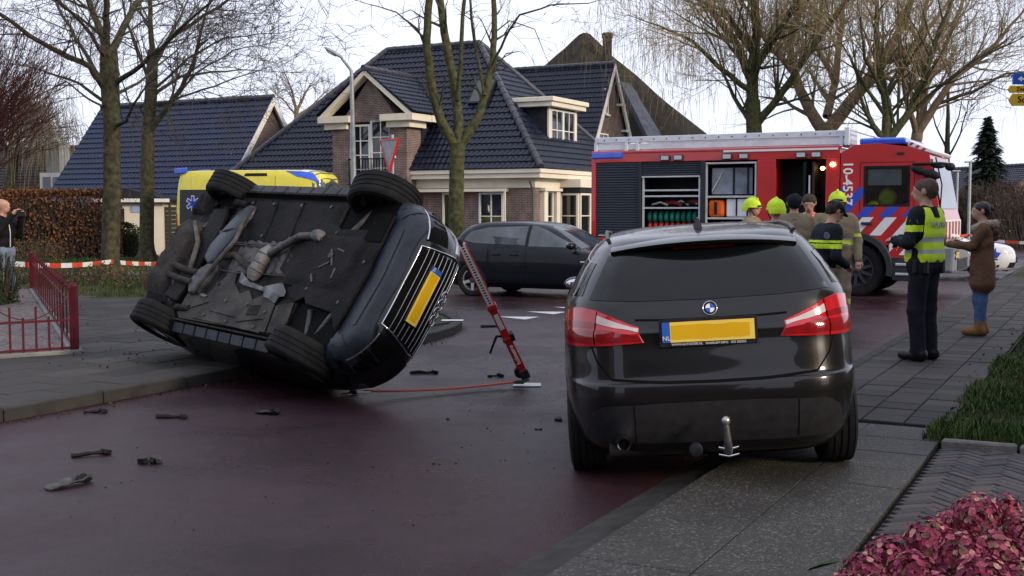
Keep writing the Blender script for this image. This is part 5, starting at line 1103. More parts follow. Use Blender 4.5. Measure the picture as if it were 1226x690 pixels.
    patch(bv,[(1.88,-.46,0),(1.92,0,0),(1.88,.46,0)],[(1.84,-.46,0),(1.88,0,0),(1.84,.46,0)],(0,0,1),24,4,.020,.02).build('lip_ridge',Mp,T,smooth=40)
    for sg in (-1,1): patch(bv,[(1.78,sg*.82,0),(1.94,sg*.72,0)],[(1.66,sg*.62,0),(1.78,sg*.56,0)],(0,0,1),12,6,.020,.02).build('arch_liner',Mp,T,smooth=40)
    # grille
    X=(-1,0,0)
    patch(bv,[(2,-.44,.705),(2,0,.715),(2,.44,.705)],[(2,-.36,.265),(2,0,.262),(2,.36,.265)],X,30,12,.006).build('grille',M_gap,T,smooth=40)
    fr=MB()
    for pts in ([(2,-.45,.712),(2,0,.722),(2,.45,.712)],[(2,-.37,.258),(2,0,.255),(2,.37,.258)],[(2,-.45,.712),(2,-.46,.60),(2,-.37,.258)],[(2,.45,.712),(2,.46,.60),(2,.37,.258)]):
        q=resample(pts,24); r=[]
        for p in q: h=bv.ray_cast(p+Vector((2,0,0)),Vector(X)); r.append(h[0]+h[1]*.010)
        fr.tube(r,.0075,8)
    fr.build('grille_frame',M_chrome,T,smooth=50)
    for k in range(8):
        z=.315+k*.050; w=.37+(z-.26)/.45*.075; q=resample([(2,-w,z),(2,w,z)],22); r=[]
        for p in q: h=bv.ray_cast(p+Vector((2,0,0)),Vector(X)); r.append(h[0]+h[1]*.012)
        b=MB(); b.tube(r,.0042,6); b.build('grille_slat',mat('dark_chrome',(.26,.26,.27),.25,metal=1,var=.1),T,smooth=50)
    for k in range(4):
        h=bv.ray_cast(Vector((4,-.1125+k*.075,.645)),Vector(X)); b=MB(); ring(b,h[0]+h[1]*.032,(0,1,0),Vector((0,1,0)).cross(h[1]),.047,.0065); b.build('ring_emblem',M_chrome,T,smooth=60)
    h=bv.ray_cast(Vector((4,0,.44)),Vector(X)); nn=Vector(h[1]); nn=nn if nn.x>0 else -nn; U=Vector((0,1,0)); plate(T,frame(h[0]+nn*.026,U,nn.cross(U),nn),.52,.115,.006)
    for sg in (-1,1):
        patch(bv,[(1.72,sg*.86,.775),(1.98,sg*.52,.735)],[(1.80,sg*.86,.64),(2.06,sg*.50,.60)],(-.75,-sg*.66,0),18,8,.006).build('headlamp',M_lamp if sg<0 else M_blackp,T,smooth=40)
        patch(bv,[(1.9,sg*.80,.47),(2.1,sg*.50,.49)],[(1.9,sg*.78,.29),(2.1,sg*.46,.28)],(-.8,-sg*.6,0),16,8,.005).build('side_intake',M_gap,T,smooth=40)
        q=resample([(1.9,sg*.78,.285),(2.0,sg*.62,.28),(2.06,sg*.44,.28)],16); r=[]; D=Vector((-.8,-sg*.6,0)).normalized()
        for p in q: hh=bv.ray_cast(p-D*3,D); r.append(hh[0]+hh[1]*.010)
        b=MB(); b.tube(r,.009,6); b.build('intake_blade',M_chrome,T,smooth=50)
        # side glass and tail lamps
        patch(bv,[(-.14,sg,1.33),(.15,sg,1.26),(.50,sg,1.10),(.82,sg,.98)],[(-.14,sg,.985),(.82,sg,.955)],(0,-sg,0),20,8,.004).build('side_window',M_cglass,T,smooth=40)
        patch(bv,[(-1.38,sg,1.16),(-.95,sg,1.30),(-.21,sg,1.34)],[(-1.46,sg,1.05),(-.21,sg,.985)],(0,-sg,0),20,8,.004).build('side_window',M_cglass,T,smooth=40)
        patch(bv,[(-1.88,sg*.85,.96),(-2.03,sg*.55,.94)],[(-1.95,sg*.86,.78),(-2.08,sg*.52,.78)],(.75,-sg*.66,0),14,6,.006).build('tail_lamp',M_redl,T,smooth=40)
        for pts in ([(-.175,sg,1.33),(-.175,sg,.30)],[(.9,sg,.95),(.95,sg,.6),(.88,sg,.30)]): seam(bv,pts,(0,-sg,0),.007).build('door_gap',M_gap,T)
        mirror(T,(.80,sg*.85,1.0),sg,PAINT_AUDI)
        wheel(T,(-1.30,sg*.775,.215),sg,.325,.235,M_rimS)
        wheel(T,(1.30,sg*.775,.215),sg,.325,.235,M_rimS,axis=(.20*sg if sg<0 else -.10,sg,0))
    patch(bv,[(.22,.52,1.33),(.15,0,1.35),(.22,-.52,1.33)],[(.96,.68,.98),(1.05,0,.96),(.96,-.68,.98)],(-.7,0,-.7),24,8,.004).build('windscreen',M_cglass,T,smooth=40)
    return T
AUDI=audi()
# ---------------------------------------------------------------- rescue strut propping the car, and its ratchet strap
def strut():
    a=G(631,462); a.z=.06; e=AT(552,292,10.35); d=(e-a); L=d.length; z=d.normalized(); x=Vector((0,-1,0)); x=(x-z*x.dot(z)).normalized(); y=z.cross(x)
    S=thing('rescue_strut','red telescopic rescue strut with perforated white upper bar propping the overturned car','strut',M=frame(a,x,y,z))
    Mred=mat('strut_red',(.30,.014,.010),.4,vs=9,col2=(.42,.03,.02)); Mal=mat('strut_pale',(.60,.60,.60),.45,metal=.2)
    b=MB(); b.bx(-.036,.036,-.036,.036,.10,L*.55); lo=b.build('lower_tube',Mred,S,bevel=.008)
    b=MB(); b.bx(-.024,.024,-.030,.030,L*.55,L*1.0); up=b.build('perforated_bar',Mal,S,bevel=.004)
    for sg in (-1,1): b=MB(); b.bx(-.026,.026,sg*.034-.004,sg*.034+.004,L*.55,L*.995); b.build('bar_edge',Mred,S)
    k=L*.575
    while k<L*.985: b=MB(); b.bx(-.0255,.0255,-.011,.011,k,k+.013); b.build('bar_hole',M_gap,up); k+=.0275
    for z0,h in ((L*.53,.05),(L*.30,.04)): b=MB(); b.bx(-.046,.046,-.046,.046,z0,z0+h); b.build('collar',Mred,S,bevel=.008)
    b=MB(); b.bx(-.038,.038,-.022,.022,L*.39,L*.50); b.build('white_label',Mal,S)
    b=MB(); b.tube([(0,.03,L*.32),(.0,-.08,L*.355),(0,-.20,L*.27)],[.016,.014,.011],8); b.build('lever',M_blackp,S,smooth=40)
    b=MB(); b.bx(-.05,.05,.03,.07,L*.29,L*.34); b.build('latch',M_blackp,S,bevel=.01)
    b=MB(); b.lathe([(.05,-.035),(.058,-.02),(.058,.02),(.05,.035)],(0,-.025,.10),(1,0,0),18); b.build('pivot_wheel',M_blackp,S,smooth=40)
    b=MB(); b.bx(-.045,.045,-.045,.045,.02,.12); b.build('foot_joint',mat('dark_steel',(.06,.06,.065),.45,metal=.7,var=.2),S,bevel=.012)
    R3=S.matrix_world.to_3x3().inverted(); b=MB(); b.box((0,0,0),(.26,.18,.012)); b.v=[R3@(Vector(v)+Vector((.0,0,-.052))) for v in b.v]; b.build('base_plate',M_rimS,S,bevel=.004)
    b=MB(); b.tube([(0,0,L*.99),(0,0,L*1.03)],[.03,.02],8); b.build('strut_head',M_blackp,S)
    lettering('maker_lettering','holmatro',.055,M_signw,S,frame((.0375,0,L*.20),(0,0,1),(0,-1,0),(1,0,0)),1.0,True)
    p0=G(617,464); p1=G(436,480); st=thing('ratchet_strap','orange ratchet strap lying from strut foot to overturned car','strap',(p0.x,p0.y,0))
    v=(p1-p0); v.z=0; n=Vector((-v.y,v.x,0)).normalized()*.026; b=MB(); m=14; P=[]
    for i in range(m+1): f=i/m; c=v*f+Vector((0,0,.045-.025*math.sin(math.pi*f)+.03*f)); P.append([c-n,c+n,c+n+Vector((0,0,.014)),c-n+Vector((0,0,.014))])
    b.loft(P); b.build('webbing',mat('orange_webbing',(.42,.085,.065),.7,vs=40),st)
    b=MB(); b.box((0.03,0,.05),(.10,.06,.03)); b.tube([(.07,0,.05),(.13,0,.075)],.012,8); b.build('ratchet',mat('dark_steel',(.06,.06,.065)),st,bevel=.006)
    b=MB(); b.box(v+Vector((0,0,.075)),(.12,.05,.02)); b.build('strap_hook',M_rimS,st,bevel=.006)
strut()
# ================================================================ FIRE ENGINE
def thin_glass():
    m=bpy.data.materials.new('thin_glass'); m.use_nodes=True; t=m.node_tree; b=t.nodes['Principled BSDF']; o=t.nodes['Material Output']
    tr=t.nodes.new('ShaderNodeBsdfTransparent'); tr.inputs[0].default_value=(.75,.80,.80,1); gl=t.nodes.new('ShaderNodeBsdfGlossy'); gl.inputs['Roughness'].default_value=.03
    fr=t.nodes.new('ShaderNodeFresnel'); fr.inputs[0].default_value=1.5; mx=t.nodes.new('ShaderNodeMixShader'); L=t.links.new
    ad=t.nodes.new('ShaderNodeMath'); ad.operation='ADD'; ad.inputs[1].default_value=.05; L(fr.outputs[0],ad.inputs[0]); L(ad.outputs[0],mx.inputs[0]); L(tr.outputs[0],mx.inputs[1]); L(gl.outputs[0],mx.inputs[2]); L(mx.outputs[0],o.inputs['Surface']); return m
M_thin=thin_glass()
def clip_poly(P,x0,x1,z0,z1):
    for ax,lim,sg in ((0,x0,1),(0,x1,-1),(1,z0,1),(1,z1,-1)):
        Q=[]
        for i in range(len(P)):
            a,b=P[i-1],P[i]; ia=(a[ax]-lim)*sg>=0; ib=(b[ax]-lim)*sg>=0
            if ia!=ib: f=(lim-a[ax])/(b[ax]-a[ax]); Q.append((a[0]+(b[0]-a[0])*f,a[1]+(b[1]-a[1])*f))
            if ib: Q.append(b)
        P=Q
        if len(P)<3: return None
    return P
M_fr=mat('fire_red',(.42,.014,.016),.32,var=.08,vs=2,coat=.7); M_alu=mat('aluminium',(.50,.52,.54),.42,metal=.55,var=.12,vs=8)
M_shut=mat('shutter_grey',(.045,.055,.072),.45,metal=.3,var=.1,vs=3); M_lad=mat('ladder_white',(.60,.63,.68),.45,metal=.2,var=.1,vs=6)
M_blue=mat('blue_film',(.03,.07,.46),.4,var=.06); M_wfilm=mat('white_film',(.66,.67,.70),.4,var=.05); M_dkgrey=mat('dark_grey_plastic',(.030,.033,.040),.55,var=.2,vs=9)
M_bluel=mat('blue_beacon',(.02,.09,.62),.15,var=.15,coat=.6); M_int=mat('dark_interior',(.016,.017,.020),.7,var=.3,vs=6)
M_warm=mat('warm_lamp',(1,.7,.3),.4,emit=((1,.55,.16),14)); M_hi=mat('hi_vis_yellow',(.50,.68,.03),.55,var=.1,vs=9)
def engine():
    f=Vector((.883,-.469,0)).normalized(); l=Vector((-f.y,f.x,0)); o=Vector((6.5,22.14,0))+l*1.2
    T=thing('fire_engine','red fire engine with striped cab, open lockers and white roof ladder','fire engine',M=frame(o,f,l,(0,0,1)))
    def B(name,*a,m=M_fr,bev=.01,parent=T,**k): b=MB(); b.bx(*a); return b.build(name,m,parent,bevel=bev,**k)
    Y0=-1.2
    # superstructure: panels around the lockers
    B('body_core',-5.44,-.36,-.55,1.19,.72,2.78)
    B('rear_post',-5.47,-5.37,Y0,-.55,.72,2.80); B('header',-5.37,-.32,Y0,-.55,2.62,2.82); B('locker_sill',-5.37,-1.55,Y0,-.55,.72,1.06)
    B('pillar',-1.92,-1.55,Y0,-.55,1.06,2.62); B('pillar',-.58,-.32,Y0,-.55,.72,2.62); B('door_sill',-1.55,-.58,Y0,-.55,.72,.95,m=M_dkgrey)
    B('roof_edge',-5.47,-.30,Y0-.012,Y0+.10,2.80,2.86,bev=.02); B('white_roof_line',-2.6,-.35,Y0-.016,Y0-.011,2.78,2.82,m=M_wfilm,bev=0)
    B('rear_corner_light',-5.46,-4.75,Y0-.02,Y0+.10,2.70,2.84,m=M_bluel,bev=.03)
    B('locker_post',-4.41,-4.35,Y0,-.55,1.06,2.62,m=M_dkgrey,bev=.005); B('locker_post',-3.08,-2.98,Y0,-.55,1.06,2.62,m=M_dkgrey,bev=.005)
    # closed roller shutter (slats) and the rolled-up ones
    b=MB(); n=30
    for k in range(n): z=1.06+k*1.555/n; b.prism([(-5.36,Y0+.03,z),(-5.36,Y0+.015,z+.02),(-5.36,Y0+.015,z+.042),(-5.36,Y0+.03,z+.0515)],(.945,0,0))
    b.build('roller_shutter',M_shut,T); B('shutter_handle',-5.30,-4.48,Y0+.0,Y0+.02,1.09,1.12,m=M_alu,bev=.003)
    b=MB()
    for k in range(6): z=2.34+k*.045; b.prism([(-4.34,Y0+.04,z),(-4.34,Y0+.025,z+.02),(-4.34,Y0+.025,z+.036),(-4.34,Y0+.04,z+.044)],(1.25,0,0))
    b.build('roller_shutter',M_shut,T); B('shutter_handle',-4.34,-3.09,Y0+.0,Y0+.05,2.30,2.33,m=M_alu,bev=.004)
    B('shutter_handle',-2.97,-1.93,Y0+.0,Y0+.05,2.55,2.585,m=M_alu,bev=.004)
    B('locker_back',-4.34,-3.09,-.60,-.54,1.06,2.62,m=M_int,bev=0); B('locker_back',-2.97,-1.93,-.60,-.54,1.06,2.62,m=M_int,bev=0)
    # locker 2: frames, shelf, tools, rolled hoses
    for x in (-4.33,-3.12): B('locker_rail',x,x+.04,Y0+.02,Y0+.06,1.10,2.30,m=M_alu,bev=.004)
    for z in (2.02,1.90,1.66,1.16): B('locker_shelf',-4.30,-3.12,Y0+.04,-.62,z,z+.035,m=M_alu,bev=.004)
    R=random.Random(2)
    for k in range(7): b=MB(); x=-4.2+k*.15; b.tube([(x,-.95,1.75+.02*(k%3)),(x+.20,-.98,1.80+.03*(k%2)),(x+.35,-.96,1.74)],.022+.008*(k%3),7); b.build('tool',[M_alu,M_blackp,mat('tool_red',(.25,.02,.02),.5)][k%3],T,smooth=50)
    Mh=[mat('hose_green',(.012,.13,.10),.7,var=.2),mat('hose_red',(.40,.04,.03),.7,var=.2)]
    for k in range(9):
        x=-4.21+k*.122
        for q,(m,dz) in enumerate(((Mh[0],.30),(Mh[1],.10))):
            b=MB(); ring(b,(x,-.98,1.20+dz),(0,1,.15),(0,0,1),.085 if q==0 else .06,.045,18,7); b.build('rolled_hose',m,T,smooth=60)
    # locker 3: clear bag panel with straps, orange bag, white case
    B('equipment_net',-2.90,-2.06,-1.02,-.99,1.95,2.48,m=mat('clear_sheet',(.17,.20,.25),.15,var=.5,vs=3,coat=.6),bev=.01)
    for x in (-2.45,-2.16): B('strap',x,x+.03,-1.045,-1.025,1.93,2.52,m=M_blackp,bev=0)
    b=MB(); b.tube([(-2.88,-1.04,2.02),(-2.66,-1.04,2.40)],.012,6); b.build('pole_tool',M_lad,T)
    B('locker_shelf',-2.97,-1.93,Y0+.03,-.62,1.88,1.92,m=M_alu,bev=.004); B('locker_shelf',-2.97,-1.93,Y0+.03,-.62,1.45,1.49,m=M_alu,bev=.004)
    B('orange_bag',-2.93,-2.60,Y0+.06,-.75,1.50,1.84,m=mat('orange_cloth',(.62,.11,.02),.7,var=.2),bev=.06); B('bag_handle',-2.80,-2.74,Y0+.045,Y0+.06,1.55,1.80,m=M_blackp,bev=.01)
    B('white_case',-2.56,-2.02,Y0+.08,-.75,1.50,1.86,m=M_wfilm,bev=.03)
    for x in (-2.36,-2.14): B('strap',x,x+.03,Y0+.065,Y0+.08,1.52,1.86,m=M_blackp,bev=0)
    for x in (-2.97,-1.965): B('locker_rail',x,x+.035,Y0+.01,Y0+.05,1.10,2.55,m=M_alu,bev=.004)
    for k in range(4): B('stowed_box',-2.9+k*.22,-2.72+k*.22,Y0+.08,-.75,1.12,1.40,m=[M_dkgrey,M_alu,M_blackp,mat('tool_red',(.25,.02,.02))][k],bev=.015)
    # crew door: dark opening, folded glazed leaf, seat, warm lamps
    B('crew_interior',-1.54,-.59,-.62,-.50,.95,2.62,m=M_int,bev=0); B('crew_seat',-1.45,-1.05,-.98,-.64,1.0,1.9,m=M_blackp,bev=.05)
    fd=B('folding_door',-1.02,-.96,Y0+.02,-.66,.98,2.56,m=M_int,bev=.01); B('door_glass',-1.028,-1.021,Y0+.10,-.75,1.5,2.45,m=M_cglass,bev=0,parent=fd)
    fd=B('folding_door',-.84,-.80,Y0-.02,-.70,.98,2.56,m=M_int,bev=.01); B('grab_rail',-.90,-.87,Y0-.03,Y0+.0,1.3,2.3,m=M_alu,bev=.01,parent=fd)
    for c,r in (((-.445,Y0-.015,2.50),.055),((-.70,-.95,2.44),.045)):
        b=MB(); b.ell(c,(r,.03,r*.8),14,8); b.build('warm_lamp',M_warm,T,smooth=60)
    # roof: ladder, spotlights, gantry
    b=MB(); b.bx(-5.42,-.22,Y0+.06,Y0+.14,3.03,3.15); lad=b.build('roof_ladder',M_lad,T,bevel=.01)
    for a in ((-5.42,-.22,Y0+.08,Y0+.15,2.88,3.0),(-5.42,-.22,Y0+.62,Y0+.70,3.03,3.15),(-5.42,-.22,Y0+.60,Y0+.68,2.88,3.0)): B('ladder_rail',*a,m=M_lad,parent=lad)
    for k in range(19): b=MB(); x=-5.25+k*.275; b.tube([(x,Y0+.08,3.08),(x,Y0+.66,3.08)],.018,8); b.build('rung',M_lad,lad,smooth=50)
    for k in range(19): b=MB(); x=-5.2+k*.275; b.lathe([(.014,0),(.014,.006)],(x,Y0+.06,3.09),(0,-1,0),10); b.build('rung_end',M_dkgrey,lad)
    for x in (-5.44,-4.75,-4.5,-.35): B('ladder_bracket',x,x+.07,Y0+.06,Y0+.75,2.84,3.05,m=M_lad)
    B('ladder_end_frame',-.25,-.16,Y0+.02,Y0+.80,2.86,3.20,m=M_lad)
    for k in range(4): b=MB(); b.tube([(-.2+k*.16,Y0+.10,3.16-k*.05),(-.2+k*.16,Y0+.75,3.16-k*.05)],.016,6); b.tube([(-.2,Y0+.12,3.16),(.42,Y0+.12,2.96)],.016,6) if k==0 else None; b.build('roof_rack_bar',M_lad,T,smooth=40)
    for x in (-3.92,-3.64,-2.62,-2.28,-1.15,-.86): lb=B('spotlight',x,x+.2,Y0-.05,Y0+.02,2.64,2.75,m=M_dkgrey,bev=.01); B('spot_lens',x+.02,x+.18,Y0-.056,Y0-.049,2.655,2.735,m=M_alu,bev=0,parent=lb)
    # cab
    prof=[(-.30,.98),(-.30,2.72),(-.05,2.86),(.35,2.88),(.95,2.80),(1.30,2.66),(1.48,1.72),(1.56,1.45),(1.58,.50),(.60,.50),(.60,.98)]
    b=MB(); b.prism([(x,Y0,z) for x,z in prof],(0,2.4,0)); cab=b.build('cab',[M_fr,M_gap],T)
    for sg in (-1,1):
        c=MB(); c.lathe([(.64,0),(.64,.6)],(0,sg*.75,.52),(0,sg,0),40); co=c.build('cut',M_gap); co['_del']=1; md=cab.modifiers.new('b','BOOLEAN'); md.object=co; md.solver='EXACT'
        try: md.material_mode='TRANSFER'
        except Exception: pass
    W0=dict(x0=.17,x1=.93,z0=1.74,z1=2.42)
    c=MB(); c.bx(.17,.93,-1.6,-.35,1.74,2.42); co=c.build('cut',M_int); co['_del']=1; md=cab.modifiers.new('b','BOOLEAN'); md.object=co; md.solver='EXACT'
    for mm in cab.modifiers:
        mm.object.parent=T
    bake_mods(cab)
    for q in [q for q in COL.objects if q.get('_del')]: bpy.data.objects.remove(q)
    bv=cab.modifiers.new('bevel','BEVEL'); bv.width=.035; bv.segments=3; bv.limit_method='ANGLE'; bv.angle_limit=R_(50)
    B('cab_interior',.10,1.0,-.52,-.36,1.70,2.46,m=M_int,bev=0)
    b=MB(); b.ell((.50,-.80,1.86),(.17,.14,.20),14,10); b.build('hi_vis_headrest',M_hi,T,smooth=60)
    B('sun_blind',.19,.80,-1.12,-1.10,2.10,2.41,m=mat('pale_panel',(.50,.53,.55),.6),bev=0)  # pale panel behind the upper half of the side window
    b=MB(); b.ell((.52,-1.06,2.34),(.19,.03,.07),14,8); b.build('inner_mirror',M_blackp,T,smooth=60)
    wn=B('cab_window',.17,.93,Y0+.012,Y0+.020,1.74,2.42,m=M_thin,bev=0)
    for a in ((.13,.17,1.70,2.46),(.93,.97,1.70,2.46),(.17,.93,1.70,1.74),(.17,.93,2.42,2.46)): B('window_seal',a[0],a[1],Y0-.006,Y0+.03,a[2],a[3],m=M_blackp,bev=.004,parent=wn)
    # door outline, handle
    for a in ((.06,.068,.98,2.52),(1.04,1.048,.80,2.5),(.06,1.048,2.52,2.528)): B('door_gap',a[0],a[1],Y0-.003,Y0+.004,a[2],a[3],m=M_gap,bev=0)
    B('door_handle',.10,.30,Y0-.05,Y0,1.36,1.41,m=M_dkgrey,bev=.012)
    # livery: diagonal stripes
    n=0
    for (x0,x1,z0,z1,cols) in ((-.29,.125,1.50,2.06,(M_blue,None)),(.125,1.04,1.50,1.695,(M_blue,None)),(-.29,1.04,1.16,1.50,(M_wfilm,None)),(.62,1.40,.80,1.16,(M_wfilm,None)),(1.055,1.36,1.20,1.70,(M_blue,None))):
        k=-8
        while k<12:
            a=k*.42+(.0 if cols[0] is M_blue else .12); w=.21; P=clip_poly([(a+(z0-.5)*.62*1.35,z0),(a+w+(z0-.5)*.62*1.35,z0),(a+w+(z1-.5)*.62*1.35,z1),(a+(z1-.5)*.62*1.35,z1)],x0,x1,z0,z1)
            if P:
                b=MB(); b.prism([(x,Y0-.004-.0003*(k%3),z) for x,z in P],(0,.003,0)); b.build('livery_stripe',cols[0],T)
            k+=1
    lettering('fleet_number','10-4537',.25,M_signw,T,frame((-.17,Y0-.006,2.14),(0,0,-1),(1,0,0),(0,-1,0)),1.0,True)
    # roof light bar and pale front cap
    B('blue_light_bar',.02,.86,Y0+.06,1.10,2.86,2.985,m=M_bluel,bev=.04)
    b=MB(); b.prism([(.90,Y0+.03,2.82),(1.34,Y0+.03,2.66),(1.38,Y0+.03,2.72),(.92,Y0+.03,2.93)],(0,2.34,0)); b.build('roof_cap',M_wfilm,T,bevel=.02)
    for k in range(3): b=MB(); x=.92+k*.11; b.prism([(x,Y0+.025,2.84-k*.05),(x+.05,Y0+.025,2.82-k*.05),(x+.10,Y0+.025,2.87-k*.055),(x+.05,Y0+.025,2.89-k*.055)],(0,.003,0)); b.build('cap_stripe',M_fr,T)
    B('side_marker',.72,.86,Y0-.02,Y0+.02,2.66,2.71,m=M_dkgrey,bev=.01)
    # windscreen, front panel, bumper
    b=MB(); b.prism([(1.325,-1.10,2.58),(1.325,1.10,2.58),(1.505,1.10,1.66),(1.505,-1.10,1.66)],(.012,0,.002)); ws=b.build('windscreen',M_bglass,T)
    B('front_stripe_panel',1.56,1.585,-1.12,1.12,1.05,1.45,m=M_wfilm,bev=.01)
    for k in range(5): B('front_red_block',1.583,1.590,-1.05+k*.44,-.83+k*.44,1.08,1.42,m=M_fr,bev=0)
    B('bumper',1.50,1.76,Y0-.01,1.21,.48,.98,m=mat('bumper_silver',(.24,.25,.27),.4,metal=.4,var=.1),bev=.05)
    B('bumper_grille',1.75,1.775,-.7,.7,.52,.72,m=M_dkgrey,bev=.01)
    plate(T,frame((1.765,-.82,.80),(0,1,0),(0,0,1),(1,0,0)),.42,.11)
    for sg in (-1,1): b=MB(); b.ell((1.72,sg*.98,.80),(.06,.12,.08),14,8); b.build('headlamp',M_lamp,T,smooth=60)
    # mirror cluster hanging from the front corner
    b=MB(); b.tube([(1.02,Y0,2.48),(1.20,Y0-.16,2.47),(1.50,Y0-.14,2.48),(1.70,Y0+.05,2.46)],.028,8); ma=b.build('mirror_arm',M_blackp,T,smooth=50)
    for c,r,a in (((1.14,Y0-.14,2.36),(.15,.07,.075),.35),((1.36,Y0-.16,2.28),(.17,.08,.085),.25),((1.66,Y0+.0,2.42),(.09,.11,.075),0.),((1.46,Y0-.10,2.44),(.13,.06,.05),.1)):
        b=MB(); b.ell(c,r,16,10,0,Matrix.Rotation(a,3,'Y')); b.build('mirror_housing',M_blackp,ma,smooth=60)
    b=MB(); b.tube([(1.40,Y0+.05,2.60),(1.52,Y0+.05,2.1),(1.50,Y0+.05,1.70)],.014,6); b.build('wiper_arm',M_blackp,T)
    # arch flare, steps, wheels
    b=MB(); rg=[]
    for i in range(25):
        a=math.pi*(i/24)*1.12-.19; rg.append([(math.cos(a)*rr,yy,.52+math.sin(a)*rr) for rr,yy in ((.58,Y0+.02),(.58,Y0-.03),(.68,Y0-.03),(.72,Y0+.02))])
    b.loft(rg); b.build('arch_flare',M_dkgrey,T,smooth=40)
    B('step_box',.68,1.42,Y0-.02,-.6,.32,.76,m=M_dkgrey,bev=.02)
    for z in (.42,.60): B('step_tread',.74,1.30,Y0-.04,Y0+.02,z,z+.05,m=M_alu,bev=.01)
    B('skirt',-5.40,-.72,Y0+.02,1.18,.45,.73,m=M_dkgrey,bev=.02)
    for sg in (-1,1):
        for x in (0,-3.75): wheel(T,(x,sg*1.0,.5),sg,.5,.30,M_rimD,10)
engine()
# ================================================================ AMBULANCE
def ambulance():
    f=Vector((.972,-.235,0)).normalized(); l=Vector((-f.y,f.x,0)); M=frame((-7.45,36.8,0),f,l,(0,0,1.07))
    T=thing('ambulance','bright yellow ambulance van standing behind the overturned car','ambulance',M=M)
    My=mat('ambulance_yellow',(.68,.60,.055),.35,var=.05,coat=.6)
    lv=[(.35,-2.95,2.8,.92,9,4),(.5,-3.0,2.92,.97,9,4),(.8,-3.0,2.95,.985,10,4),(1.05,-3.0,2.85,.985,10,4),(1.18,-3.0,2.55,.982,10,4),(1.30,-3.0,2.10,.975,10,5),(1.6,-2.99,2.02,.96,10,5),(2.1,-2.96,1.95,.93,10,5),(2.4,-2.93,1.95,.90,9,5),(2.58,-2.88,1.80,.85,8,4.5),(2.66,-2.78,1.5,.76,7,4),(2.69,-2.5,1.1,.55,5,4)]
    sh=car_shell(lv,4,96); bv=bvh_of(sh); body=sh.build('body',[My,M_gap],T); cut_arches(body,[(-1.85,.35),(1.85,.35)],.42,.99)
    for sg in (-1,1):
        D=(0,-sg,0)
        patch(bv,[(-2.78,sg,2.12),(-1.55,sg,2.12)],[(-2.78,sg,1.12),(-1.55,sg,1.12)],D,12,8,.006).build('side_window',M_cglass,T,smooth=40)
        patch(bv,[(.55,sg,2.05),(1.35,sg,1.95)],[(.55,sg,1.35),(1.75,sg,1.32)],D,12,8,.006).build('cab_window',M_cglass,T,smooth=40)
        h=bv.ray_cast(Vector((-2.3,sg*4,1.72)),Vector(D)); st=MB()
        for k in range(3): st.box(h[0]+Vector((0,sg*.012,0)),(.11,.008,.46),0,Matrix.Rotation(math.pi/3*k,3,'Y'))
        st.build('star_emblem',M_wfilm,T); st=MB()
        for k in range(3): st.box(h[0]+Vector((0,sg*.0175,0)),(.075,.006,.42),0,Matrix.Rotation(math.pi/3*k,3,'Y'))
        st.build('star_emblem',M_blue,T)
        for k in range(11):
            x=-2.6+k*.42; patch(bv,[(x+.30,sg,1.02),(x+.51,sg,1.02)],[(x,sg,.62),(x+.21,sg,.62)],D,5,6,.005,.004).build('livery_stripe',M_blue if k%2 else M_polr,T,smooth=40)
        patch(bv,[(-2.92,sg*.93,1.42),(-3.0,sg*.80,1.42)],[(-2.92,sg*.95,.95),(-3.0,sg*.80,.95)],(.6,-sg*.8,0),6,6,.01).build('tail_lamp',M_redl,T,smooth=40)
        b=MB(); b.box((-2.80,sg*.74,2.67),(.42,.16,.16),0,Matrix.Rotation(-.06,3,'Y')); b.build('rear_beacon',M_bluel,T,bevel=.03)
        patch(bv,[(1.60,sg*.80,2.66),(.75,sg*.84,2.68)],[(1.85,sg*.86,2.40),(1.15,sg*.88,2.50)],(0,-sg*.8,-.6),10,6,.02).build('front_beacon',M_bluel,T,smooth=40)
        patch(bv,[(-.55,sg,2.58),(.15,sg,2.58)],[(-.60,sg,2.50),(.18,sg,2.50)],D,8,4,.012).build('side_light',M_blackp,T,smooth=40)
        for x in (-1.85,1.85): wheel(T,(x,sg*.85,.34),sg,.345,.23)
        for x in (-1.45,.45): seam(bv,[(x,sg,2.5),(x,sg,.45)],D,.012).build('door_gap',M_gap,T)
        mirror(T,(1.75,sg*.98,1.55),sg,M_blackp,1.6)
    patch(bv,[(1.2,.78,2.42),(1.3,0,2.46),(1.2,-.78,2.42)],[(2.1,.86,1.36),(2.3,0,1.36),(2.1,-.86,1.36)],(-.8,0,-.6),20,8,.006).build('windscreen',M_bglass,T,smooth=40)
    patch(bv,[(1.12,-.70,2.62),(1.22,.0,2.63),(1.12,.70,2.62)],[(1.30,-.72,2.50),(1.42,0,2.51),(1.30,.72,2.50)],(-.8,0,-.6),16,5,.012).build('roof_sign',M_wfilm,T,smooth=40)
    patch(bv,[(0,.7,2.2),(0,-.7,2.2)],[(0,.7,1.4),(0,-.7,1.4)],(1,0,0),12,6,.006).build('rear_window',M_cglass,T,smooth=40)
ambulance()
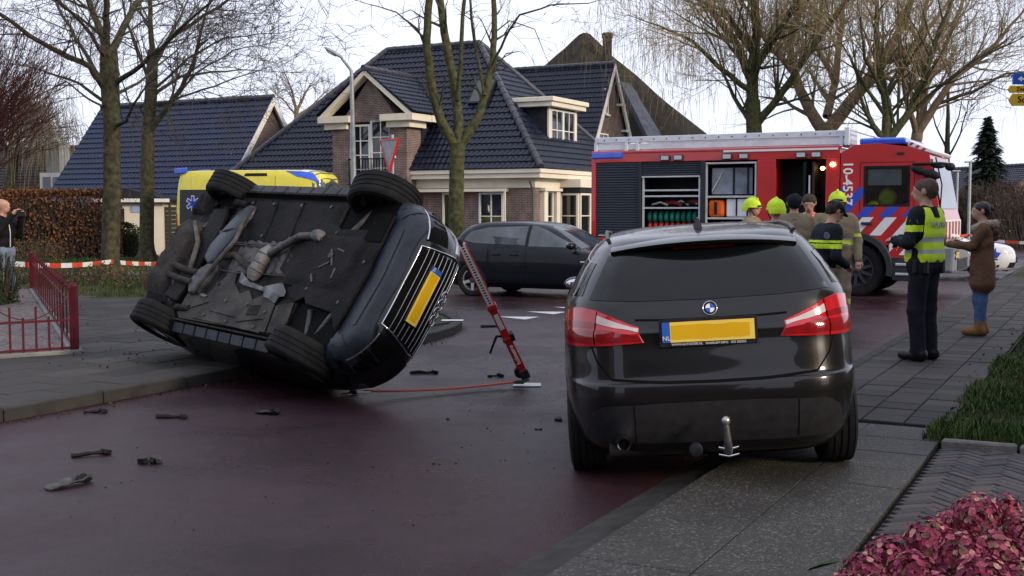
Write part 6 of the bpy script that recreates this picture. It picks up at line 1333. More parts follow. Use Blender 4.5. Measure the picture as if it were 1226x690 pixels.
# ================================================================ STREET FURNITURE AND SMALL THINGS
M_galv=mat('galvanised',(.34,.36,.37),.5,metal=.5,var=.15,vs=10)
def lamp_post():
    b0=AT(424,262,30); p=Vector((b0.x,30,0)); T=thing('street_lamp','tall grey street lamp with curved arm before the brick house','street lamp',p)
    top=AT(421,92,30)-p; a1=AT(417,80,30)-p; a2=AT(409,70,30)-p; h0=AT(410,70,30)-p; h1=AT(388,57,30)-p
    b=MB(); b.tube([(0,0,0),(0,0,1.0)],[.10,.10],12); b.tube([(0,0,1.0),(0,0,2.6),(top.x,0,top.z)],[.075,.065,.05],12); b.build('pole',M_galv,T,smooth=40)
    b=MB(); b.tube([top,top.lerp(a1,.5)+Vector((.03,0,.03)),a1,a2],[.05,.042,.036,.034],10); b.build('arm',M_galv,T,smooth=50)
    d=(h1-h0); L=d.length; ex=d.normalized(); up=Vector((-ex.z,0,ex.x)); up=up if up.z>0 else -up; r=[]
    for f,w,h in ((0,.05,.035),(.15,.075,.055),(.5,.115,.065),(.85,.10,.045),(1,.05,.02)):
        c=h0+d*f; r.append([c+Vector((0,w*math.cos(a),0))+up*h*math.sin(a)*(1.0 if math.sin(a)>0 else .5) for a in [2*math.pi*i/14 for i in range(14)]])
    b=MB(); b.loft(r); b.build('lamp_head',M_galv,T,smooth=50)
    b=MB(); c=h0+d*.58-up*.035; b.ell(c,(L*.30,.085,.03),14,8,0,Matrix.Rotation(math.atan2(-ex.z,ex.x),3,'Y')); b.build('lamp_glass',M_lamp,T,smooth=60)
lamp_post()
def yield_sign():
    c=AT(467,185,21.0); T=thing('give_way_sign','back of a grey give way triangle with red edge above the overturned car','sign',(c.x,c.y,0),R_(-54))
    b=MB(); b.tube([(0,.05,0),(0,.05,c.z+.35)],.03,10); b.build('post',M_galv,T,smooth=40)
    Q=lambda s:[(-.33*s,c.z+.27*s),(.33*s,c.z+.27*s),(0,c.z-.30*s)]
    b=MB(); b.prism([(x,-.02,z) for x,z in Q(1.0)],(0,.02,0)); b.build('sign_back',M_galv,T)
    b=MB()
    P=Q(1.02); I=Q(.92)
    for i in range(3): j=(i+1)%3; b.prism([(P[i][0],-.035,P[i][1]),(P[j][0],-.035,P[j][1]),(I[j][0],-.035,I[j][1]),(I[i][0],-.035,I[i][1])],(0,.05,0))
    b.build('sign_rim',M_polr,T)
    for z in (c.z+.15,c.z-.05): b=MB(); b.bx(-.16,.16,.0,.03,z-.02,z+.02); b.build('clamp',M_galv,T)
yield_sign()
def direction_signs():
    Y=13.; p=AT(1247,262,Y); T=thing('direction_sign','blue and yellow direction signs on a post at the right edge','sign',(p.x,Y,0))
    def pz(px,py): q=AT(px,py,Y); return (q.x-p.x,q.z)
    b=MB(); t=pz(1247,70)[1]; b.tube([(0,.03,0),(0,.03,t)],.035,10); b.build('post',M_galv,T,smooth=40)
    x0,z1=pz(1212,88); x1,z0=pz(1290,101.5); b=MB(); b.bx(x0,x1,-.03,0,z0,z1); s=b.build('blue_sign',M_plateB,T,bevel=.004)
    b=MB(); xa,za=pz(1217,95); b.prism([(xa,-.034,za),(xa+.045,-.034,za+.03),(xa+.045,-.034,za+.01),(xa+.14,-.034,za+.01),(xa+.14,-.034,za-.01),(xa+.045,-.034,za-.01),(xa+.045,-.034,za-.03)],(0,.003,0)); b.build('arrow',M_signw,s)
    My=mat('sign_yellow',(.66,.42,.04),.5,var=.05)
    for (xt,ya,yb,body) in ((1206,103,111.5,'Zee'),(1207,112.5,127,'Sch')):
        xa,za=pz(xt,ya); xb,zb=pz(1290,yb); zm=(za+zb)/2; n=(za-zb)*.45
        b=MB(); b.prism([(xa,-.03,zm),(xa+n*.7,-.03,za),(xb,-.03,za),(xb,-.03,zb),(xa+n*.7,-.03,zb)],(0,.03,0)); s=b.build('yellow_sign',My,T)
        lettering('sign_lettering',body,(za-zb)*.75,M_gap,s,frame((xa+n+.10,-.032,zm),(1,0,0),(0,0,1),(0,-1,0)))
direction_signs()
for i,(px,pt,Y,lab) in enumerate(((1145,205,44,'thin pale post nearest the fire engine front'),(1160,194,41,'taller thin pale lamp post left of the conifer'))):
    p=AT(px,262,Y); T=thing('pale_post',lab,'post',(p.x,Y,0)); z=AT(px,pt,Y).z; b=MB(); b.tube([(0,0,0),(0,0,z)],[.06,.045],10); b.build('pole',M_galv,T,smooth=40)
    b=MB(); b.box((-.05,0,z),(.30,.10,.06)); b.build('head',M_galv,T,bevel=.02)
# barrier tapes: alternating red and white lengths
def tape(name,label,pts,h=.07,seg=.5,off=0):
    T=thing(name,label,'tape',(pts[0].x,pts[0].y,0)); o=Vector((pts[0].x,pts[0].y,0)); red,wh=MB(),MB(); k=off
    for a,b in zip(pts,pts[1:]):
        L=(b-a).length; n=max(1,int(L/seg)); sag=.012*L
        for i in range(n):
            f0,f1=i/n,(i+1)/n; P=[]
            for f in (f0,f1): q=a.lerp(b,f)-o; q.z-=sag*4*f*(1-f); P.append(q)
            n_=(P[1]-P[0]).cross(Vector((0,0,1))).normalized()*.004; tw=math.sin(k*1.3)*.012
            m=red if k%2==0 else wh; m.prism([P[0]-n_*0,P[1]+Vector((0,tw,0)),P[1]+Vector((0,tw,h)),P[0]+Vector((0,0,h))],n_); k+=1
    red.build('red_lengths',mat('tape_red',(.55,.06,.03),.5),T,kind='stuff'); wh.build('white_lengths',mat('tape_white',(.68,.68,.66),.5),T,kind='stuff'); return T
tape('barrier_tape','red and white barrier tape strung past the left trunks',[AT(-40,321,21.6),AT(14,319,21.9),AT(133,316,27.05),AT(240,311,36)],.10,.55)
tape('barrier_tape','pale barrier tape across the road behind the woman at right',[AT(1138,283,21.3),AT(1160,283,23),AT(1262,291,17)],.05,.9,1)
# red iron fence round the front garden
def iron_fence():
    M_ir=mat('red_iron',(.060,.007,.014),.55,vs=12,col2=(.10,.012,.022)); A=Vector((-4.70,12.50,0)); Bk=Vector((-9.2,22.4,0)); Fr=Vector((-6.4,11.3,0))
    T=thing('iron_fence','dark red iron picket fence round the gravel garden','fence',A)
    b=MB(); b.bx(-.036,.036,-.036,.036,0,.80); b.lathe([(.042,.80),(.042,.82),(.02,.85),(.001,.87)],(0,0,0),(0,0,1),10); b.build('corner_post',M_ir,T)
    d=(Bk-A); L=d.length; u=d/L; n=18
    pk=MB(); pk.bx(-.009,.009,-.009,.009,.10,.74); pk.lathe([(.022,.74),(.026,.76),(.012,.80),(.001,.85)],(0,0,0),(0,0,1),6); pm=pk.mesh('picket'); pm.materials.append(M_ir); ra=math.atan2(u.y,u.x)
    for k in range(1,n): o=link('picket',pm,T); o.location=u*(L*k/n); o.rotation_euler=(0,0,ra)
    for z in (.16,.62): b=MB(); b.box(u*(L/2)+Vector((0,0,z)),(L,.018,.022),0,Matrix.Rotation(ra,3,'Z')); b.build('rail',M_ir,T)
    b=MB(); b.bx(-.04,.04,-.04,.04,0,.82); o=b.build('end_post',M_ir,T); o.location=d
    d=(Fr-A); L=d.length; u=d/L; ra=math.atan2(u.y,u.x); n=16
    pk=MB(); pk.bx(-.010,.010,-.010,.010,.10,.62); ps=pk.mesh('picket'); ps.materials.append(M_ir)
    for k in range(1,n): o=link('picket',ps if k%2 else ps,T); o.location=u*(L*k/n); o.rotation_euler=(0,0,ra); o.scale=(1,1,1.0 if k%2 else .82)
    for z in (.16,.46): b=MB(); b.box(u*(L/2)+Vector((0,0,z)),(L,.025,.025),0,Matrix.Rotation(ra,3,'Z')); b.build('rail',M_ir,T)
    b=MB(); P=[]
    for i in range(13): f=i/12; P.append(u*(L*f*.5)+Vector((0,0,.74-.26*math.sin(math.pi*min(1,f*1.1)))))
    b.tube(P,.006,6); b.build('swept_rail',M_ir,T,smooth=50)
    # low concrete edging the fence stands in
    Mc=mat('edging_concrete',(.20,.20,.19),.8,var=.2,vs=6,bump=.4,bs=60); w=thing('garden_edging','low grey concrete edging under the red iron fence','edging',A)
    for E_ in (Bk,Fr): d=E_-A; ra=math.atan2(d.y,d.x); b=MB(); b.box(d/2+Vector((0,0,.07)),(d.length+.1,.12,.14),0,Matrix.Rotation(ra,3,'Z')); b.build('edging_beam',Mc,w,bevel=.012)
iron_fence()
# crash debris on the asphalt
M_deb=mat('debris_black',(.012,.012,.013),.5,var=.3,vs=20); M_deb2=mat('debris_grey',(.018,.018,.018),.5,vs=14,col2=(.09,.088,.085))
def debris(name,label,px,py,kind,size,rz,seed,z=0.):
    R=random.Random(seed); p=G(px,py,z); T=thing(name,label,'debris',p,rz,'crash debris on the road'); b=MB()
    if kind=='plate':
        n,m=14,6; g=[]
        for i in range(n+1):
            for j in range(m+1):
                f=i/n; w=size*.42*math.sin(math.pi*min(1,f*.9+.12))**.7*(1+.2*R.random()); x=(f-.5)*size; y=(j/m-.5)*w+.05*size*math.sin(f*3); zz=.004+.12*size*(abs(j/m-.5)*2)**2*f+.05*size*math.sin(f*9)**2*f+R.uniform(0,.006)
                g.append((x,y,zz))
        b.add(g,[(i*(m+1)+j,i*(m+1)+j+1,(i+1)*(m+1)+j+1,(i+1)*(m+1)+j) for i in range(n) for j in range(m)]); o=b.build('shell',M_deb2,T,smooth=40); s=o.modifiers.new('s','SOLIDIFY'); s.thickness=.006
        b=MB()
        for k in range(3): b.box((size*(.22+.09*k),R.uniform(-.02,.02),.028),(.05,.045,.03),0,Euler((R.random(),R.random(),R.random())).to_matrix())
        b.build('broken_bracket',M_deb,T,bevel=.006)
    elif kind=='strip':
        P=[((k/5-.5)*size,R.uniform(-.03,.03)*size,.012+R.uniform(0,.03)*size) for k in range(6)]; b.tube(P,[.016*R.uniform(.6,1.5)*(size/.3)**.5 for _ in P],5); b.build('strip',M_deb,T)
        b=MB(); b.box((size*.42,0,.02),(.06,.05,.03),0,Euler((0,.3,.5)).to_matrix()); b.build('clip',M_deb,T,bevel=.005)
    else:
        for k in range(5): q=MB(); s=size*R.uniform(.25,.5); q.box((R.uniform(-.4,.4)*size,R.uniform(-.25,.25)*size,s*.3),(s,s*R.uniform(.5,.9),s*.6),0,Euler((R.uniform(-.5,.5),R.uniform(-.5,.5),R.uniform(0,3))).to_matrix()); q.build('fragment',M_deb if k<4 else M_deb2,T,bevel=.004)
for i,(nm,lab,px,py,kd,sz,rz) in enumerate([('broken_trim','large curved broken trim piece lying lower left on the road',84,582,'plate',.30,.9),('broken_strip','black plastic strip just above the curved trim piece',108,546,'strip',.24,.5),('broken_lump','small black broken lump right of the curved trim piece',180,555,'lump',.13,.2),
   ('broken_trim','thin dark shard near the left kerb edge',113,495,'strip',.16,.3),('broken_strip','thin flat strip on the road below the overturned car rear',205,501,'strip',.24,-.1),('broken_trim','small angular scrap beneath the overturned car',320,496,'plate',.22,-.4),('broken_strip','black splinter between grille and rescue strut',507,448,'strip',.27,.05),('broken_strip','dark smear of splinters just left of the strut foot',592,452,'strip',.14,.2),
   ('broken_lump','cluster of black bits left of the people carrier wheel',666,504,'lump',.10,.3),('broken_lump','tiny fragments beside the black bits by the people carrier',645,515,'lump',.05,.3),('broken_lump','small fragment in the middle of the foreground road',520,556,'lump',.035,.5),('broken_lump','fragment in front of the strap end',535,503,'lump',.045,.5),('broken_lump','pale scrap by the overturned car bonnet',418,473,'plate',.14,.2),('broken_strip','twig of plastic beside the corner kerb',588,392,'strip',.3,.2)]):
    debris(nm,lab,px,py,kd,sz,rz,200+i)
cr_=MB(); R=random.Random(77)
for k in range(130):
    px,py=R.gauss(600,55),R.gauss(480,38)
    if R.random()<.35: px,py=R.uniform(30,640),R.uniform(470,640)
    if py<400: continue
    p=G(px,py); t,s_=invRD(p)
    if -5.1<s_<-.15: a=R.uniform(.002,.006); cr_.box((p.x,p.y,a*.5),(a*2,a*1.3,a),0,Matrix.Rotation(R.uniform(0,3),3,'Z'))
cr_.build('crash_crumbs',M_deb,kind='stuff',label='tiny black crumbs of broken plastic scattered on the road')
p=G(546,384,.108); b=MB(); b.box((0,0,.004),(.30,.16,.003)); b.build('paper_card',M_signw,label='small white card lying on the rounded corner kerb',cat='card',loc=(p.x-.05,p.y,.11))
# fallen leaves along the left kerb and the right bed
lf=MB(); R=random.Random(12)
for k in range(1000):
    if k>=420: p=RD(R.uniform(3.8,12),R.uniform(1.45,3.0),.07+R.uniform(0,.05))
    elif k<170: p=RD(R.uniform(-1,8),-5.14+abs(R.gauss(0,.10)),.008)
    elif k<300: p=RD(R.uniform(4.5,18),R.gauss(1.3,.12),.095)
    else: p=G(R.uniform(0,220),R.uniform(357,440),.105); 
    leaf(lf,R,p,R.uniform(.02,.05))
lf.build('fallen_leaves',[mat('dead_leaf_%d'%i,c,.8,var=.3,vs=30) for i,c in enumerate([(.05,.022,.012),(.075,.032,.016),(.035,.018,.012),(.09,.05,.025)])],kind='stuff',fixn=False,label='scattered withered leaves along kerb and footpath')
# pink hydrangea in the near right corner
def hydrangea():
    R=random.Random(33); T=thing('hydrangea','hydrangea bush with faded pink flower heads in the near right corner','bush',(1.22,3.02,0))
    Mpk=[mat('petal_%d'%i,c,.6,var=.25,vs=60) for i,c in enumerate([(.26,.035,.080),(.37,.075,.125),(.16,.022,.05),(.46,.22,.18),(.17,.09,.05)])]
    heads=[]
    for (px,py,Y,r) in ((1036,690,3.1,.060),(1064,668,3.15,.060),(1112,652,3.25,.072),(1168,620,3.35,.066),(1150,668,3.05,.070),(1092,690,2.95,.062),(1196,668,3.15,.070),(1222,640,3.35,.055),(1176,700,2.85,.072),(1228,702,2.95,.066),(1014,708,3.05,.055),(1060,720,2.85,.066),(1125,722,2.8,.072),(1240,668,3.25,.060),(1138,634,3.45,.056),(1204,612,3.5,.050)): heads.append((AT(px,py,Y)-Vector((1.22,3.02,0)),r))
    st=MB()
    for c,r in heads:
        fl=MB(); 
        for k in range(360):
            v=Vector((R.gauss(0,1),R.gauss(0,1),R.gauss(0,1)+.25)).normalized(); q=c+v*r*R.uniform(.62,1.12); a=v.orthogonal().normalized(); b_=v.cross(a); ph=R.uniform(0,1.5); mi=R.choices(range(5),[4,3.4,4,1.6,1.6])[0]; s=r*R.uniform(.10,.16)
            for j in range(4):
                an=ph+j*math.pi/2; u=a*math.cos(an)+b_*math.sin(an); w=v.cross(u); t_=v*s*R.uniform(-.15,.45)
                fl.add([q,q+u*s*.62+w*s*.60+t_*.6,q+u*s+t_,q+u*s*.62-w*s*.60+t_*.6],[(0,1,2,3)],mi)
        fl.build('flower_head',Mpk,T,fixn=False); st.tube([(c.x*.35,c.y*.3,0),c*.7+Vector((0,0,-.05)),c],[.009,.007,.005],6)
    st.build('stems',M_twig,T,smooth=50)
    lv=MB()
    for k in range(260):
        c,r=R.choice(heads); p=c+Vector((R.gauss(0,.12),R.gauss(0,.10),-abs(R.gauss(.10,.12))-.06)); s=R.uniform(.06,.12); a=R.uniform(0,6.28); u=Vector((math.cos(a),math.sin(a),R.uniform(-.5,.3))).normalized(); w=u.cross(Vector((0,0,1))).normalized(); n=w.cross(u)
        lv.add([p,p+u*s*.35+w*s*.32+n*s*.06,p+u*s*.75+w*s*.24,p+u*s-n*s*.1,p+u*s*.75-w*s*.24,p+u*s*.35-w*s*.32+n*s*.06],[(0,1,2,3),(0,3,4,5)],R.randrange(3))
    lv.build('leaves',[M_leafg[3],M_grass[3],M_leafg[1]],T,fixn=False,kind='stuff')
hydrangea()
# ================================================================ PEOPLE
def nets(f,o,h):
    """naive surface nets: one smooth closed surface of the field f<0"""
    nx,ny,nz=f.shape; s=f<0; acc=np.zeros((nx-1,ny-1,nz-1,3)); cnt=np.zeros((nx-1,ny-1,nz-1))
    C=[(i,j,k) for i in(0,1) for j in(0,1) for k in(0,1)]; g=lambda c:f[c[0]:nx-1+c[0],c[1]:ny-1+c[1],c[2]:nz-1+c[2]]
    for a in C:
        for ax in range(3):
            if a[ax]: continue
            b=list(a); b[ax]=1; fa,fb=g(a),g(b); m=(fa<0)!=(fb<0); t=np.where(m,fa/np.where(m,fa-fb,1),0)
            for q in range(3): acc[...,q]+=m*(a[q]+(t if q==ax else 0))
            cnt+=m
    act=cnt>0; idx=-np.ones(act.shape,int); idx[act]=np.arange(act.sum()); I=np.argwhere(act); V=np.array(o)+h*(I+acc[act]/cnt[act][:,None]); F=[]
    for ax in range(3):
        u,v=[q for q in range(3) if q!=ax]; sl0=[slice(1,-1)]*3; sl1=[slice(1,-1)]*3; sl0[ax]=slice(0,-1); sl1[ax]=slice(1,None)
        a,b=s[tuple(sl0)],s[tuple(sl1)]; E=np.argwhere(a!=b); fl=a[a!=b]; base=E.copy(); base[:,u]+=1; base[:,v]+=1
        def cell(du,dv): c=base.copy(); c[:,u]+=du; c[:,v]+=dv; return idx[c[:,0],c[:,1],c[:,2]]
        q=np.stack([cell(-1,-1),cell(0,-1),cell(0,0),cell(-1,0)],1); fl=fl if ax!=1 else ~fl; q[~fl]=q[~fl][:,::-1]; F.append(q)
    return V,np.concatenate(F)
def sdf_mesh(prims,h=.014,k=.03,clip=None,noise=0,off=0.):
    """prims: (p0,p1,r0,r1,mat). Smooth union of tapered capsules -> verts, faces, per-face material"""
    P=[(np.array(p[0],float),np.array(p[1],float),p[2]+off,p[3]+off,p[4]) for p in prims]
    lo=np.min([np.minimum(a-r,b-q) for a,b,r,q,_ in P],0)-.04; hi=np.max([np.maximum(a+r,b+q) for a,b,r,q,_ in P],0)+.04
    lo=np.min([np.minimum(a,b)-max(r,q) for a,b,r,q,_ in P],0)-3*h; hi=np.max([np.maximum(a,b)+max(r,q) for a,b,r,q,_ in P],0)+3*h
    n=np.ceil((hi-lo)/h).astype(int)+1; ax=[lo[i]+h*np.arange(n[i]) for i in range(3)]; D=np.full(n,1.)
    def dist(X,a,b,r,q):
        ab=b-a; L=max(ab@ab,1e-9); t=np.clip(((X-a)@ab)/L,0,1); return np.linalg.norm(X-(a+t[...,None]*ab),axis=-1)-(r+(q-r)*t)
    for a,b,r,q,_ in P:
        m=max(r,q)+.10; i0=np.clip(np.floor((np.minimum(a,b)-m-lo)/h).astype(int),0,n); i1=np.clip(np.ceil((np.maximum(a,b)+m-lo)/h).astype(int)+1,0,n)
        S=tuple(slice(x,y) for x,y in zip(i0,i1)); X=np.stack(np.meshgrid(*[ax[i][S[i]] for i in range(3)],indexing='ij'),-1); d=dist(X,a,b,r,q); e=D[S]
        hh=np.clip(.5+.5*(e-d)/k,0,1); D[S]=e*(1-hh)+d*hh-k*hh*(1-hh)
    if clip is not None or noise:
        X=np.stack(np.meshgrid(*ax,indexing='ij'),-1)
        if noise: D=D+noise*(np.sin(X[...,0]*71+X[...,2]*37)*np.sin(X[...,1]*63-X[...,2]*41)+.6*np.sin(X[...,2]*23+X[...,0]*31))
        if clip is not None: D=np.maximum(D,clip(X))
    V,F=nets(D,lo,h)
    c=V[F].mean(1); best=np.full(len(c),9.); mi=np.zeros(len(c),int)
    for a,b,r,q,m in P:
        d=dist(c,a,b,r,q); w=d<best; best[w]=d[w]; mi[w]=m
    return V,F,mi,c
def sdf_obj(name,prims,mats,parent,matfn=None,**kw):
    V,F,mi,c=sdf_mesh(prims,**kw); 
    if matfn is not None: mi=matfn(c,mi)
    me=bpy.data.meshes.new(name); me.from_pydata(V.tolist(),[],F.tolist())
    for m in mats: me.materials.append(m)
    me.polygons.foreach_set('material_index',np.clip(mi,0,len(mats)-1).astype(np.int32)); me.polygons.foreach_set('use_smooth',[True]*len(F)); me.update()
    return link(name,me,parent)
M_skin=mat('skin',(.46,.26,.19),.5,var=.10,vs=18); M_hair=mat('dark_hair',(.022,.016,.012),.6,vs=40,col2=(.05,.036,.026)); M_navy=mat('navy_cloth',(.010,.011,.016),.8,var=.3,vs=7,bump=.5,bs=14)
M_boot=mat('black_leather',(.010,.010,.010),.4,var=.2); M_tan=mat('turnout_tan',(.20,.165,.11),.8,var=.18,vs=6,bump=.5,bs=14); M_refl=mat('reflective_grey',(.36,.38,.38),.4,var=.1); M_lime=mat('lime_tape',(.50,.62,.10),.5,var=.1)
M_denim=mat('denim',(.035,.065,.16),.8,vs=9,col2=(.07,.11,.22),bump=.3,bs=40); M_ltden=mat('light_denim',(.13,.17,.23),.8,vs=9,col2=(.22,.26,.32),bump=.3,bs=40)
M_coat=mat('brown_coat',(.105,.055,.033),.8,var=.2,vs=6,bump=.5,bs=12); M_fur=mat('fur_trim',(.20,.16,.13),.95,vs=30,col2=(.40,.33,.28),bump=1,bs=60); M_suede=mat('tan_suede',(.19,.10,.04),.8,var=.2,vs=10)
def V3(*a): return np.array(a,float)
def person(name,label,loc,rz,h,arms,legs=None,mats=None,lean=(0,0),head=(0,0),hair=True,loose=0.,vox=.014,torso=1.0,matfn=None,coat=None,face=True,group=None,heel=False):
    """arms: dict L/R -> (elbow, wrist) in a 1.80 m figure facing +Y, right hand at +x. mats: skin, top, trousers, shoes, extra..."""
    s=h/1.80; T=thing(name,label,'person',loc,rz,group); T.scale=(s,s,s); q=loose
    lx,ly=lean
    def up(x,y,z):      # lean: everything above the hips shifts
        f=max(0,(z-.95)/.75); return V3(x+lx*f,y+ly*f,z-.25*(lx*lx+ly*ly)*f)
    pr=[]
    legs=legs or {1:((.105,.015,.50),(.11,-.02,.10),0.),-1:((-.105,.015,.50),(-.11,-.02,.10),0.)}
    for sg in (1,-1):
        kn,an,ta=legs[sg]; kn,an=V3(*kn),V3(*an); hp=V3(sg*.088,0,.90)
        pr+= [(hp,kn,.092+q*.6,.068+q,2),(kn,an,.068+q,.056+q,2)]
        d=V3(math.sin(ta),math.cos(ta),0); pr+=[(an+V3(0,0,-.03)-d*.03,an+V3(0,0,-.045)+d*.03,.058,.056,3),(an+V3(0,0,-.048)-d*.04,an+d*.18+V3(0,0,-.056),.050,.043,3)]
    pr+=[(V3(-.075,0,.95),V3(.075,0,.95),.115+q,.115+q,2),(up(-.06,0,1.08),up(.06,0,1.08),.115+q*torso,.115+q*torso,1),(up(-.085,0,1.25),up(.085,0,1.25),.122+q*torso,.122+q*torso,1),(up(-.11,-.005,1.36),up(.11,-.005,1.36),.108+q,.108+q,1),(up(-.155,-.01,1.44),up(.155,-.01,1.44),.07+q*.7,.07+q*.7,1)]
    hd=up(0,.0,1.50); hx,hy=head[:2]
    pr+=[(up(0,-.01,1.45),hd+V3(hx*.4,hy*.4,.08),.060,.054,0)]
    H=hd+V3(hx,hy,.165); ct,st=1,0
    ang=head[2] if len(head)>2 else 0.; pit=head[3] if len(head)>3 else 0.
    Rh=np.array(Matrix.Rotation(ang,3,'Z')@Matrix.Rotation(pit,3,'X'))
    def hp_(x,y,z): return H+Rh@V3(x,y,z)
    pr+=[(hp_(0,-.030,.022),hp_(0,.018,.015),.088,.082,0),(hp_(0,.015,-.04),hp_(0,.050,-.072),.062,.040,0),(hp_(0,.092,.005),hp_(0,.112,-.028),.010,.016,0),(hp_(-.02,.082,-.062),hp_(.02,.082,-.062),.014,.014,0),(hp_(-.03,.078,.026),hp_(.03,.078,.026),.014,.014,0)]
    for sg in (1,-1): pr+=[(hp_(sg*.083,-.012,.012),hp_(sg*.088,-.018,-.022),.013,.010,0)]
    hands=[]
    for sg,k in ((1,'R'),(-1,'L')):
        el,wr=arms[k]; el,wr=V3(*el),V3(*wr); sh=up(sg*.195,-.01,1.42)
        pr+=[(sh,el,.062+q*.6,.050+q*.6,1),(el,wr,.050+q*.6,.040+q*.5,1)]; hands.append((sg,el,wr))
    if coat: pr+=coat
    body=sdf_obj('body',pr,mats,T,h=vox,matfn=matfn,noise=.0028)
    # hands: palm, four fingers and a thumb, slightly curled
    for sg,el,wr in hands:
        d=(wr-el); d/=np.linalg.norm(d); u=np.cross(d,V3(0,0,1)); u=u/np.linalg.norm(u) if np.linalg.norm(u)>.1 else V3(1,0,0); n=np.cross(u,d); n=-n if n[2]>0 else n; ps=[(wr-d*.01,wr+d*.075,.026,.030,0)]
        ps+=[(wr+d*.04-u*.018,wr+d*.08-u*.022,.018,.016,0),(wr+d*.04+u*.018,wr+d*.08+u*.022,.018,.016,0)]
        for j,(o_,L) in enumerate(((-.030,.062),(-.010,.072),(.010,.068),(.029,.052))):
            a=wr+d*.088+u*o_; b=a+d*L*.55+n*L*.18; c=b+d*L*.30+n*L*.42; ps+=[(a,b,.0095,.009,0),(b,c,.009,.0075,0)]
        th=wr+d*.03-u*.030*sg*(1 if sg>0 else -1)*1; tt=wr+d*.03-u*.034; t2=tt+d*.035-u*.022+n*.012; ps+=[(tt,t2,.012,.010,0),(t2,t2+d*.028+n*.01,.010,.008,0)]
        sdf_obj('hand',ps,[mats[0]],body,h=.006,k=.008)
    def headfn(X): return (X-H)@Rh
    if hair:
        hm=hair if not isinstance(hair,bool) else M_hair
        cl=lambda X:(lambda Y:np.maximum(Y[...,1]*.75-(Y[...,2]-.020)*1.0-.045+.0*Y[...,0], -(Y[...,2]+.075)))(headfn(X))
        sdf_obj('hair',[(hp_(0,-.034,.028),hp_(0,.012,.026),.098,.088,0),(hp_(0,-.05,-.02),hp_(0,-.045,-.05),.072,.058,0)],[hm],body,h=.008,k=.03,clip=cl,noise=.0035)
    if face:
        b=MB()
        for sg in (1,-1): b.ell(hp_(sg*.032,.083,.012),(.012,.008,.007),8,6)
        b.build('eyes',M_gap,body,smooth=60)
    T['_']=0; del T['_']; return T,body,hp_,up,Rh,s
def helmet(body,hp_,Rh,m):
    Rm=Matrix(Rh.tolist()); b=MB(); rg=[]
    for i in range(13):
        th=math.pi/2*i/12; z=.125*math.sin(th); r=math.cos(th); ring_=[]
        for j in range(28): a=2*math.pi*j/28; ring_.append(Vector(hp_(.118*r*math.cos(a),.145*r*math.sin(a)-.018,.035+z)))
        rg.append(ring_)
    lip=[Vector(hp_(.128*math.cos(2*math.pi*j/28),.158*math.sin(2*math.pi*j/28)-.018,.012)) for j in range(28)]
    rg=[[Vector(hp_(.122*math.cos(2*math.pi*j/28),.150*math.sin(2*math.pi*j/28)-.018,-.045 if 14<j<28 else .005)) for j in range(28)],lip]+rg
    b.loft(rg); o=b.build('helmet',m,body,smooth=45)
    b=MB(); b.tube([Vector(hp_(0,.128-.018,.05)),Vector(hp_(0,.075,.145)),Vector(hp_(0,-.02,.166)),Vector(hp_(0,-.11,.125)),Vector(hp_(0,-.155,.06))],[.010,.016,.018,.016,.010],8); b.build('helmet_crest',m,o,smooth=50)
    b=MB(); b.ell(Vector(hp_(0,.112,.030)),(.082,.030,.022),14,8,0,Rm); b.build('helmet_visor',M_cglass,o,smooth=60)
    for sg in (1,-1): b=MB(); b.tube([Vector(hp_(sg*.105,.0,.0)),Vector(hp_(sg*.085,.03,-.06)),Vector(hp_(sg*.03,.05,-.115))],.008,6); b.build('chin_strap',M_blackp,o,smooth=50)
    return o
def grown(T): return T
ARM_DOWN={'R':((.27,-.03,1.14),(.28,.08,.90)),'L':((-.27,-.03,1.14),(-.28,.08,.90))}
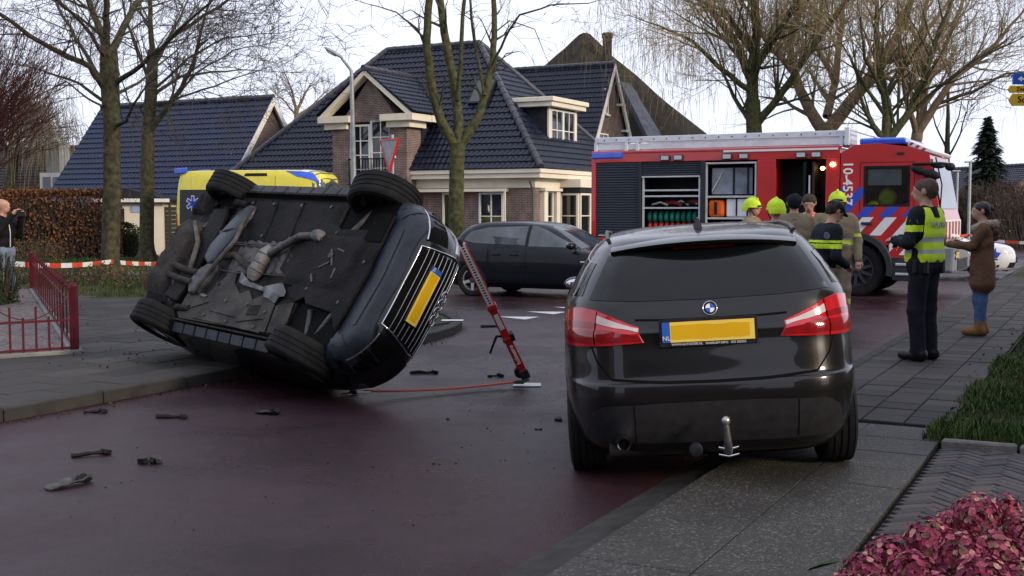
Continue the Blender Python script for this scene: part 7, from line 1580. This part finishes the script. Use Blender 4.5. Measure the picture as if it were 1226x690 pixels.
# ---------------------------------------------------------------- police officer in the yellow vest, from behind
def officer_vest():
    p=G(1104,431,.087)
    arms={'R':((.29,.02,1.16),(.16,.24,1.13)),'L':((-.30,.00,1.16),(-.14,.24,1.18))}
    def mf(c,mi):
        sl=(mi==1)&(np.abs(c[:,0])>.19)&(c[:,2]>1.27)&(c[:,2]<1.335); mi=mi.copy(); mi[sl]=4; return mi
    T,body,hp_,up,Rh,s=person('person','police officer in yellow vest standing on the footpath with his back turned',p,R_(40),1.88,arms,mats=[M_skin,M_navy,M_navy,M_boot,M_hi],head=(0,.015,.35),hair=mat('brown_grey_hair',(.045,.032,.022),.7,vs=50,col2=(.09,.065,.05)),loose=.016,vox=.012,matfn=mf)
    Mv=[M_hi,M_refl,M_navy]
    def vm(c,mi):
        z=c[:,2]; mi=np.zeros(len(c),int); mi[((z>1.055)&(z<1.10))|((z>1.17)&(z<1.215))]=1; return mi
    q=.016
    tor=[(up(-.085,0,1.02),up(.085,0,1.02),.132+q,.132+q,0),(up(-.075,0,1.12),up(.075,0,1.12),.128+q,.128+q,0),(up(-.09,0,1.25),up(.09,0,1.25),.130+q,.130+q,0),(up(-.11,-.005,1.36),up(.11,-.005,1.36),.116+q,.116+q,0),(up(-.12,-.01,1.44),up(.12,-.01,1.44),.078+q,.078+q,0)]
    cl=lambda X:np.maximum(np.maximum(np.abs(X[...,0])-.185+.22*np.maximum(0,X[...,2]-1.36),.97-X[...,2]),np.maximum(X[...,2]-1.505,.075-np.sqrt(X[...,0]**2+(X[...,1]-.02)**2+.6*np.minimum(0,X[...,2]-1.52)**2)))
    v=sdf_obj('hi_vis_vest',tor,Mv,body,matfn=vm,h=.010,k=.03,clip=cl)
    lettering('vest_lettering','POLITIE',.075,M_refl,v,frame((0,-.148,1.335),(1,0,0),(0,0,1),(0,-1,0)))
    b=MB(); b.lathe([(.158,0),(.160,.045)],(0,0,.965),(0,0,1),28,cap=False); b.v=[(x*1.18,y*.92,z) for x,y,z in b.v]; b.build('belt',M_boot,body,smooth=40)
    for (x,y,w) in ((-.185,-.02,.06),(.185,-.03,.07),(-.14,-.10,.06),(.12,-.12,.055)): b=MB(); b.box((x,y,.93),(w,.05,.14),0); b.build('belt_pouch',M_boot,body,bevel=.012)
    b=MB(); b.box((.205,.0,.80),(.035,.05,.22)); b.build('holster',M_boot,body,bevel=.012)
    b=MB(); b.lathe([(.042,0),(.040,.006),(.001,.007)],(-.268,-.035,1.36),(-.85,-.5,.1),14); b.build('sleeve_badge',mat('badge_blue',(.10,.10,.17),.6,var=.3,vs=40),body)
    b=MB(); b.tube([Vector(up(.0,-.085,1.40)),Vector(up(0,-.075,1.505))],[.115,.082],18); b.v=[(x,y*.8+.02,z) for x,y,z in b.v]; b.build('jacket_collar',M_navy,body,smooth=50)
    b=MB(); b.box((.0,.30,1.17),(.075,.012,.15),0,Matrix.Rotation(.5,3,'X')); b.build('phone',M_blackp,label='black phone held before him by the officer in the yellow vest',cat='phone').matrix_world=Matrix.Translation(T.location)@Matrix.Rotation(R_(40),4,'Z')@Matrix.Diagonal((s,s,s,1))
officer_vest()
# ---------------------------------------------------------------- woman in brown parka, profile
def woman():
    p=G(1173,402,.087); arms={'R':((.22,.10,1.16),(.06,.34,1.24)),'L':((-.22,.14,1.20),(-.02,.42,1.22))}
    coat=[(V3(x,-.01,1.22),V3(x*1.15,-.015,.72),.125,.158,1) for x in (-.075,-.025,.025,.075)]
    legs={1:((.085,.02,.48),(.085,-.03,.11),0.),-1:((-.085,.00,.48),(-.09,.02,.11),0.)}
    T,body,hp_,up,Rh,s=person('person','woman in brown fur hooded parka, jeans and tan boots facing left',p,R_(72),1.66,arms,legs,[M_skin,M_coat,M_denim,M_suede,M_coat],head=(0,.03,.1),loose=.012,vox=.012,coat=coat,torso=1.6,matfn=lambda c,mi:np.where((c[:,2]<.20)&(mi==2),3,mi),hair=mat('black_hair',(.008,.006,.006),.45,vs=40,col2=(.02,.014,.012)))
    Rn=random.Random(4); b=MB()
    hood=[]
    for k in range(26):
        a=2*math.pi*k/26; hood.append(V3(.150*math.cos(a),.125*math.sin(a)-.03,1.47+.035*math.sin(a)*-1.0+.01*math.cos(2*a)))
    sdf_obj('fur_hood',[(hood[k],hood[(k+1)%26],.045+.006*(k%2),.045+.006*((k+1)%2),0) for k in range(26)]+[(V3(-.07,-.13,1.40),V3(.07,-.13,1.40),.075,.075,1),(V3(-.05,-.15,1.32),V3(.05,-.15,1.32),.055,.055,1)],[M_fur,M_coat],body,h=.009,k=.02,noise=.006)
    tuft=MB()
    for k in range(900):
        a=Rn.uniform(0,6.283); c=Vector((.150*math.cos(a),.125*math.sin(a)-.03,1.47-.035*math.sin(a))); v=Vector((Rn.gauss(0,1),Rn.gauss(0,1),Rn.gauss(0,1))).normalized(); q=c+v*.045; w=v.orthogonal().normalized()*.004; tuft.add([q-w,q+w,q+v*Rn.uniform(.015,.035)+Vector((0,0,-.008))],[(0,1,2)])
    tuft.build('fur_tufts',M_fur,body,fixn=False,kind='stuff')
    sdf_obj('hair_bun',[(hp_(0,-.10,.045),hp_(0,-.125,.035),.046,.040,0)],[MATS['black_hair']],body,h=.008,noise=.003)
    for sg in (1,-1): b=MB(); b.box((sg*.088,-.065 if sg>0 else -.015,.022),(.05,.04,.045)); b.build('boot_heel',M_boot,body,bevel=.005)
    
    b=MB(); b.box((-.155,.06,.86),(.02,.16,.09)); b.build('coat_pocket',M_coat,body,bevel=.008)
woman()
# ---------------------------------------------------------------- bystander photographing at the left edge
def bystander():
    p=G(6,371,.0); arms={'R':((.24,.10,1.20),(.10,.30,1.52)),'L':((-.25,.08,1.20),(-.08,.30,1.50))}
    T,body,hp_,up,Rh,s=person('person','bald man in black zip jacket taking a photo at the left edge',(p.x,p.y,-.02),R_(-112),1.86,arms,mats=[M_skin,mat('black_jacket',(.010,.009,.010),.75,var=.3,vs=8,bump=.4,bs=14),M_ltden,M_boot],head=(0,.02,.1),hair=False,loose=.014)
    b=MB(); b.tube([Vector(up(0,.145,1.02)),Vector(up(.0,.155,1.25)),Vector(up(0,.12,1.44))],.008,6); b.build('zip',M_wfilm,body)
    b=MB(); b.box((.0,.40,1.60),(.17,.012,.095)); b.build('phone',M_blackp,label='dark phone held up by the man at the left',cat='phone',bevel=.004).matrix_world=Matrix.Translation((p.x,p.y,-.02))@Matrix.Rotation(R_(-112),4,'Z')
bystander()
# ---------------------------------------------------------------- fire and police crew beside the engine
def turnout_fn(zs=(1.06,1.12),z2=(.30,.36)):
    def mf(c,mi):
        mi=mi.copy(); z=c[:,2]; t=(mi==1)&(np.abs(c[:,0])<.21); mi[t&(z>1.10)&(z<1.16)]=4; mi[t&(z>1.16)&(z<1.185)]=5; mi[(mi==1)&(np.abs(c[:,0])>.22)&(z>1.20)&(z<1.25)]=4; mi[(mi==2)&(z>.30)&(z<.37)]=4; return mi
    return mf
GR='fire crew at the engine'
def fireman(label,px,ytop,Y,rz,arms=ARM_DOWN,helm=True,red=False,lean=(0,0),head=(0,.01),hz=1.82,hair=True):
    a=AT(px,ytop,Y); h=a.z/(1.865/1.80 if helm else 1.0)
    T,body,hp_,up,Rh,s=person('person',label,(a.x,Y,0),R_(rz),h,arms,mats=[M_skin,M_tan,M_tan,M_boot,M_lime,M_refl],lean=lean,head=head,hair=hair if not helm else False,loose=.026,matfn=turnout_fn(),group=GR)
    if helm: helmet(body,hp_,Rh,M_hi)
    b=MB(); b.tube([Vector(up(0,-.005,1.44)),Vector(up(0,.0,1.53))],[.115,.085],18); b.build('collar',M_polr if red else M_tan,body,smooth=50)
    b=MB(); b.lathe([(.165,0),(.165,.012)],(0,-.0,1.33),(0,0,1),26,cap=False); b.v=[(x*1.22,y*.84,z) for x,y,z in b.v]; b.build('shoulder_piping',M_blackp,body)
    return T
fireman('firefighter in yellow helmet smiling, leftmost of the crew',901,234,18.2,-125)
fireman('firefighter in yellow helmet seen from behind, second of the crew',929,234,15.2,15)
fireman('bareheaded firefighter in tan jacket seen from behind',951,231,16.2,-8,helm=False,hair=M_navy,arms={'R':((.32,.04,1.18),(.26,.28,1.10)),'L':((-.32,.04,1.18),(-.24,.28,1.10))})
fireman('bareheaded firefighter with red collar facing the others',970,232,17.3,160,helm=False,red=True,lean=(0,.10),head=(0,.05,0,-.35))
fireman('firefighter in yellow helmet standing tall beside the cab stripes',1003,225,16.6,165)
def officer_cap():
    Y=13.6; a=AT(988,249,Y); arms={'R':((.28,.10,1.12),(.14,.32,1.02)),'L':((-.28,.10,1.12),(-.14,.32,1.02))}
    def mf(c,mi):
        mi=mi.copy(); z=c[:,2]-.0*c[:,1]; t=(mi==1); mi[t&(z>1.22)&(z<1.27)]=4; mi[t&(z>1.27)&(z<1.285)]=0+5; mi[t&(z>1.285)&(z<1.315)]=4; return mi
    T,body,hp_,up,Rh,s=person('person','police officer in dark cap bending down beside the crew',(a.x-.10,Y,0),R_(-75),1.76,arms,mats=[M_skin,M_navy,M_navy,M_boot,M_hi,M_navy],lean=(0,.26),head=(0,.06,0,-.55),hair=M_hair,loose=.024,matfn=mf)
    rg=[]
    for i in range(9):
        th=math.pi/2*i/8; rg.append([Vector(hp_(.105*math.cos(th)*math.cos(2*math.pi*j/24),.122*math.cos(th)*math.sin(2*math.pi*j/24)-.015,.040+.082*math.sin(th))) for j in range(24)])
    b=MB(); b.loft(rg); cp=b.build('cap',M_navy,body,smooth=50)
    b=MB(); r=[]
    for i in range(9):
        an=math.pi*(.18+.64*i/8); x,y=math.cos(an)*.098,math.sin(an)*.108-.015; r.append([Vector(hp_(x,y,.052)),Vector(hp_(x*1.05,y+.075*math.sin(an),.030)),Vector(hp_(x*1.05,y+.075*math.sin(an),.024)),Vector(hp_(x,y,.042))])
    b.loft(r); b.build('cap_peak',M_navy,cp,smooth=40)
    b=MB(); b.lathe([(.045,0),(.04,.006),(.001,.007)],(.245,-.0,1.37),(1,.1,.2),12); b.build('sleeve_badge',MATS['badge_blue'],body)
officer_cap()
